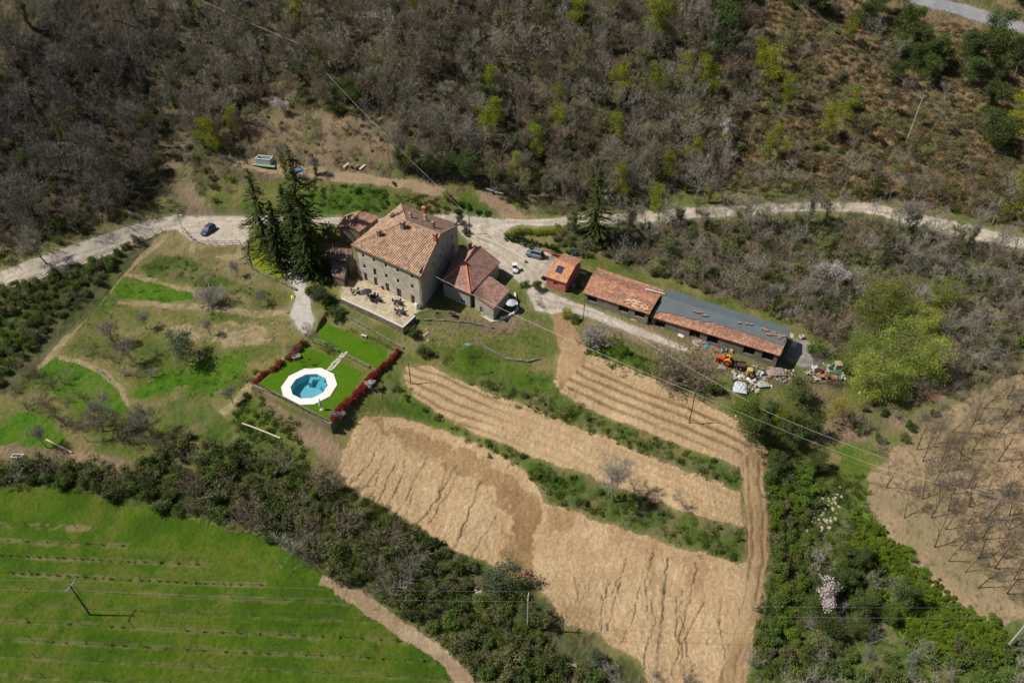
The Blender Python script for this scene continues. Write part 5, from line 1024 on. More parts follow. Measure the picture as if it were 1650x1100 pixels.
def crumple(name, label, cat, p, w, d, h, m, seed, n=9):
    g = np.random.default_rng(seed); xs = np.linspace(-w / 2, w / 2, n); ys = np.linspace(-d / 2, d / 2, n); V = []; 
    for j in ys:
        for i in xs: e = max(0, 1 - (2 * i / w) ** 4) * max(0, 1 - (2 * j / d) ** 4); V.append((i + g.uniform(-.1, .1) * w / n, j + g.uniform(-.1, .1) * d / n, .03 + e * h * g.uniform(.45, 1)))
    q = MB(); q.add(V, [(a * n + b, a * n + b + 1, (a + 1) * n + b + 1, (a + 1) * n + b) for a in range(n - 1) for b in range(n - 1)]); return tag(link(name, q.mesh(name, m), None, p, g.uniform(-.5, .5)), label, cat)
crumple('tarpaulin', 'crumpled bright blue tarpaulin on the upper track beside the conifers', 'tarpaulin', G(483, 274), 2.0, 1.3, .5, mat('blue_tarp', (.04, .20, .68), (.10, .32, .80), scale=3, rough=.5), 2)
for px, py, rz, m, lab in ((558,268,1.0,mat('raw_board', (.62, .50, .40), (.55, .43, .34)),'pale wooden board leaning left of the stacked pallets on the upper track'),(584,271,1.0,mat('raw_board2', (.68, .60, .54), (.6, .5, .45)),'pale wooden board at the right end of the stacked pallets')):
    p = G(px, py); q = MB(); q.box((0, 0, 0), (2.2, .55, .06)); q.box((.9, 0, .05), (.1, .55, .06)); q.box((-.9, 0, .05), (.1, .55, .06)); o = link('board', q.mesh('board', m), None, p + [0, 0, .35], rz); o.rotation_euler = (.25, -.15, rz); tag(o, lab, 'board')
for px, py, m, lab in ((567,268,mat('pallet_wood', (.33, .20, .13), (.25, .15, .10)),'left brown pallet stack on the upper track'),(575,270,mat('pallet_wood', (.33, .20, .13)),'right brown pallet stack on the upper track')):
    p = G(px, py); t = thing('pallet_stack', lab, 'pallets', p, .9); 
    for i in range(3):
        q = MB(); 
        for k in range(5): q.box((0, -.48 + k * .24, .12 + i * .2), (1.5, .16, .03))
        for k in range(3): q.box((-.65 + k * .65, 0, .05 + i * .2), (.1, 1.1, .09))
        link('pallet', q.mesh('pallet', m), t)
for k, (a, b) in enumerate((((783,306),(797,310)), ((797,311.5),(811,314)))):
    p, q_ = G(*a), G(*b); m = MB(); m.tube(p + [0, 0, .3], q_ + [0, 0, .3], .22, .22, 10); tag(link('pipe', m.mesh('pipe', M_WHITE)), ['left white pipe lying end to end on the upper track bend', 'right white pipe lying end to end on the upper track bend'][k], 'pipe')
m = MB(); a, b = G(391, 683), G(452, 707); m.path([a + (b - a) * t_ + [0, 0, .25 + .1 * math.sin(PI * t_)] for t_ in np.linspace(0, 1, 6)], .13, 8); tag(link('log', m.mesh('log', mat('peeled_pole', (.72, .64, .50), (.62, .54, .40)))), 'long peeled white pole lying on the grass below the pool', 'log')
m = MB(); a, b = G(75, 709), G(117, 730); m.path([a + (b - a) * t_ + [0, 0, .25] for t_ in np.linspace(0, 1, 5)], .14, 8); tag(link('log', m.mesh('log', mat('peeled_pole', (.72, .64, .50)))), 'long peeled white pole lying beside the dirt lane at left', 'log')
crumple('plastic_toy', 'bright yellow plastic toy slide by the footpath', 'toy', G(472, 479), .8, 1.3, .6, mat('yellow_plastic', (.80, .62, .06), (.72, .55, .05), rough=.5), 7, 5)
crumple('tarpaulin', 'small turquoise sheet lying on the bank below the annex', 'sheet', G(754, 555), 1.3, .6, .3, mat('turquoise_plastic', (.16, .46, .38), rough=.5), 8, 5)

# ------------------------------------------------------------------ farm clutter below the long barn
g = random.Random(12)
def junk(kind, label, px, py, m, s=1.0, rz=None):
    p = G(px, py); rz = g.uniform(0, 3) if rz is None else rz; q = MB()
    if kind == 'barrel': q.lathe([(.28 * s, 0), (.3 * s, .1), (.3 * s, .75 * s), (.26 * s, .85 * s), (.1, .86 * s)], n=12)
    elif kind == 'crate':
        for k in range(3):
            for sd in (-1, 1): q.box((0, sd * .38 * s, .12 + k * .22), (.95 * s, .04, .16)); q.box((sd * .46 * s, 0, .12 + k * .22), (.04, .76 * s, .16))
        q.box((0, 0, .03), (.9 * s, .74 * s, .05))
    elif kind == 'plank':
        for k in range(4): q.box((g.uniform(-.2, .2), -.3 + k * .2, .06 + .05 * (k % 2)), (2.0 * s, .16, .05), g.uniform(-.15, .15))
    elif kind == 'tank': q.box((0, 0, .5 * s), (1.0 * s, .9 * s, .9 * s)); q.lathe([(.15, .95 * s), (.15, 1.02 * s), (.1, 1.03 * s)], n=8); q.box((0, 0, .04), (1.1 * s, 1.0 * s, .08))
    elif kind == 'pipe':
        for k in range(3): q.tube((-1.1 * s, k * .2 - .2, .12), (1.1 * s, k * .2 - .2 + g.uniform(-.2, .2), .12 + .05 * k), .09, .09, 8)
    nm = {'barrel': 'barrel', 'crate': 'crate', 'plank': 'plank_pile', 'tank': 'plastic_tank', 'pipe': 'pipe_bundle'}[kind]; tag(link(nm, q.mesh(nm, m), None, p, rz), label, {'plank': 'planks', 'pipe': 'pipes'}.get(kind, kind))
M_RAW = mat('raw_board', (.62, .50, .40)); M_YEL = mat('dull_yellow', (.62, .45, .16), (.5, .36, .13)); M_GRT = mat('teal_plastic', (.07, .25, .20), rough=.5); M_ORJ = mat('faded_orange', (.62, .24, .12), (.52, .18, .1)); M_GREYP = mat('grey_plastic', (.42, .44, .45), (.34, .36, .37), rough=.5)
crumple('plastic_sheet', 'large glossy pale plastic sheet in front of the yellow loader', 'plastic sheet', G(1192, 623), 2.6, 3.4, .5, mat('pale_film', (.62, .66, .70), (.45, .50, .55), scale=6, rough=.3, spec=.6), 21)
crumple('plastic_sheet', 'grey green plastic sheet right of the white bags', 'plastic sheet', G(1229, 617), 2.4, 2.2, .35, mat('grey_film', (.40, .44, .38), (.32, .36, .30), scale=5, rough=.4), 22)
junk('tank', 'yellow and black machine box standing among the farm clutter', 1207, 601, M_YEL, 1.1); junk('crate', 'dark crate directly in front of the yellow machine box', 1211, 608, M_DARK, 1.2)
for k, (x, y) in enumerate(((1206,612),(1211,615),(1215,613))): crumple('sack', 'white sack in the heap before the dark crate', 'sack', G(x, y), .9, .7, .55, M_WHITE, 30 + k, 5)['group'] = 'white sacks in the clutter heap'
crumple('sack', 'single white sack left of the yellow machine box', 'sack', G(1193, 606), 1.1, .7, .4, M_WHITE, 36, 5)
crumple('sack', 'single white sack right of the plastic sheets by the green shrub', 'sack', G(1243, 623), .7, .8, .5, mat('cream_sack', (.7, .72, .58)), 37, 5)
junk('barrel', 'grey barrel lying right of the yellow machine box', 1222, 603, M_GREYP); junk('tank', 'small white tank with black base right of the machine box', 1226, 604, M_WHITE, .7)
junk('crate', 'grey wheelbarrow sized crate beside the tractor hood', 1166, 566, M_GREYP, 1.0); junk('tank', 'beige box beside the tractor rear by the barn', 1178, 567, M_YEL, .7)
crumple('tarpaulin', 'small turquoise tarpaulin left of the tractor', 'tarpaulin', G(1139, 558), 1.4, .8, .3, mat('turquoise_tarp', (.05, .30, .36)), 40, 5)
crumple('rubble_heap', 'long heap of pale rubble under the barn left of the tractor', 'rubble', G(1131, 551), 4.2, 1.2, .5, mat('pale_rubble', (.42, .36, .29), (.30, .26, .21), scale=9), 41)
crumple('rubble_heap', 'wide heap of pinkish rubble between the clutter and the bare shrubs', 'rubble', G(1250, 598), 3.6, 2.6, .6, mat('pink_rubble', (.36, .28, .24), (.25, .20, .17), scale=9), 42)
junk('tank', 'white appliance at the left end of the orange scrap heap', 1312, 596, M_WHITE, 1.0, .3); junk('plank', 'orange planks in the middle of the scrap heap', 1326, 603, M_ORJ, .9, .6); junk('plank', 'orange planks at the right of the scrap heap', 1340, 607, M_ORJ, .9, 2.9)
junk('crate', 'red crate between the white appliance and the orange planks', 1320, 599, mat('dull_red', (.35, .06, .05)), 1.0); junk('pipe', 'teal pipes on top of the scrap heap', 1346, 600, M_GRT, 1.1, -.25); junk('tank', 'beige box behind the teal pipes', 1349, 593, mat('beige_box', (.42, .36, .22)), 1.4)
junk('barrel', 'pale barrel at the back of the scrap heap', 1334, 593, M_GREYP, 1.0); junk('crate', 'grey crate at the right end of the scrap heap', 1351, 611, M_GREYP, 1.0); junk('barrel', 'dark teal barrel at the back of the scrap heap', 1341, 590, M_GRT, .9); junk('pipe', 'dark pipes lying before the scrap heap', 1330, 609, M_DARK, .9, .2)
junk('tank', 'white tank at the gable end of the membrane barn', 1279, 557, M_WHITE, .9); junk('crate', 'pink and white crate behind the barn gable end', 1291, 544, mat('pale_pink', (.7, .55, .52)), .9); junk('plank', 'wooden planks on the concrete slab by the barn end', 1276, 541, M_RAW, .8, 1.2)
junk('plank', 'left yellow board pile below the gap between the barns', 1022, 515, mat('yellow_board', (.60, .48, .28), (.5, .4, .24)), .7, -.2); junk('plank', 'right brown board pile below the gap between the barns', 1044, 520, mat('brown_board', (.42, .31, .22)), .7, -.3); junk('plank', 'white planks crossing on the grass below the membrane barn', 1097, 541, M_WHITE, .6, -.6)
junk('crate', 'dark crate beside the left wall of the pink hut', 876.5, 450, M_DARK, 1.0); junk('barrel', 'grey barrel in the gap between hut and tiled barn', 930, 445, M_GREYP); junk('pipe', 'white pipes in the dark gap between hut and tiled barn', 937, 440, M_WHITE, 1.0, -.4); junk('crate', 'blue grey crate in the gap between hut and tiled barn', 924, 461, M_GREYP, .8)
q = MB(); p = G(929, 411); 
for s in (-1, 1): q.box((s * .8, 0, .8), (1.4, .1, 1.2), 0, ('X', -.5))
q.box((0, .5, .3), (3.2, .1, .6)); tag(link('solar_panel', q.mesh('solar_panel', mat('panel_glass', (.05, .045, .09))), None, p, -.3), 'pair of dark panels standing behind the pink hut', 'solar panel')
for k, (x, y, s) in enumerate(((1150,588,1.0),)): crumple('rubble_heap', 'low heap of pinkish bricks directly below the tractor wheel', 'rubble', G(1164, 592), 1.8, 1.2, .35, mat('pink_rubble', (.36, .28, .24)), 44, 6)

# ------------------------------------------------------------------ poles and wires
M_POLEC = mat('concrete_pole', (.52, .50, .46), (.44, .42, .38)); M_POLEW = mat('wooden_pole', (.10, .075, .055), (.07, .055, .04)); M_INS = mat('insulator', (.62, .66, .66), rough=.4)
TOP = {}
def pole(key, label, base, top, r=.14, m=M_POLEC, arm=None, h=None, lamp=False, name='utility_pole', arm_rz=0.0):
    p = G(*base); 
    if h is None: h = height_at(top[1], p[1]) - p[2]; 
    t = thing(name, label, 'lamp post' if lamp else 'pole', p); q = MB(); q.tube((0, 0, -.5), (0, 0, h), r, r * .65, 8); link('shaft', q.mesh('shaft', m), t)
    if arm:
        q = MB(); c, s = math.cos(arm_rz), math.sin(arm_rz); q.box((0, 0, h - .35), (arm, .12, .12), arm_rz); q.tube((c * arm * .3, s * arm * .3, h - .35), (0, 0, h - 1.0), .03); q.tube((-c * arm * .3, -s * arm * .3, h - .35), (0, 0, h - 1.0), .03); a = link('crossarm', q.mesh('crossarm', M_METAL), t)
        for k in (-1, 0, 1): q = MB(); q.lathe([(.05, 0), (.10, .08), (.05, .14), (.10, .2), (.04, .3)], (k * c * arm * .45, k * s * arm * .45, h - .29 if k else h), 8); link('insulator', q.mesh('insulator', M_INS), a)
    if lamp: q = MB(); q.tube((0, 0, h), (.5, -.1, h + .1), .04); link('bracket', q.mesh('bracket', m), t); q = MB(); q.box((.7, -.12, h + .1), (.55, .25, .14)); link('lamp_head', q.mesh('lamp_head', M_WHITE), t)
    TOP[key] = p + [0, 0, h - .1]; return t
pole('tr', 'tall pale concrete pole with crossarm on the bracken hillside at upper right', (1460,231), (1487,155), .16, arm=2.2, arm_rz=.6)
pole('bl', 'dark pole with white insulators standing in the vineyard', (145,990), (118,942), .13, M_POLEW, arm=2.0, arm_rz=1.3)
pole('bm', 'pale pole with small crossarm below the lowest ploughed field', (850,1012), (850,960), .14, arm=1.3, arm_rz=1.4)
pole('br', 'pale concrete pole at the lower right edge of the photo', (1623,1041), (1650,1000), .16, arm=1.6, h=9.8, arm_rz=1.4)
pole('w1', 'dark wooden pole at the left tip of the middle ploughed strip', (662,618), (655,585), .10, M_POLEW)
pole('w2', 'dark wooden pole at the right end of the furrowed field', (1110,682), (1116,633), .11, M_POLEW)
pole('w3', 'dark wooden pole at the road junction behind the annex', (757,378), (757,347), .11, M_POLEW)
pole('w4', 'thin dark pole beside the bare fig bush below the barn lane', (939,526), (945,488), .10, M_POLEW)
pole('w5', 'slim grey pole beside the ivy trunks above the upper track', (629,271), (622,212), .09, M_WOODG)
pole('w6', 'grey pole hidden among bare trees where the upper wire bends', (491,108), (490,71), .10, M_WOODG)
pole('lamp', 'dark lamp post with white head at the corner of the car park', (296,375), (286,347), .07, M_POLEW, lamp=True, name='lamp_post')
def wire(label, pts, sag=.8, r=.028, off=((0, 0, 0),), m=None):
    m = m or mat('aluminium_wire', (.62, .61, .58), rough=.5, metal=.2); q = MB()
    for o in off:
        for a, b in zip(pts[:-1], pts[1:]):
            a, b = V3(a) + o, V3(b) + o; L = np.linalg.norm(b - a); n = 14; s = sag * (L / 60) ** 1.3; pp = [a + (b - a) * i / n - [0, 0, s * 4 * (i / n) * (1 - i / n)] for i in range(n + 1)]; q.path(pp, r, 4)
    tag(link('power_line', q.mesh('power_line', m)), label, 'power line')
def AT(px, py, Y=None, z=None):    # a point on a sight line at ground distance Y
    d = ray(px, py)
    if z is not None: return P(px, py, z)
    t = Y / d[1]; return np.array([d[0] * t, Y, CAM_H + d[2] * t])
def above(px, py, hgt):             # a point hgt above the terrain on the sight line
    d = ray(px, py); t = 60.0
    while t < 400:
        p = np.array([0, 0, CAM_H]) + d * t
        if p[2] < hz(p[0], p[1]) + hgt: break
        t += .5
    return p
wire('thin wire over the woods down to the pole behind the annex', [above(300, -12, 8), TOP['w6'], TOP['w5'] - [0, 0, 1.0], TOP['w3']], r=.018)
wire('thin wire from the junction pole to the pink hut', [TOP['w3'], P(879, 446, 2.9)], r=.02, m=mat('dark_cable', (.10, .09, .08)))
wire('pale cable from the farmhouse corner over the furrowed field to the right', [P(684.5, 437, 7.2), TOP['w2'], above(1421, 754, 7), above(1700, 822, 8)], r=.028)
wire('pale cable from the thin pole past the tractor towards the stream', [TOP['w4'], above(1240, 665, 6), above(1450, 747, 6)], r=.03)
wire('three thin wires crossing the bracken hillside at upper right', [above(1270, -12, 8), TOP['tr'], above(1680, 335, 8)], r=.010, off=((-.8, -.8, 0), (0, 0, .4), (.9, 1.2, 0)), m=mat('dull_wire', (.30, .30, .29)))
wire('twin wires crossing the vineyard and the lowest field', [above(-60, 940, 8), TOP['bl'], TOP['bm'], above(1250, 985, 9), TOP['br'], above(1720, 1000, 9)], sag=.5, r=.013, off=((.2, .8, 0), (-.2, -.8, 0)), m=mat('dull_wire', (.30, .30, .29)))

# ------------------------------------------------------------------ vineyard rows
names = ['first (topmost)', 'second', 'third', 'fourth', 'fifth', 'sixth', 'seventh', 'eighth', 'ninth', 'lowest']
mp = MB(); mp.tube((0, 0, -.3), (-.25, .1, 1.5), .035, .03, 5); mp = mp.mesh('post', M_WOODB); vm_ = []
for k in range(4):
    q = MB(); g = random.Random(k); q.tube((0, 0, 0), (0, 0, .5), .03, .02, 4)
    for i in range(60): c = Vector((g.gauss(0, .22), g.gauss(0, .15), g.uniform(.1, .8))); d1 = Vector((g.gauss(0, 1), g.gauss(0, 1), g.gauss(0, 1))).normalized() * .13; d2 = d1.orthogonal().normalized() * .06; q.add([c - d1, c + d2, c + d1, c - d2], [(0, 1, 2, 3)])
    vm_.append(q.mesh('young_vine', foliage('vine_tuft', (.28, .22, .07), (.18, .24, .04))))
for k, (a, b, w, st) in enumerate(VROWS):
    A, B = G(*a), G(*b); L = np.linalg.norm(B - A); t = thing('vine_trellis', 'post and wire vine trellis, %s row of the green vineyard' % names[k], 'trellis', (0, 0, 0), 0, 'vine trellis rows'); n = int(L / 8.5)
    for i in range(n + 1):
        x, y = A[:2] + (B - A)[:2] * (i + .3) / (n + .5); link('post', mp, t, (x, y, hz(x, y)))
    wr = MB(); xs = np.linspace(0, 1, 24); pp = A[None] + (B - A)[None] * xs[:, None]; pp[:, 2] = hf(pp[:, 0], pp[:, 1])
    for hh in (.8, 1.3): wr.path([p + [-.15, .08, hh] for p in pp], .014, 3)
    link('wire', wr.mesh('wire', M_WOODG), t)
    if k in (1, 2, 3, 6, 7):
        m = int(L / (1.5 if k in (2, 3) else 3.0)); g = random.Random(k)
        for i in range(m):
            if g.random() < .15: continue
            x, y = A[:2] + (B - A)[:2] * (i + .5 + g.uniform(-.2, .2)) / m; o = link('young_vine', g.choice(vm_), None, (x, y, hz(x, y)), g.uniform(0, 6), g.uniform(.4, .7)); tag(o, 'young brownish vine tuft growing along the %s vineyard row' % names[k], 'vine', 'young vines of the %s row' % names[k])
# ------------------------------------------------------------------ plants: a few meshes of each kind, placed one by one
def rdir(g): 
    v = Vector((g.gauss(0, 1), g.gauss(0, 1), g.gauss(0, 1))); return v.normalized()
class Tree:
    wob = .20
    def __init__(s, seed): s.g = random.Random(seed); s.wood = MB(); s.tw = []; s.tips = []
    def limb(s, p, d, L, r, lvl, maxl, spread, up=.15, nseg=4, kids=3):
        g = s.g; pts = [p.copy()]; dd = d.normalized()
        for i in range(nseg):
            dd = (dd + rdir(g) * s.wob + Vector((0, 0, up))).normalized(); pts.append(pts[-1] + dd * (L / nseg))
        n = 5 if lvl == 0 else 4 if lvl == 1 else 3
        for i in range(nseg): s.wood.tube(pts[i], pts[i + 1], r * (1 - .75 * i / nseg), r * (1 - .75 * (i + 1) / nseg), n, False)
        if lvl >= maxl: s.tips.append((pts[-1], dd)); s.tips.append((pts[nseg // 2], dd)); return
        for k in range(kids if lvl else kids + 2):
            f = .35 + .65 * (k + g.random()) / (kids + (0 if lvl else 2)); q = min(nseg - 1, int(f * nseg)); b = pts[q].lerp(pts[q + 1], f * nseg - q)
            nd = (dd + rdir(g) * spread).normalized(); nd.z = nd.z * .7 + .25 * (1 if lvl == 0 else .3)
            s.limb(b, nd, L * g.uniform(.5, .72), r * .45 * (1.15 - .5 * f), lvl + 1, maxl, spread, up, max(2, nseg - 1), kids)
        s.limb(pts[-1], dd, L * .5, r * .28, lvl + 1, maxl, spread, up, 2, kids)
    def twigs(s, n, L, w, up=.2):
        g = s.g; V = []; F = []
        for p, d in s.tips:
            for k in range(n):
                dd = (d * .7 + rdir(g) * .8 + Vector((0, 0, up))).normalized(); l = L * g.uniform(.5, 1.1); a = p + rdir(g) * .15; sd = dd.cross(rdir(g)).normalized() * w; m_ = a + dd * l * .55 + rdir(g) * l * .08; e = m_ + (dd + rdir(g) * .5).normalized() * l * .5
                b = len(V); V += [a - sd, a + sd, m_ + sd * .7, m_ - sd * .7, e]; F += [(b, b + 1, b + 2, b + 3), (b + 3, b + 2, b + 4)]
        s.tw = (V, F)
def leafmass(g, blobs, n, size, flat=.0, surf=.5, squash=1.0):
    """leaf-sized faces spread through a set of lumps"""
    V = []; F = []; tot = sum(b[3] ** 2 for b in blobs)
    for cx, cy, cz, r in blobs:
        for k in range(int(n * r * r / tot)):
            d = rdir(g); rad = r * (g.random() ** surf) * (1 + .18 * math.sin(5 * d.x + cx) * math.cos(4 * d.y + cz)); c = Vector((cx, cy, cz)) + Vector((d.x * rad, d.y * rad, d.z * rad * squash))
            a = (d * .6 + rdir(g)).normalized(); t = a.orthogonal().normalized(); t = (Matrix.Rotation(g.uniform(0, 6.28), 3, a) @ t); b = a.cross(t); s = size * g.uniform(.6, 1.3); i = len(V)
            V += [c - t * s, c + b * s * .55 + a * s * .15, c + t * s, c - b * s * .55 + a * s * .1]; F.append((i, i + 1, i + 2, i + 3))
    return V, F
def vf_mesh(name, V, F, m):
    q = MB(); q.v = [tuple(v) for v in V]; q.f = F; return q.mesh(name, m)
BARK = mat('grey_bark', (.30, .27, .22), (.17, .15, .12), scale=2, rand=.25)
TWIG = mat('bare_twigs', (.33, .30, .245), (.22, .195, .155), scale=.4, rand=.3)
TWIGB = mat('brown_twigs', (.28, .22, .15), (.20, .155, .10), scale=.4, rand=.3)
TWIGO = mat('budding_twigs', (.24, .22, .10), (.18, .165, .08), scale=.4, rand=.3)
F_EVER = foliage('evergreen_leaves', (.075, .110, .032), (.115, .150, .042))
F_CONI = foliage('conifer_needles', (.042, .072, .018), (.085, .115, .022), tr=.2)
F_SPRG = foliage('spring_leaves', (.33, .36, .035), (.25, .28, .030), tr=.35)
F_WILL = foliage('willow_leaves', (.36, .40, .085), (.27, .32, .07), tr=.35)
F_MID = foliage('mid_green_leaves', (.115, .170, .036), (.165, .215, .048))
F_BRT = foliage('bright_bush_leaves', (.125, .215, .022), (.17, .25, .030))
F_IVY = foliage('ivy_leaves', (.11, .165, .022), (.165, .21, .030))
F_OLIV = foliage('grey_green_leaves', (.15, .18, .10), (.115, .14, .075))
F_RED = foliage('red_leaves', (.36, .050, .035), (.24, .065, .035), tr=.3)
F_BLOS = foliage('blossom', (.80, .68, .68), (.62, .52, .53), tr=.25)
F_YEL = foliage('yellow_shoots', (.40, .34, .08), (.30, .27, .07), tr=.35)
F_OLV2 = foliage('olive_scrub', (.205, .215, .085), (.155, .165, .065))
F_BRN = foliage('dead_brown_leaves', (.17, .11, .055), (.12, .085, .045))
KIND = {}
def bare(seed, h=9, spread=.75, r=.16, maxl=3, tw=3, twl=1.25, tww=.032, tm=TWIG, kids=3, bm=BARK, lean=0, trunkf=.45, wob=.2):
    t = Tree(seed); t.wob = wob; d = Vector((lean * t.g.uniform(-1, 1), lean * t.g.uniform(-1, 1), 1)); t.limb(Vector((0, 0, -.3)), d, h * trunkf * 1.25, r, 0, maxl, spread, .12, 5, kids); t.twigs(tw, twl, tww)
    zs = max(v[2] for v in t.wood.v); k = h / (zs + twl * .6)
    V, F = t.tw; t.wood.v = [(a * k, b * k, c * k) for a, b, c in t.wood.v]; t.tips = [(p * k, d_) for p, d_ in t.tips]
    return t, t.wood.mesh('trunk', bm), vf_mesh('crown', [v * k for v in V], F, tm)
def reg_kind(name, parts_list): KIND[name] = parts_list
# bare trees, several forms: [('trunk', mesh), ('crown', mesh)]
reg_kind('bare', [[('trunk', a), ('crown', b)] for _, a, b in [bare(s, h, sp, r) for s, h, sp, r in ((1, 11, .75, .21), (2, 12, .65, .24), (3, 10, .85, .19), (4, 11.5, .7, .21), (5, 10.5, .9, .2), (6, 13, .6, .24))]])
reg_kind('budding', [[('trunk', a), ('crown', b)] for _, a, b in [bare(s, h, sp, r, tw=6, tww=.04, tm=TWIGO) for s, h, sp, r in ((16, 10, .8, .18), (17, 11, .7, .19), (18, 9, .9, .17))]])
reg_kind('bare_brown', [[('trunk', a), ('crown', b)] for _, a, b in [bare(s, h, sp, r, tm=TWIGB) for s, h, sp, r in ((11, 10, .8, .18), (12, 11, .7, .19), (13, 9, .95, .17), (14, 10.5, .8, .18))]])
TWIG_SHADE = mat('shaded_twigs', (.215, .195, .165), (.14, .125, .105), scale=.4, rand=.35)  # darker copy of the bare twigs, the left slope's shade put into the colour
reg_kind('bare_shaded', [[('trunk', a), ('crown', b)] for _, a, b in [bare(s, h, sp, r, tm=TWIG_SHADE) for s, h, sp, r in ((7, 11, .75, .21), (8, 12, .65, .24), (9, 10, .85, .19))]])
reg_kind('thin', [[('trunk', a), ('crown', b)] for _, a, b in [bare(s, h, .65, .15, 3, 5, 1.0, .018, mat('dark_twigs', (.17, .14, .12), (.12, .10, .085), rand=.2), 3, mat('dark_bark', (.085, .065, .05), (.055, .043, .034), rand=.2), .10, .62, .11) for s, h in ((21, 10), (22, 9), (23, 11), (24, 8.5), (25, 10))]])
reg_kind('big_bare', [[('trunk', a), ('crown', b)] for _, a, b in [bare(s, h, .85, .26, 3, 7, 1.3, .025, TWIG, 4) for s, h in ((31, 11), (32, 10))]])
def ivy_tree(seed, h):
    t, a, b = bare(seed, h, .6, .16, 3, 4); g = random.Random(seed); bl = []
    for i in range(12): z = h * (.04 + .055 * i); bl.append((g.uniform(-.35, .35), g.uniform(-.35, .35), z, g.uniform(.4, .75)))
    V, F = leafmass(g, bl, 800, .17); return [('trunk', a), ('crown', b), ('ivy', vf_mesh('ivy', V, F, F_IVY))]
reg_kind('ivy', [ivy_tree(41, 9), ivy_tree(42, 8), ivy_tree(43, 10), ivy_tree(44, 7)])
def leafy(seed, h, w, m, n, size, lobes=9, trunk=.25, r=.14, surf=.4, squash=.8, bm=BARK, base=.30, limbs=True):
    g = random.Random(seed); t = Tree(seed); 
    if limbs: t.limb(Vector((0, 0, -.3)), Vector((0, 0, 1)), h * .6, r, 0, 2, .7, .1, 4, 3)
    bl = []
    for i in range(lobes):
        a = g.uniform(0, 6.28); f = g.random() ** .6; z = h * (base + (1 - base) * .86 * g.random()); k = math.sqrt(max(.08, 1 - ((z / h - (base + 1) / 2 + .06) / (.62 * (1 - base) + .08)) ** 2)); rr_ = w * .5 * f * k; bl.append((math.cos(a) * rr_ * .75, math.sin(a) * rr_ * .75, z, w * g.uniform(.13, .25)))
    bl.append((0, 0, h * (base + .5 * (1 - base)), w * .27)); V, F = leafmass(g, bl, n, size, surf=surf, squash=squash); zc = max(v.z for v in V)
    k = h / zc; t.wood.v = [(a * .8, b * .8, c * .8) for a, b, c in t.wood.v]; parts = [('crown', vf_mesh('crown', [Vector((v.x, v.y, v.z * k)) for v in V], F, m))]
    if limbs: parts.insert(0, ('trunk', t.wood.mesh('trunk', bm)))
    return parts
reg_kind('evergreen', [leafy(s, h, w, F_EVER, 4600, .14, 20, surf=.55) for s, h, w in ((51, 7, 6), (52, 8, 5.5), (53, 6, 6.5))])
reg_kind('spring', [leafy(s, h, w, F_SPRG, 3000, .12, 22, surf=.7, base=.15) for s, h, w in ((61, 9, 6), (62, 8, 5.2), (63, 10, 5.5))])
reg_kind('willow', [leafy(s, h, w, F_WILL, 9500, .12, 40, surf=.75, r=.25, base=.12) for s, h, w in ((71, 12, 10), (72, 11, 9), (73, 10, 8.5))])
reg_kind('yellow', [leafy(s, h, w, F_YEL, 3200, .10, 20, surf=.7) for s, h, w in ((81, 7, 7), (82, 6, 4.5))])
reg_kind('olive', [leafy(s, h, w, F_OLIV, 3200, .11, 16, surf=.6) for s, h, w in ((91, 5, 5.5), (92, 4.5, 4.5))])
reg_kind('midtree', [leafy(s, h, w, F_MID, 4400, .14, 20, surf=.55) for s, h, w in ((95, 6, 6), (96, 7, 5.5), (97, 5, 5))])
def blossom(seed, h, w, m=F_BLOS):
    t, a, b = bare(seed, h, .85, .14, 3, 4, .9, .02, TWIG); g = random.Random(seed); V = []; F = []
    for p, d in t.tips:
        for k in range(12): c = p + rdir(g) * .5; q = rdir(g) * .11; r = q.orthogonal().normalized() * .10; i = len(V); V += [c - q, c + r, c + q, c - r]; F.append((i, i + 1, i + 2, i + 3))
    return [('trunk', a), ('crown', b), ('blossom', vf_mesh('blossom', V, F, m))]
reg_kind('blossom', [blossom(101, 6.5, 5), blossom(102, 7.5, 5)])
def conifer(seed, h, w):
    g = random.Random(seed); q = MB(); q.tube((0, 0, -.3), (0, 0, h), .28, .03, 7); V = []; F = []
    z = h * .08
    while z < h * .985:
        f = 1 - z / h; L = w * .5 * (f ** .75) * g.uniform(.75, 1.15) + .15; nb = 5 if z < h * .9 else 4
        for k in range(nb):
            a = g.uniform(0, 6.28); l = L * g.uniform(.7, 1.15); n = max(5, int(l * 10))
            for i in range(n):
                u = (i + g.random()) / n; r = l * u; dz = -r * .28 + .25 * u * u * l * .4; wd = (1 - u * .6) * .55
                c = Vector((math.cos(a) * r, math.sin(a) * r, z + dz)) + Vector((g.uniform(-1, 1) * wd * .6, g.uniform(-1, 1) * wd * .6, g.uniform(-.25, .1)))
                t_ = Vector((math.cos(a), math.sin(a), -.35 + g.uniform(-.3, .3))).normalized(); sd = Vector((-math.sin(a), math.cos(a), g.uniform(-.5, .5))).normalized(); s = g.uniform(.16, .32); j = len(V)
                V += [c - t_ * s, c + sd * s * .5, c + t_ * s, c - sd * s * .5]; F.append((j, j + 1, j + 2, j + 3))
        z += h * .021
    return [('trunk', q.mesh('trunk', BARK)), ('crown', vf_mesh('crown', V, F, F_CONI))]
reg_kind('conifer', [conifer(111, 20, 12), conifer(112, 18, 11), conifer(113, 16, 11)])
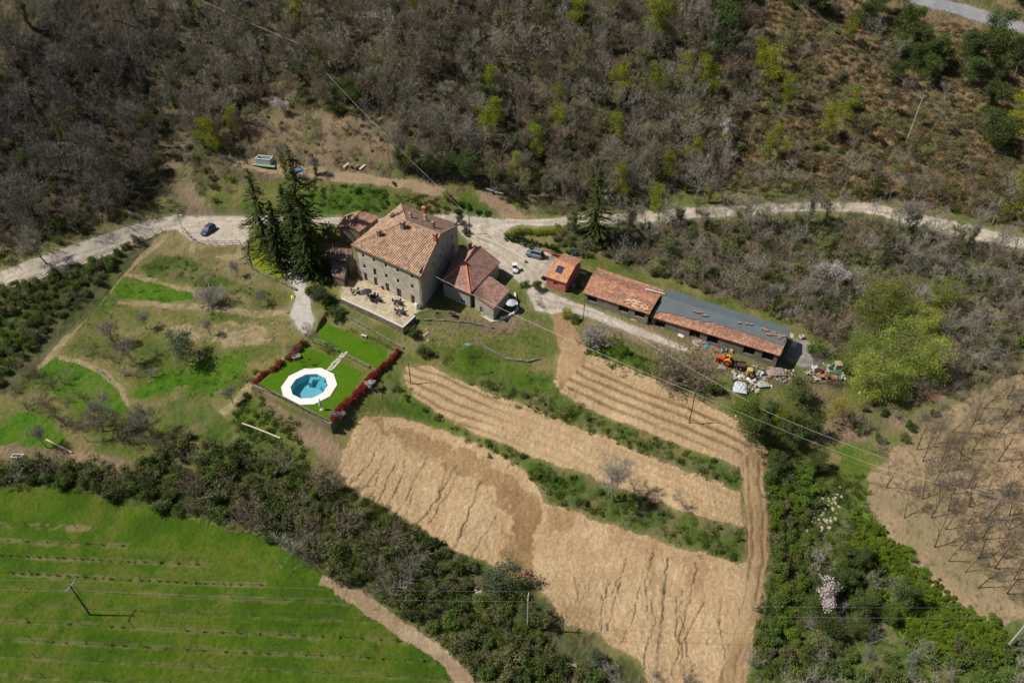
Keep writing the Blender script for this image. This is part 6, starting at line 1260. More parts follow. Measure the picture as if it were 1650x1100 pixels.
def bush(seed, w, h, m, n=700, size=.15, lobes=6, twig=False):
    g = random.Random(seed); bl = [(g.uniform(-1, 1) * w * .33, g.uniform(-1, 1) * w * .33, h * g.uniform(.12, .62), min(w, h) * g.uniform(.16, .34)) for _ in range(lobes + 4)]; V, F = leafmass(g, bl, int(n * 2.3), size * .62, surf=.62)
    V = [Vector((v.x, v.y, max(v.z, -.1))) for v in V]; return V, F
def bushkind(name, m, seeds, w=2.4, h=2.0, n=700, size=.15, part='leaves', lobes=6):
    L = []
    for s in seeds:
        V, F = bush(s, w, h, m, n, size, lobes); st = MB(); g = random.Random(s)
        for k in range(4): st.tube((0, 0, -.2), (g.uniform(-.4, .4) * w, g.uniform(-.4, .4) * w, h * .6), .04, .015, 4, False)
        L.append([('stem', st.mesh('stem', BARK)), (part, vf_mesh(part, V, F, m))])
    reg_kind(name, L)
bushkind('darkbush', F_EVER, (121, 122, 123)); bushkind('greenbush', F_MID, (124, 125, 126)); bushkind('brightbush', F_BRT, (127, 128)); bushkind('redbush', F_RED, (131, 132), 1.5, 1.5, 420, .13); bushkind('olivebush', F_OLV2, (133, 134, 135), 2.6, 2.0, 600, .14)
bushkind('round', foliage('clipped_leaves', (.045, .075, .035), (.06, .095, .04)), (141, 142), 1.5, 1.3, 500, .10, lobes=3); bushkind('yellowbush', F_SPRG, (143, 144), 2.2, 2.2, 500, .12)
def twigbush(seed, w, h, tm=TWIG, n=26, tw=4, tww=.016):
    t = Tree(seed); g = t.g
    for k in range(n): d = Vector((g.gauss(0, .55), g.gauss(0, .55), 1)); t.limb(Vector((g.uniform(-.2, .2) * w * .5, g.uniform(-.2, .2) * w * .5, -.1)), d, h * g.uniform(.5, .85), .03, 1, 2, .6, .05, 3, 2)
    t.twigs(tw, .6, tww); V, F = t.tw; return [('stem', t.wood.mesh('stem', BARK)), ('twigs', vf_mesh('twigs', V, F, tm))]
reg_kind('twigbush', [twigbush(151, 2.5, 2.2, TWIG, 14), twigbush(152, 2.5, 2.0, TWIG, 12)]); reg_kind('twigbush_brown', [twigbush(153, 2.5, 2.0, TWIGB, 14), twigbush(154, 2.2, 1.8, TWIGB, 12)])

reg_kind('figbush', [twigbush(155, 5.5, 3.6, mat('silver_twigs', (.42, .39, .36), (.30, .27, .25), scale=.6), 60, 7, .026)])
NAMES = {'figbush': ('bare_bush', 'bush'), 'bare_shaded': ('bare_tree', 'tree'), 'bare': ('bare_tree', 'tree'), 'bare_brown': ('bare_tree', 'tree'), 'thin': ('bare_tree', 'tree'), 'big_bare': ('bare_tree', 'tree'), 'ivy': ('ivy_clad_tree', 'tree'), 'budding': ('budding_tree', 'tree'), 'evergreen': ('evergreen_tree', 'tree'), 'spring': ('spring_green_tree', 'tree'), 'willow': ('willow_tree', 'tree'), 'yellow': ('yellow_tree', 'tree'), 'olive': ('olive_tree', 'tree'), 'midtree': ('leafy_tree', 'tree'), 'blossom': ('blossoming_tree', 'tree'), 'conifer': ('conifer', 'conifer'), 'darkbush': ('evergreen_bush', 'bush'), 'greenbush': ('green_bush', 'bush'), 'brightbush': ('bright_green_bush', 'bush'), 'redbush': ('red_leaved_shrub', 'shrub'), 'olivebush': ('scrub_bush', 'bush'), 'round': ('clipped_shrub', 'shrub'), 'yellowbush': ('yellow_green_bush', 'bush'), 'twigbush': ('bare_bush', 'bush'), 'twigbush_brown': ('bare_bush', 'bush')}
vg = random.Random(99)
def plant(kind, x, y, label, group=None, sc=1.0, variant=None, sz=None, rz=None):
    nm, cat = NAMES[kind]; vs = KIND[kind]; parts = vs[variant % len(vs)] if variant is not None else vg.choice(vs)
    t = thing(nm, label, cat, (x, y, hz(x, y)), vg.uniform(0, 6.28) if rz is None else rz, group, sc if sz is None else (sc, sc, sz))
    for n, me in parts: link(n, me, t)
    return t
def at(kind, px, py, label, sc=1.0, variant=None, sz=None, group=None, rz=None): p = G(px, py); return plant(kind, p[0], p[1], label, group, sc, variant, sz, rz)
TAKEN = []
def ok(x, y, d):
    for a, b, e in TAKEN:
        if (a - x) ** 2 + (b - y) ** 2 < (d * .5 + e * .5) ** 2: return False
    return True
NOGO = [[p[:2] for p in GG(q)] for q in ([(0,440),(150,384),(300,346),(400,349),(740,345),(905,351),(1100,336),(1330,325),(1450,338),(1650,388),(1650,404),(1500,379),(1390,345),(1200,352),(905,366),(838,392),(897,414),(890,440),(876,466),(1130,570),(1100,576),(860,500),(740,370),(400,394),(330,395),(262,372),(60,452),(0,470)], [(368,250),(640,287),(740,300),(850,350),(812,358),(740,322),(560,296),(365,266)], [(930,480),(978,436),(1284,536),(1296,560),(1260,600),(930,500)], [(545,350),(750,345),(840,440),(800,520),(520,530)], [(1440,-10),(1560,9),(1650,36),(1650,56),(1530,24)])]
def free(x, y):
    X = np.array([x]); Y = np.array([y]); return not any(inside(q, X, Y)[0] for q in NOGO)
def zone(poly, items, tries=4000):
    """items: (kind, count, spacing m, smin, smax, label)"""
    xs = [p[0] for p in poly]; ys = [p[1] for p in poly]
    for kind, cnt, d, s0, s1, label in items:
        k = 0; n = 0
        while k < cnt and n < tries:
            m = 64; c = [(vg.uniform(min(xs), max(xs)), vg.uniform(min(ys), max(ys))) for _ in range(m)]; c = np.array(c); ins = inside(poly, c[:, 0], c[:, 1]); c = c[ins]; n += m
            if not len(c): continue
            for p in GG(c):
                if k >= cnt: break
                if not ok(p[0], p[1], d) or not free(p[0], p[1]): continue
                TAKEN.append((p[0], p[1], d)); plant(kind, p[0], p[1], label, label, vg.uniform(s0, s1)); k += 1

# --- plants one can point to
for k, (px, py, s, v, lab) in enumerate([
 (431,402,1.05,0,'dark conifer at the left end of the conifer group by the car park'), (456,438,.95,2,'conifer at the lower left front of the group, over the yellow green lawn'), (494,388,1.22,0,'tallest dark conifer at the back of the conifer group'),
 (474,402,.95,1,'conifer half hidden behind the middle of the group'), (486,424,1.05,1,'conifer in the middle of the group, over the footpath'), (505,446,1.08,2,'broad conifer at the right front of the conifer group'), (512,438,.72,0,'rightmost conifer of the group, beside the old shed'), (450,395,.75,2,'small conifer between the left one and the tallest'),
 (958,384,1.03,1,'tall dark conifer standing beside the right gravel road')]): at('conifer', px, py, lab, s * .96, v, s)
for px, py, s in ((520,456,1.5),(508,476,1.9),(532,486,1.5)): at('greenbush', px, py, 'grey green garden bush below the old shed, nearest the %s' % ('shed' if py < 460 else 'footpath' if px < 515 else 'terrace'), s)
at('olive', 520, 490, 'large pale garden shrub between footpath and terrace', .95); at('darkbush', 540, 510, 'dark round bush below the left end of the terrace wall', 1.7); at('greenbush', 530, 500, 'light green round bush left of the terrace wall end', .8)
at('darkbush', 661, 541, 'dark blue green bush at the right end of the terrace wall', 1.5, 1); at('greenbush', 684, 572, 'round green bush between terrace and the middle ploughed strip', 1.5, 0)
at('midtree', 866, 468, 'spreading green shrub on the small bank between annex and road', .55); at('greenbush', 846, 462, 'green shrub beside the annex patio parapet', 1.0); at('twigbush', 868, 492, 'grey bare bush on the bank where the yard lanes fork', 1.0)
at('yellowbush', 912, 508, 'pale green bush at the lane fork below the pink hut', 1.4, 0); at('greenbush', 926, 518, 'green bush beside the thin pole below the lane', 1.0); at('figbush', 958, 556, 'large grey bare fig bush below the tiled barn', 1.1, 0); at('brightbush', 1006, 566, 'light green bush right of the grey fig bush', 1.1)
at('greenbush', 934, 462, 'green bush in the gap between the pink hut and the tiled barn', .9); at('spring', 1262, 250, 'small round vivid green tree above the right road', .6, 1)
at('twigbush_brown', 1092, 612, 'wide brown bare bush above the furrowed field', 2.6, 0)
for px, py, s in ((1075,600,2.6),(1100,600,2.8),(1110,622,2.4),(1085,622,2.4),(1068,614,2.0)): at('twigbush_brown', px, py, 'one of the tan bare bushes massed above the furrowed field', s, group='tan bare bushes massed above the furrowed field')
at('twigbush_brown', 1135, 628, 'brown bare bush right of the widest one above the furrowed field', 2.2, 1); at('greenbush', 1150, 630, 'green bush at the right end of the brown bare bushes', 1.5)
at('olive', 300, 582, 'grey green olive tree in the middle of the left orchard', 1.5, 0); at('figbush', 342, 493, 'rounded grey bare bush on the bank in the orchard', 1.15, 0)
for px, py, s, lab in ((237,530,.42,'small gnarled bare fruit tree at the centre left of the orchard'),(340,540,.38,'small bare fruit tree right of the olive tree'),(185,555,.6,'bare fruit tree above the round green orchard patch'),(382,447,.4,'slim bare tree on the dry bank below the car park'),(213,585,.6,'leaning bare tree left of the olive tree'),(250,705,.85,'tall bare tree among shrubs at the foot of the orchard'),(165,695,.9,'wide bare tree at the bottom of the round green patch'),(75,720,.5,'bare tree leaning over the dirt lane at left'),(420,495,.45,'low bare shrub tree on the orchard edge by the footpath'),(280,555,.35,'tiny bare tree at the left of the olive tree'),(375,650,.4,'small bare tree on the slope left of the pool')): at('big_bare', px, py, lab, s)
at('bare', 505, 552, 'bare spreading tree between the footpath end and the upper lawn', .7, 2); at('bare', 475, 582, 'bare branching tree over the stone trough on the pool lawn', .5, 4)
at('big_bare', 988, 808, 'lone pale bare tree on the bank above the big ploughed field', .95, 0); at('bare', 1100, 815, 'smaller bare tree right of the lone pale one on the field bank', .5, 2)
at('blossom', 552, 682, 'pinkish blossoming tree at the lower end of the red hedge', .5); at('blossom', 594, 625, 'small white twiggy shrub behind the red hedge', .35)
at('big_bare', 75, 425, 'large bare tree overhanging the left gravel road', 1.0, 1); at('big_bare', 1205, 365, 'bare ivy footed tree right beside the bend of the right road', .8, 0)
at('blossom', 1348, 470, 'white blossoming tree in the scrub above the barns', 1.0, 0); at('blossom', 1322, 455, 'smaller whitish blossoming tree left of the white one above the barns', .7, 1)
at('blossom', 1312, 975, 'white blossoming tree in the dark thicket at lower right', .9, 1); at('blossom', 460, 190, 'pink blossoming tree above the container track', .8, 0); at('blossom', 158, 270, 'pale blossoming tree in the dark wood at left', .8, 1); at('blossom', 318, 200, 'pale blossoming tree by the dark gully in the wood', .7, 0); at('blossom', 1145, 100, 'pale pink blossoming tree by the dark evergreens at the top', 1.0, 0); at('blossom', 1160, 230, 'whitish blossoming tree above the right road', .9, 1)
for px, py, s, v, lab in ((1400,520,1.0,0,'large yellow green willow, topmost of the group right of the barns'),(1440,525,.85,1,'yellow green willow right of the topmost one'),(1480,545,.9,2,'green willow at the right end of the group right of the barns'),(1440,600,1.05,0,'broad willow in the middle of the willow group'),(1395,635,.95,1,'low willow at the lower left of the willow group'),(1430,640,.85,2,'lowest willow of the group, above the pale bank'),(1485,610,1.0,1,'shaded willow at the lower right of the willow group'),(1375,590,.8,0,'leftmost willow of the group, above the scrap heap'),(1510,500,.8,2,'willow at the upper right of the group')): at('willow', px, py, lab, s * 1.1, v)
at('yellow', 1340, 680, 'yellow ochre tree on the pale bank below the scrap heap', 1.15, 0); at('evergreen', 1280, 652, 'rich green tree below the farm clutter', .95, 0); at('midtree', 1200, 680, 'fresh green tree at the upper right corner of the furrowed field', .9, 1); at('brightbush', 1196, 665, 'bright green bush left of the fresh green tree by the furrowed field', 1.6)
at('spring', 1255, 700, 'yellow green tree among the dark trees right of the furrowed field', .8, 0); at('greenbush', 1312, 570, 'dense green bush beside the concrete slab', 1.7, 1); at('thin', 1300, 615, 'bare dark tree trunks standing before the scrap heap', .8, 0); at('thin', 1306, 617, 'second dark bare trunk before the scrap heap', .75, 2)
at('greenbush', 1365, 600, 'grey green bush at the right end of the scrap heap', 1.3, 2)
at('olive', 808, 945, 'silver grey olive tree at the foot of the big ploughed field', 1.35, 0); at('olive', 960, 1062, 'grey green bush tree at the bottom end of the big field', .6, 1)
at('yellowbush', 717, 318, 'golden yellow green bush at the bend of the upper track', 1.3, 0); at('spring', 1052, 340, 'yellow green tree right behind the road near the tall conifer', .55, 1)
at('greenbush', 635, 298, 'single green bush on the edge of the upper track', .6); at('ivy', 510, 282, 'ivy covered trunk on the upper track right of the blue tarpaulin', .85, 3); at('ivy', 640, 255, 'leftmost of the ivy covered trunks above the upper track', .9, 0); at('ivy', 652, 258, 'second ivy covered trunk above the upper track', .8, 1); at('ivy', 462, 290, 'ivy covered tree rising behind the tallest conifer', 1.05, 2)
at('evergreen', 742, 362, 'dark green tree by the junction pole behind the farmhouse', .38); at('darkbush', 752, 376, 'dark shrub at the foot of the junction pole', 1.0); at('evergreen', 925, 378, 'crooked dark tree leaning beside the right road', .7, 1); at('bare', 950, 372, 'bare grey tree fallen beside the tall roadside conifer', .6)
at('darkbush', 397, 640, 'dark green bush at the left corner of the pool wall', .75, 0); at('twigbush_brown', 394, 615, 'tawny bush above the left pool hedge', .8); at('yellowbush', 410, 600, 'yellowish bush beside the left pool hedge', .7, 1)
at('darkbush', 697, 470, 'tiny round shrub on the little lawn right of the terrace', .01) if False else None
at('darkbush', 704, 505, 'tiny dark shrub in a stone ring on the little lawn', .3, 0)

for px, py, s, lab in ((1050,85,1.2,'bright yellow green tree at the top, left of the dark evergreen clump'),(925,60,1.1,'yellow green tree high at the top centre'),(1095,150,.9,'yellow green tree below the dark evergreen clump'),(866,125,.55,'small vivid yellow green tree in the upper middle wood'),(1222,125,1.1,'rounded yellow green tree right of the evergreen clump'),(1140,165,1.0,'yellow green tree under the pink blossoming tree'),(1262,180,1.0,'yellow green tree lower right of the rounded one'),(998,175,.8,'slender yellow green tree in the middle wood'),(1330,225,1.0,'olive yellow tree alone on the bracken slope'),(1000,330,.9,'yellow green tree just left of the tall roadside conifer top'),(1060,360,.9,'yellow green tree on the road verge right of the tall conifer'),(335,245,1.0,'golden green tree at the right edge of the gully'),(352,255,.9,'second golden green tree at the right edge of the gully'),(380,215,.8,'golden green tree above the container track'),(520,115,.7,'yellow green tree in the wood above the wire bend'),(865,265,.9,'yellow green tree among the dark bushes above the road'),(1075,300,.8,'yellow green tree above the right road, centre')): at('spring', px, py, lab, s * 1.25)
for px, py, s, lab in ((575,170,.9,'dark evergreen tree in the wood left of the pale earth slope'),(560,165,.8,'second dark evergreen tree above the pale earth slope'),(757,130,.8,'dark evergreen tree in the upper middle wood'),(785,185,.9,'tall dark evergreen tree in the middle wood'),(840,245,.8,'dark ivy green tree in the lower middle wood'),(1000,170,.8,'dark narrow evergreen in the middle right wood'),(690,285,.9,'dark evergreen tree just above the upper track bend'),(722,282,.85,'second dark evergreen just above the upper track bend'),(755,290,.9,'third dark evergreen just above the upper track bend'),(870,235,.9,'dark green tree beside the yellow green one above the road'),(655,275,.8,'dark evergreen behind the ivy clad trunks'),(190,290,.8,'dark evergreen in the lower left wood'),(290,160,.7,'dark evergreen in the gully'),(1140,260,.8,'dark evergreen under the whitish blossoming tree')): at('evergreen', px, py, lab, s * 1.2)
# dark trees right of the track
zone([(1180,700),(1230,660),(1290,690),(1330,740),(1310,770),(1250,760)], [('evergreen', 9, 2.4, .6, .95, 'dark evergreen tree in the clump at the right end of the furrowed field')])
# red hedges
def hedge(px, n, label, sc=.9, kind='redbush', grp=None):
    w = GG(px); seg = np.concatenate([[0], np.cumsum(np.linalg.norm(np.diff(w[:, :2], axis=0), axis=1))])
    for i, s in enumerate(np.linspace(0, seg[-1], n)):
        x = np.interp(s, seg, w[:, 0]); y = np.interp(s, seg, w[:, 1]); plant(kind, x + vg.uniform(-.12, .12), y + vg.uniform(-.12, .12), label, grp or label, sc * vg.uniform(.85, 1.15))
hedge([(486,553),(479,562),(470,574),(466,580)], 7, 'red leaved shrub of the upper left hedge by the pool lawn', 1.0)
hedge([(455,585),(447,592),(441,598)], 4, 'red leaved shrub of the short middle left hedge by the pool', .95)
hedge([(430,603),(421,611),(414,619)], 5, 'red leaved shrub of the lowest left hedge by the pool', 1.05)
hedge([(642,568),(632,580),(620,590),(608,602)], 12, 'red leaved shrub of the right hedge beside the upper lawn', .85)
hedge([(604,606),(592,620),(580,634),(566,648),(550,664),(538,678)], 26, 'red leaved shrub of the long right hedge beside the pool lawn', 1.1)
hedge([(820,382),(835,376),(850,376),(870,378),(890,377),(905,376)], 15, 'yellow green shrub in the top row above the yard', .95, 'yellowbush')
hedge([(816,386),(830,390),(848,397),(866,404)], 8, 'clipped dark round shrub in the front row above the yard wall', 1.1, 'round'); hedge([(832,384),(850,390),(870,396),(885,400)], 8, 'clipped dark round shrub in the middle row above the yard', 1.05, 'round')

for k, (px, py, s) in enumerate(((1216,374,1.15),(1302,362,1.0),(1462,390,1.5),(1484,398,1.1),(1562,396,1.05),(1095,362,.9))): at('ivy', px, py, ['ivy clad tree leaning over the first stretch of the right road', 'ivy clad tree at the crest of the right road bend', 'largest ivy clad tree hiding the right road', 'smaller ivy clad tree right of the largest over the road', 'ivy clad tree over the far right end of the road', 'ivy clad tree on the road verge right of the yellow green one'][k], s, sz=s * .9)
for px, py, s, kd in ((1130,366,.75,'budding'),(1175,366,.8,'bare'),(1195,372,.7,'budding'),(1250,364,.8,'bare'),(1275,362,.7,'bare'),(1325,358,.7,'budding'),(1350,358,.8,'bare'),(1400,366,.8,'bare'),(1440,384,1.0,'bare'),(1500,392,.9,'bare'),(1530,398,.8,'budding'),(1600,408,.8,'bare'),(1632,412,.9,'bare'),(1040,368,.7,'bare'),(1010,372,.6,'budding')): at(kd, px, py, '%s tree on the lower verge of the right road, its crown over the gravel' % ('bare grey' if kd == 'bare' else 'olive budding'), s, group='%s trees on the lower verge of the right road' % kd)
# --- woods and scrub by zone, far to near
WL = [('bare_shaded', 31, 4.6, 0.86, 1.32, 'bare grey tree in the dark dense wood left of the gully'), ('ivy', 10, 4, 0.80, 1.15, 'ivy clad tree in the dark dense wood left of the gully'), ('bare_shaded', 11, 4, 0.92, 1.26, 'smaller bare grey tree in the dark dense wood left of the gully'), ('darkbush', 22, 3, 0.92, 1.84, 'dark evergreen bush under the dense wood left of the gully'), ('evergreen', 6, 5, 0.57, 0.92, 'dark evergreen tree in the dense wood left of the gully')]
zone([(-60,-30),(265,-30),(270,180),(255,300),(180,340),(60,390),(-60,420)], WL)
zone([(265,-30),(480,-30),(470,120),(400,180),(330,230),(275,200)], [('bare', 18, 4.4, 0.92, 1.32, 'bare grey tree in the wood right above the gully'), ('ivy', 9, 4, 0.92, 1.26, 'ivy clad tree in the wood right above the gully'), ('darkbush', 14, 3, 1.03, 1.95, 'dark evergreen bush in the wood right above the gully'), ('bare_brown', 7, 4, 0.92, 1.26, 'bare brownish tree in the wood right above the gully')])
zone([(300,235),(340,210),(380,250),(375,300),(345,340),(310,300)], [('twigbush_brown', 8, 2.5, .9, 1.4, 'bare brown bush between gully and container track'), ('olivebush', 8, 2.5, .8, 1.3, 'olive scrub bush between gully and container track'), ('yellowbush', 3, 3, .9, 1.2, 'yellow green bush by the gully mouth')])
zone([(480,-30),(860,-30),(860,130),(640,170),(480,160)], [('bare', 25, 4.6, 0.90, 1.32, 'bare grey tree high on the hillside above the farmhouse'), ('bare_brown', 15, 4, 0.96, 1.38, 'bare brownish tree high on the hillside above the farmhouse'), ('evergreen', 5, 4, 0.48, 0.90, 'dark evergreen tree high on the hillside above the farmhouse'), ('spring', 4, 4, 0.97, 1.46, 'yellow green tree high on the hillside above the farmhouse'), ('budding', 13, 4, 0.84, 1.20, 'budding olive tinted tree high on the hillside above the farmhouse'), ('ivy', 7, 4, 0.96, 1.20, 'ivy clad tree high on the hillside above the farmhouse')])
zone([(480,150),(560,175),(640,190),(860,130),(920,200),(920,300),(830,320),(760,300),(650,280),(640,215),(560,200)], [('bare', 14, 4, 0.69, 1.09, 'bare grey tree on the slope just above the upper track'), ('ivy', 12, 3.5, 0.69, 1.03, 'ivy clad tree on the slope just above the upper track'), ('greenbush', 10, 3, 1.03, 1.84, 'green bush on the slope just above the upper track'), ('darkbush', 12, 3, 1.15, 2.07, 'dark bush on the slope just above the upper track'), ('twigbush_brown', 14, 3, 1.15, 1.84, 'bare brown bush on the slope just above the upper track'), ('spring', 6, 4, 0.77, 1.24, 'yellow green tree on the slope just above the upper track'), ('budding', 16, 3.6, 0.69, 0.98, 'budding olive tinted tree on the slope just above the upper track')])
zone([(860,-30),(1100,-30),(1180,120),(1130,300),(1000,330),(920,330),(900,200)], [('bare', 24, 4.4, 0.75, 1.21, 'bare grey tree on the hillside above the tall conifer'), ('bare_brown', 13, 4, 0.80, 1.21, 'bare brownish tree on the hillside above the tall conifer'), ('spring', 9, 4, 0.93, 1.63, 'yellow green tree on the hillside above the tall conifer'), ('budding', 26, 4, 0.80, 1.15, 'budding olive tinted tree on the hillside above the tall conifer'), ('evergreen', 7, 4, 0.57, 0.92, 'dark evergreen tree on the hillside above the tall conifer'), ('ivy', 9, 4, 0.80, 1.15, 'ivy clad tree on the hillside above the tall conifer'), ('olivebush', 14, 3, 1.15, 1.95, 'olive scrub bush on the hillside above the tall conifer')])
zone([(1070,-10),(1185,-10),(1190,80),(1150,120),(1110,100)], [('evergreen', 7, 3, 1.28, 1.76, 'dark evergreen tree in the clump at the top centre right')])
for poly, n, lab in (([(1270,-10),(1340,-10),(1350,25),(1290,25)], 4, 'dark evergreen tree at the top edge left of the asphalt road'), ([(1375,0),(1430,10),(1425,60),(1380,45)], 3, 'dark evergreen tree left of the big evergreen clump'), ([(1430,70),(1500,50),(1515,110),(1490,140),(1440,140)], 8, 'dark evergreen tree in the big clump below the asphalt road'), ([(1545,90),(1600,70),(1650,90),(1650,150),(1590,165),(1550,150)], 8, 'dark evergreen tree in the clump near the right edge'), ([(1600,-20),(1680,-20),(1680,20),(1620,14)], 4, 'dark evergreen tree above the asphalt road in the corner'), ([(1575,180),(1650,190),(1650,260),(1600,260)], 3, 'dark evergreen tree alone on the right part of the bracken slope')): zone(poly, [('evergreen', n, 2.8, 1.0, 1.55, lab)])
zone([(1190,-20),(1420,-20),(1440,150),(1650,200),(1700,380),(1480,330),(1300,315),(1150,300),(1180,120)], [('bare', 11, 5, 0.55, 0.94, 'bare grey tree scattered on the bracken slope at upper right'), ('bare_brown', 15, 3.5, 0.50, 0.88, 'small bare brownish tree on the bracken slope at upper right'), ('spring', 7, 5, 0.89, 1.49, 'yellow green tree on the bracken slope at upper right'), ('budding', 22, 4, 0.50, 0.88, 'budding olive tinted tree on the bracken slope at upper right'), ('olivebush', 44, 3, 0.77, 1.65, 'olive scrub bush on the bracken slope at upper right'), ('twigbush_brown', 40, 3, 0.88, 1.65, 'bare brown bush on the bracken slope at upper right'), ('darkbush', 12, 3, 0.77, 1.43, 'dark bush on the bracken slope at upper right')])
zone([(1100,300),(1650,330),(1650,378),(1520,345),(1400,318),(1200,325),(1100,330)], [('bare', 10, 3.5, 0.70, 1.19, 'bare grey tree along the upper side of the right road'), ('ivy', 6, 3.5, 0.70, 1.12, 'ivy clad tree along the upper side of the right road')])
zone([(960,375),(1200,362),(1400,362),(1640,415),(1650,560),(1530,600),(1500,520),(1380,480),(1330,570),(1285,520),(1075,450),(980,420)], [('bare', 20, 4, 0.61, 1.15, 'bare grey tree in the scrub between the right road and the barns'), ('ivy', 13, 4, 0.68, 1.08, 'ivy clad tree in the scrub between the right road and the barns'), ('twigbush_brown', 51, 2.8, 1.35, 2.43, 'bare brown bush in the scrub between the right road and the barns'), ('olivebush', 48, 2.6, 1.22, 2.16, 'olive scrub bush between the right road and the barns'), ('twigbush', 33, 2.6, 1.35, 2.29, 'bare grey bush in the scrub between the right road and the barns'), ('darkbush', 20, 2.6, 1.22, 2.03, 'dark bush in the scrub between the right road and the barns'), ('spring', 7, 4, 0.63, 1.19, 'yellow green tree in the scrub between the right road and the barns'), ('budding', 26, 3.4, 0.61, 1.01, 'budding olive tinted tree in the scrub between the right road and the barns')])
zone([(-60,480),(60,455),(170,420),(245,378),(200,410),(165,445),(120,492),(50,565),(0,620),(-60,640)], [('greenbush', 60, 1.9, .9, 1.6, 'green bush in the thicket below the left gravel road'), ('olivebush', 30, 1.9, .9, 1.5, 'olive scrub bush in the thicket below the left gravel road'), ('darkbush', 36, 1.9, .9, 1.7, 'dark bush in the thicket below the left gravel road'), ('twigbush', 10, 2.4, .9, 1.4, 'bare grey bush in the thicket below the left gravel road')])
zone([(60,600),(110,620),(190,680),(290,700),(280,730),(140,710),(40,660),(-20,600)], [('twigbush_brown', 24, 2.2, 1.0, 1.7, 'bare brown bush curving round the foot of the left orchard'), ('bare_brown', 3, 3, .4, .6, 'bare brownish tree at the foot of the left orchard')])
zone([(165,545),(260,560),(250,620),(200,610),(110,560)], [('twigbush', 7, 2.2, .8, 1.2, 'bare grey bush in the middle of the left orchard'), ('twigbush_brown', 5, 2.2, .8, 1.2, 'bare brown bush in the middle of the left orchard')])
zone([(-60,745),(110,748),(220,765),(270,700),(440,745),(520,800),(620,850),(700,900),(600,950),(520,915),(440,870),(330,838),(200,800),(80,780),(-60,780)], [('twigbush_brown', 22, 2.2, 1.3, 2.2, 'bare tan bush in the thick hedge band above the vineyard'), ('greenbush', 34, 2.2, 1.0, 1.9, 'green bush in the thick hedge band above the vineyard'), ('olivebush', 34, 2.2, 1.1, 1.9, 'olive scrub bush in the thick hedge band above the vineyard'), ('darkbush', 26, 2.2, 1.1, 2.0, 'dark evergreen bush in the thick hedge band above the vineyard'), ('twigbush', 44, 2.2, 1.3, 2.2, 'bare grey bush in the thick hedge band above the vineyard'), ('bare_brown', 8, 3, .4, .7, 'bare brownish tree in the thick hedge band above the vineyard')])
zone([(450,740),(540,790),(560,850),(480,870),(440,800)], [('twigbush_brown', 12, 2.4, 1.4, 2.2, 'tall tan bare bush below the pool slope')]); zone([(480,860),(600,830),(680,900),(640,970),(540,920)], [('twigbush', 14, 2.4, 1.4, 2.2, 'mauve grey bare bush at the edge of the dirt path')])
zone([(600,900),(700,880),(800,930),(860,980),(900,1070),(960,1100),(820,1130),(740,1060),(650,985)], [('olivebush', 26, 2.2, 1.0, 1.8, 'olive scrub bush below the big ploughed field'), ('greenbush', 18, 2.2, 1.0, 1.7, 'green bush below the big ploughed field'), ('darkbush', 12, 2.2, 1.0, 1.6, 'dark bush below the big ploughed field'), ('twigbush', 10, 2.4, 1.0, 1.6, 'bare grey bush below the big ploughed field')])
zone([(940,1060),(1200,1110),(1220,1130),(900,1130)], [('twigbush', 12, 2.2, .8, 1.2, 'bare grey bush along the bottom edge of the big field')])
zone([(600,620),(650,640),(740,710),(850,770),(880,810),(1060,860),(1190,900),(1190,860),(960,780),(760,705),(655,640),(640,610)], [('olivebush', 8, 2.4, 0.38, 0.68, 'olive scrub bush on the bank above the big ploughed field'), ('greenbush', 11, 2.4, 0.38, 0.71, 'green bush on the bank above the big ploughed field'), ('brightbush', 6, 2.4, 0.38, 0.68, 'bright green bush on the bank above the big ploughed field')])
zone([(740,610),(900,670),(1060,735),(1190,785),(1190,750),(1000,685),(860,635)], [('greenbush', 8, 2.4, 0.32, 0.60, 'green bush on the bank between the two upper fields'), ('olivebush', 6, 2.4, 0.32, 0.64, 'olive scrub bush on the bank between the two upper fields')])
zone([(1235,730),(1290,750),(1320,800),(1310,880),(1290,1000),(1250,1090),(1215,1090),(1250,980),(1250,850)], [('brightbush', 16, 2.0, .9, 1.5, 'bright green bush in the strip right of the tractor track'), ('greenbush', 16, 2.2, .9, 1.5, 'green bush in the strip right of the tractor track'), ('olivebush', 12, 2.2, .9, 1.5, 'olive scrub bush in the strip right of the tractor track'), ('twigbush', 10, 2.2, .9, 1.4, 'bare grey bush in the strip right of the tractor track')])
zone([(1290,900),(1400,890),(1450,980),(1400,1040),(1290,1010)], [('evergreen', 7, 2.6, .6, .95, 'dark evergreen tree in the thicket at lower right'), ('midtree', 6, 2.4, .5, .8, 'mid green tree in the thicket at lower right'), ('twigbush', 8, 2.2, 1.1, 1.8, 'bare grey bush in the thicket at lower right'), ('darkbush', 8, 2.2, 1.2, 1.8, 'dark bush in the thicket at lower right')])
zone([(1210,1050),(1300,1010),(1450,1050),(1560,1050),(1680,1040),(1680,1130),(1210,1130)], [('greenbush', 22, 2.2, 1, 1.7, 'green bush along the bottom right edge'), ('twigbush', 16, 2.2, 1, 1.7, 'bare grey bush along the bottom right edge'), ('olivebush', 16, 2.2, 1, 1.6, 'olive scrub bush along the bottom right edge')])
zone([(1390,830),(1430,860),(1560,985),(1640,1020),(1600,1060),(1470,1040),(1410,960)], [('brightbush', 12, 2.2, .7, 1.1, 'yellowish green bush in the ivy bank beside the bare field')])
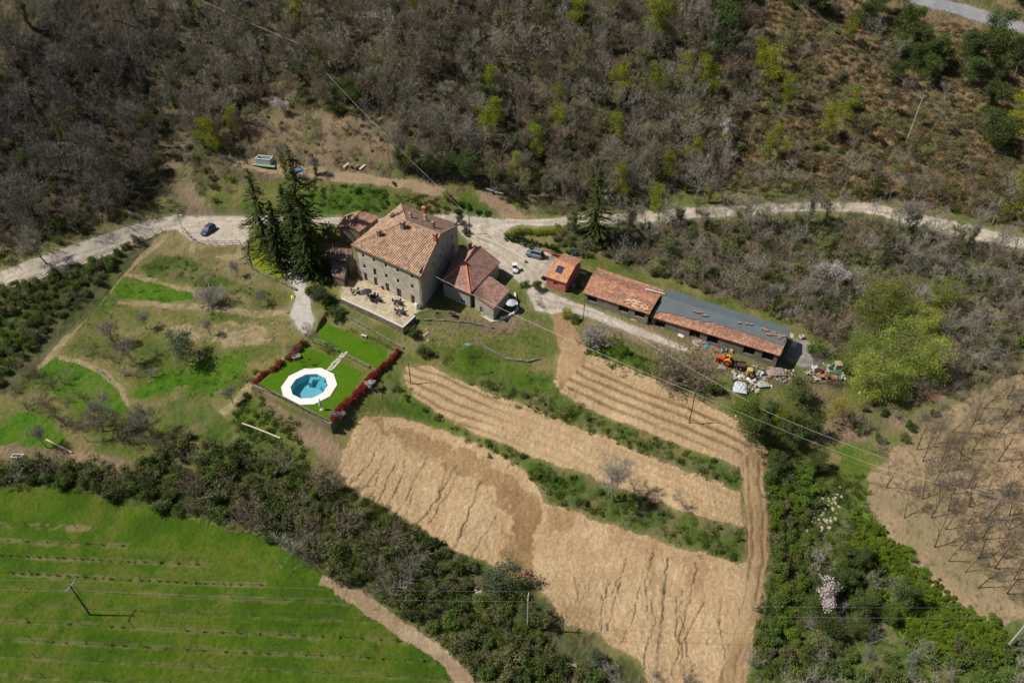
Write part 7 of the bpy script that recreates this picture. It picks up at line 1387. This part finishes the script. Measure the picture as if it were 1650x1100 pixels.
zone([(1420,600),(1520,590),(1560,640),(1490,680),(1450,720),(1400,740),(1360,700)], [('twigbush', 10, 2.2, .8, 1.3, 'bare grey bush on the stream bank above the bare field'), ('darkbush', 6, 2.4, .8, 1.3, 'dark bush on the stream bank above the bare field'), ('olivebush', 6, 2.4, .8, 1.3, 'olive bush on the stream bank above the bare field')])
zone([(1420,780),(1470,700),(1560,655),(1640,630),(1690,700),(1690,960),(1620,970),(1540,940),(1470,860)], [('thin', 56, 2.5, .75, 1.15, 'slender dark bare tree standing on the bare brown field at right')])
zone([(495,298),(740,318),(745,340),(505,345)], [('greenbush', 6, 2.4, .4, .9, 'green bush on the bank behind the farmhouse')])
zone([(740,318),(800,345),(770,355),(735,345)], [('darkbush', 6, 1.8, .6, .9, 'dark bush in the corner of the upper track and the road')])
zone([(965,398),(1075,440),(1285,508),(1300,485),(1080,415),(985,380)], [('olivebush', 18, 2.0, .7, 1.1, 'olive scrub bush on the verge right behind the barns'), ('greenbush', 12, 2.0, .7, 1.2, 'green bush on the verge right behind the barns'), ('twigbush_brown', 16, 2.0, .8, 1.3, 'bare brown bush on the verge right behind the barns'), ('darkbush', 8, 2.0, .8, 1.3, 'dark bush on the verge right behind the barns')])
zone([(900,360),(960,385),(950,420),(880,400)], [('olivebush', 12, 1.8, .6, 1.0, 'olive scrub bush behind the pink hut'), ('greenbush', 6, 1.8, .6, 1.0, 'green bush behind the pink hut')])

# --- things nobody could count: undergrowth, brush, grass
def scatter(name, label, cat, meshes, P3, seed=1, smin=.7, smax=1.3, mats=None):
    g = np.random.default_rng(seed); n = len(P3); me = bpy.data.meshes.new(name); me.vertices.add(n); me.vertices.foreach_set('co', P3.astype(np.float32).ravel())
    a = me.attributes.new('size', 'FLOAT', 'POINT'); a.data.foreach_set('value', g.uniform(smin, smax, n).astype(np.float32)); a = me.attributes.new('turn', 'FLOAT', 'POINT'); a.data.foreach_set('value', g.uniform(0, 6.28, n).astype(np.float32)); a = me.attributes.new('form', 'INT', 'POINT'); a.data.foreach_set('value', g.integers(0, len(meshes), n).astype(np.int32))
    o = link(name, me); tag(o, label, cat, kind='stuff'); ng = bpy.data.node_groups.new(name, 'GeometryNodeTree'); ng.interface.new_socket('Geometry', in_out='INPUT', socket_type='NodeSocketGeometry'); ng.interface.new_socket('Geometry', in_out='OUTPUT', socket_type='NodeSocketGeometry')
    N = ng.nodes; L = ng.links; gi = N.new('NodeGroupInput'); go = N.new('NodeGroupOutput'); jn = N.new('GeometryNodeJoinGeometry')
    def attr(nm, ty): x = N.new('GeometryNodeInputNamedAttribute'); x.data_type = ty; x.inputs[0].default_value = nm; return x.outputs[0]
    sz = attr('size', 'FLOAT'); tn = attr('turn', 'FLOAT'); fm = attr('form', 'INT'); cx = N.new('ShaderNodeCombineXYZ'); L.new(tn, cx.inputs[2])
    for k, m in enumerate(meshes):
        so = bpy.data.objects.new('source', m); oi = N.new('GeometryNodeObjectInfo'); oi.inputs['Object'].default_value = so; oi.inputs['As Instance'].default_value = True
        cmp_ = N.new('FunctionNodeCompare'); cmp_.data_type = 'INT'; cmp_.operation = 'EQUAL'; L.new(fm, cmp_.inputs[2]); cmp_.inputs[3].default_value = k
        ip = N.new('GeometryNodeInstanceOnPoints'); L.new(gi.outputs[0], ip.inputs['Points']); L.new(cmp_.outputs[0], ip.inputs['Selection']); L.new(oi.outputs['Geometry'], ip.inputs['Instance']); L.new(cx.outputs[0], ip.inputs['Rotation']); L.new(sz, ip.inputs['Scale']); L.new(ip.outputs[0], jn.inputs[0])
    L.new(jn.outputs[0], go.inputs[0]); md = o.modifiers.new('scatter', 'NODES'); md.node_group = ng; return o
def points(polys, n, seed, lift=-.1, avoid=True):
    g = np.random.default_rng(seed); out = []
    ar = [abs(sum(p[i][0] * p[(i + 1) % len(p)][1] - p[(i + 1) % len(p)][0] * p[i][1] for i in range(len(p)))) for p in polys]; tot = sum(ar)
    for p, a in zip(polys, ar):
        k = int(n * a / tot); xs = [q[0] for q in p]; ys = [q[1] for q in p]; c = np.stack([g.uniform(min(xs), max(xs), k * 4), g.uniform(min(ys), max(ys), k * 4)], 1); c = c[inside(p, c[:, 0], c[:, 1])][:k]; c = c + g.normal(0, 3.0, c.shape)
        w = GG(c)
        if avoid:
            bad = np.zeros(len(w), bool)
            for q in NOGO: bad |= inside(q, w[:, 0], w[:, 1])
            w = w[~bad]
        out.append(w)
    w = np.concatenate(out); w[:, 2] += lift; return w
def flat(kinds, part): return [dict(v)[part] for k in kinds for v in KIND[k]]
def joined(name, parts):     # one mesh out of a plant's parts, for the mass nobody counts
    V = []; F = []; M = []; mi = []
    for k, (n, me) in enumerate(parts):
        o = len(V); V += [tuple(v.co) for v in me.vertices]; 
        for p in me.polygons: F.append(tuple(o + i for i in p.vertices)); mi.append(k)
        M.append(me.materials[0])
    me = bpy.data.meshes.new(name); me.from_pydata(V, [], F); [me.materials.append(m) for m in M]; me.polygons.foreach_set('material_index', mi); return me
HILL = [(-60,-30),(1180,-30),(1240,100),(1150,300),(1000,335),(900,345),(850,335),(760,300),(650,278),(640,200),(560,178),(420,172),(380,250),(300,240),(240,335),(100,392),(-60,425)]
saps = [joined('sapling', KIND['bare'][i]) for i in (0, 2)] + [joined('sapling', KIND['bare_brown'][i]) for i in (0, 2, 3)]
br = [joined('brush', KIND['twigbush'][0]), joined('brush', KIND['twigbush_brown'][0]), joined('brush', KIND['twigbush_brown'][1]), joined('brush', KIND['olivebush'][0])]
HL = [(-60,-30),(265,-30),(272,180),(255,300),(200,340),(100,392),(-60,425)]
HR = [(265,-30)] + HILL[1:13] + [(300,240),(272,180)]
scatter('saplings', 'mass of dark bare saplings filling the left wood', 'saplings', [joined('sapling', KIND['bare_shaded'][i]) for i in (0, 2)] + [joined('sapling', KIND['darkbush'][0])], points([HL], 330, 21), 21, .45, 1.0)
scatter('saplings', 'mass of bare saplings filling the woods on the hillside', 'saplings', saps, points([HR], 720, 1), 1, .45, 1.0)
scatter('brush', 'tangled brown brush covering the floor of the hillside woods', 'brush', br, points([HILL], 1500, 2), 2, .4, 1.0)
BR = [(1180,-20),(1650,60),(1700,380),(1480,330),(1300,312),(1150,300),(1230,110)]
def clump(name, seed, w, h, m, n, size): g = random.Random(seed); V = []; F = []; 
def tuft(seed, n, w, h, m, wd=.03):
    g = random.Random(seed); V = []; F = []
    for k in range(n):
        a = g.uniform(0, 6.28); r = g.random() ** .6 * w; b = Vector((math.cos(a) * r, math.sin(a) * r, -.05)); d = Vector((g.gauss(0, .5), g.gauss(0, .5), 1)).normalized() * h * g.uniform(.4, 1.1); s = d.cross(rdir(g)).normalized() * wd; i = len(V); V += [b - s, b + s, b + d * .6 + s * .8 + rdir(g) * .04, b + d]; F.append((i, i + 1, i + 2, i + 3))
    return vf_mesh('tuft', V, F, m)
T_BRK = [tuft(1, 90, .8, .7, F_BRN, .05), tuft(2, 90, .9, .6, mat('dead_bracken', (.24, .16, .09), (.17, .115, .065), rand=.2), .05), tuft(3, 70, .7, .6, F_OLV2, .05)]
scatter('bracken', 'dry bracken and dead grass over the slope at upper right', 'bracken', T_BRK, points([BR], 5200, 3), 3, .6, 1.5)
scatter('bracken', 'dead leaves and dry undergrowth between the trees of the hillside woods', 'undergrowth', T_BRK, points([HILL], 5000, 13), 13, .6, 1.4)
SCR = [[(960,375),(1400,362),(1640,415),(1650,600),(1500,640),(1380,600),(1300,530),(1080,455),(970,412)], [(905,368),(960,365),(960,420),(900,400)]]
scatter('brush', 'tangled grey and olive brush between the right road and the barns', 'brush', br, points(SCR, 1100, 4), 4, .5, 1.1)
F_GR1 = foliage('long_grass', (.14, .20, .026), (.11, .165, .022), rand=.3); F_GR2 = foliage('weed_leaves', (.10, .15, .03), (.15, .17, .045), rand=.3)
T_GRN = [tuft(5, 90, .55, .42, F_GR1, .05), tuft(6, 80, .6, .4, F_GR2, .05), tuft(7, 70, .6, .35, F_OLV2, .04)]
BANKS = [[(600,612),(655,640),(760,708),(860,768),(900,810),(1060,862),(1190,905),(1195,855),(1040,805),(860,740),(700,665),(648,612)], [(720,602),(905,640),(1060,705),(1195,755),(1190,788),(1000,712),(800,640)], [(1228,720),(1300,740),(1400,770),(1400,820),(1430,930),(1300,1010),(1240,1080),(1215,1040),(1240,900)], [(490,292),(640,300),(740,322),(760,345),(500,350)], [(930,548),(1000,560),(1120,600),(1180,640),(1080,622),(935,570)], [(380,650),(420,640),(480,680),(500,760),(440,740),(380,700)], [(-60,755),(110,752),(230,770),(380,742),(450,740),(600,800),(760,910),(880,1010),(900,1110),(780,1090),(640,980),(540,905),(400,850),(200,800),(-60,780)]]
EARTH = [(415,178),(560,185),(638,205),(638,260),(600,272),(440,250),(400,215)]
zone(EARTH, [('twigbush_brown', 16, 2.6, .7, 1.3, 'bare brown bush on the pale earth slope above the pallets'), ('bare_brown', 6, 4, .45, .8, 'bare brownish tree on the pale earth slope above the pallets')])
scatter('brush', 'low brown brush on the pale earth slope above the pallets', 'brush', br, points([EARTH], 90, 24), 24, .25, .6)
scatter('rough_grass', 'rough weeds and long grass on the field banks and verges', 'grass', T_GRN, points(BANKS, 6000, 5), 5, .6, 1.5)
_iv = [vf_mesh('cover', *bush(s, 3.0, 1.0, None, 900, .13, 8), foliage('ivy_carpet', (.18, .25, .022), (.13, .20, .020))) for s in (161, 162, 163)]
scatter('ivy_cover', 'dense yellowish green ivy carpet beside the bare brown field', 'ivy', _iv, points([[(1385,825),(1420,855),(1490,925),(1560,988),(1630,1030),(1600,1080),(1480,1050),(1415,960),(1380,890)]], 260, 6), 6, .7, 1.2)
T_DRY = [tuft(8, 40, .5, .22, mat('dry_blades', (.26, .22, .10), (.20, .17, .07), rand=.2), .03), tuft(9, 40, .5, .25, mat('green_blades', (.10, .14, .02), (.13, .15, .03), rand=.2), .03)]
MEAD = [[(240,425),(300,400),(400,440),(470,480),(470,560),(420,640),(300,640),(200,600),(90,585),(160,500)], [(660,520),(860,520),(890,600),(960,660),(880,650),(700,600)], [(930,520),(1060,540),(1270,620),(1180,640),(1000,570)], [(540,510),(650,560),(640,590),(520,520)]]
scatter('meadow_grass', 'short dry and green grass of the orchard and garden slopes', 'grass', T_DRY, points(MEAD, 7000, 7), 7, .6, 1.4)
T_VIN = [tuft(15, 60, .7, .16, mat('vineyard_blades', (.062, .125, .010), (.085, .145, .014), rand=.15), .025)]
scatter('vineyard_grass', 'uneven green grass growing between the vine rows', 'grass', T_VIN, points([[(-40,790),(100,790),(300,840),(520,930),(740,1090),(740,1110),(-40,1110)]], 5000, 8), 8, .6, 1.2)

# --- stones
def stone_mesh(seed, m):
    g = random.Random(seed); q = MB(); vs = []
    for i in range(5):
        th = PI * i / 4
        for j in range(7): a = 2 * PI * j / 7; r = g.uniform(.8, 1.1); vs.append((math.sin(th) * math.cos(a) * r, math.sin(th) * math.sin(a) * r * .8, math.cos(th) * .6 * r))
    q.add(vs, [(i * 7 + j, i * 7 + (j + 1) % 7, (i + 1) * 7 + (j + 1) % 7, (i + 1) * 7 + j) for i in range(4) for j in range(7)]); return q.mesh('stone', m)
STN = [stone_mesh(s, mat('field_boulder', (.46, .40, .30), (.36, .31, .23), scale=2)) for s in range(4)]
def stones(poly, n, s0, s1, label, seed, name='stone'):
    w = points([poly], n, seed, 0, False); g = random.Random(seed)
    for p in w: tag(link(name, g.choice(STN), None, tuple(p), g.uniform(0, 6), g.uniform(s0, s1)), label, 'stone', label)
stones([(1320,795),(1355,790),(1350,840),(1330,870),(1305,862),(1300,830)], 70, .2, .5, 'pale boulder of the rock pile in the stream bed', 1, 'boulder')
stones([(765,947),(782,945),(780,958),(768,958)], 5, .35, .7, 'pale rock below the silver olive tree', 2, 'boulder')
stones([(905,1075),(925,1078),(928,1098),(908,1095)], 7, .4, .9, 'pale grey rock at the bottom of the dirt slope', 3, 'boulder')
stones([(680,528),(690,525),(700,545),(690,548)], 6, .25, .5, 'pinkish rock beside the bush at the terrace corner', 4, 'boulder')
stones([(1168,668),(1182,672),(1205,695),(1190,692)], 9, .2, .4, 'stone along the upper edge of the furrowed field', 5)
stones([(1385,610),(1440,615),(1430,640),(1380,632)], 12, .25, .5, 'pale stone under the willows', 6)
stones([(410,578),(430,570),(470,575),(460,590)], 3, .2, .35, 'small pale stone left of the pool lawn', 7)

# farm debris, too small and mixed to count
DB = []
for k, c in enumerate(((.62, .60, .56), (.45, .38, .30), (.50, .18, .10), (.12, .11, .10), (.30, .28, .26), (.60, .48, .30))):
    q = MB(); g = random.Random(k)
    for i in range(5): q.box((g.uniform(-.4, .4), g.uniform(-.4, .4), .08 + g.uniform(0, .1)), (g.uniform(.15, .8), g.uniform(.08, .3), g.uniform(.04, .2)), g.uniform(0, 3), ('X', g.uniform(-.4, .4)))
    DB.append(q.mesh('bit', mat('debris_%d' % k, c, tuple(x * .7 for x in c), scale=4)))
scatter('debris', 'scattered rubble, planks and scrap on the rough yard below the long barn', 'debris', DB, points([[(1178,596),(1262,588),(1270,612),(1215,628),(1182,622)], [(1296,590),(1362,590),(1362,614),(1300,606)], [(1090,536),(1175,560),(1180,575),(1118,556)], [(1255,596),(1300,600),(1296,618),(1250,612)]], 230, 30, .0), 30, .35, 1.1)
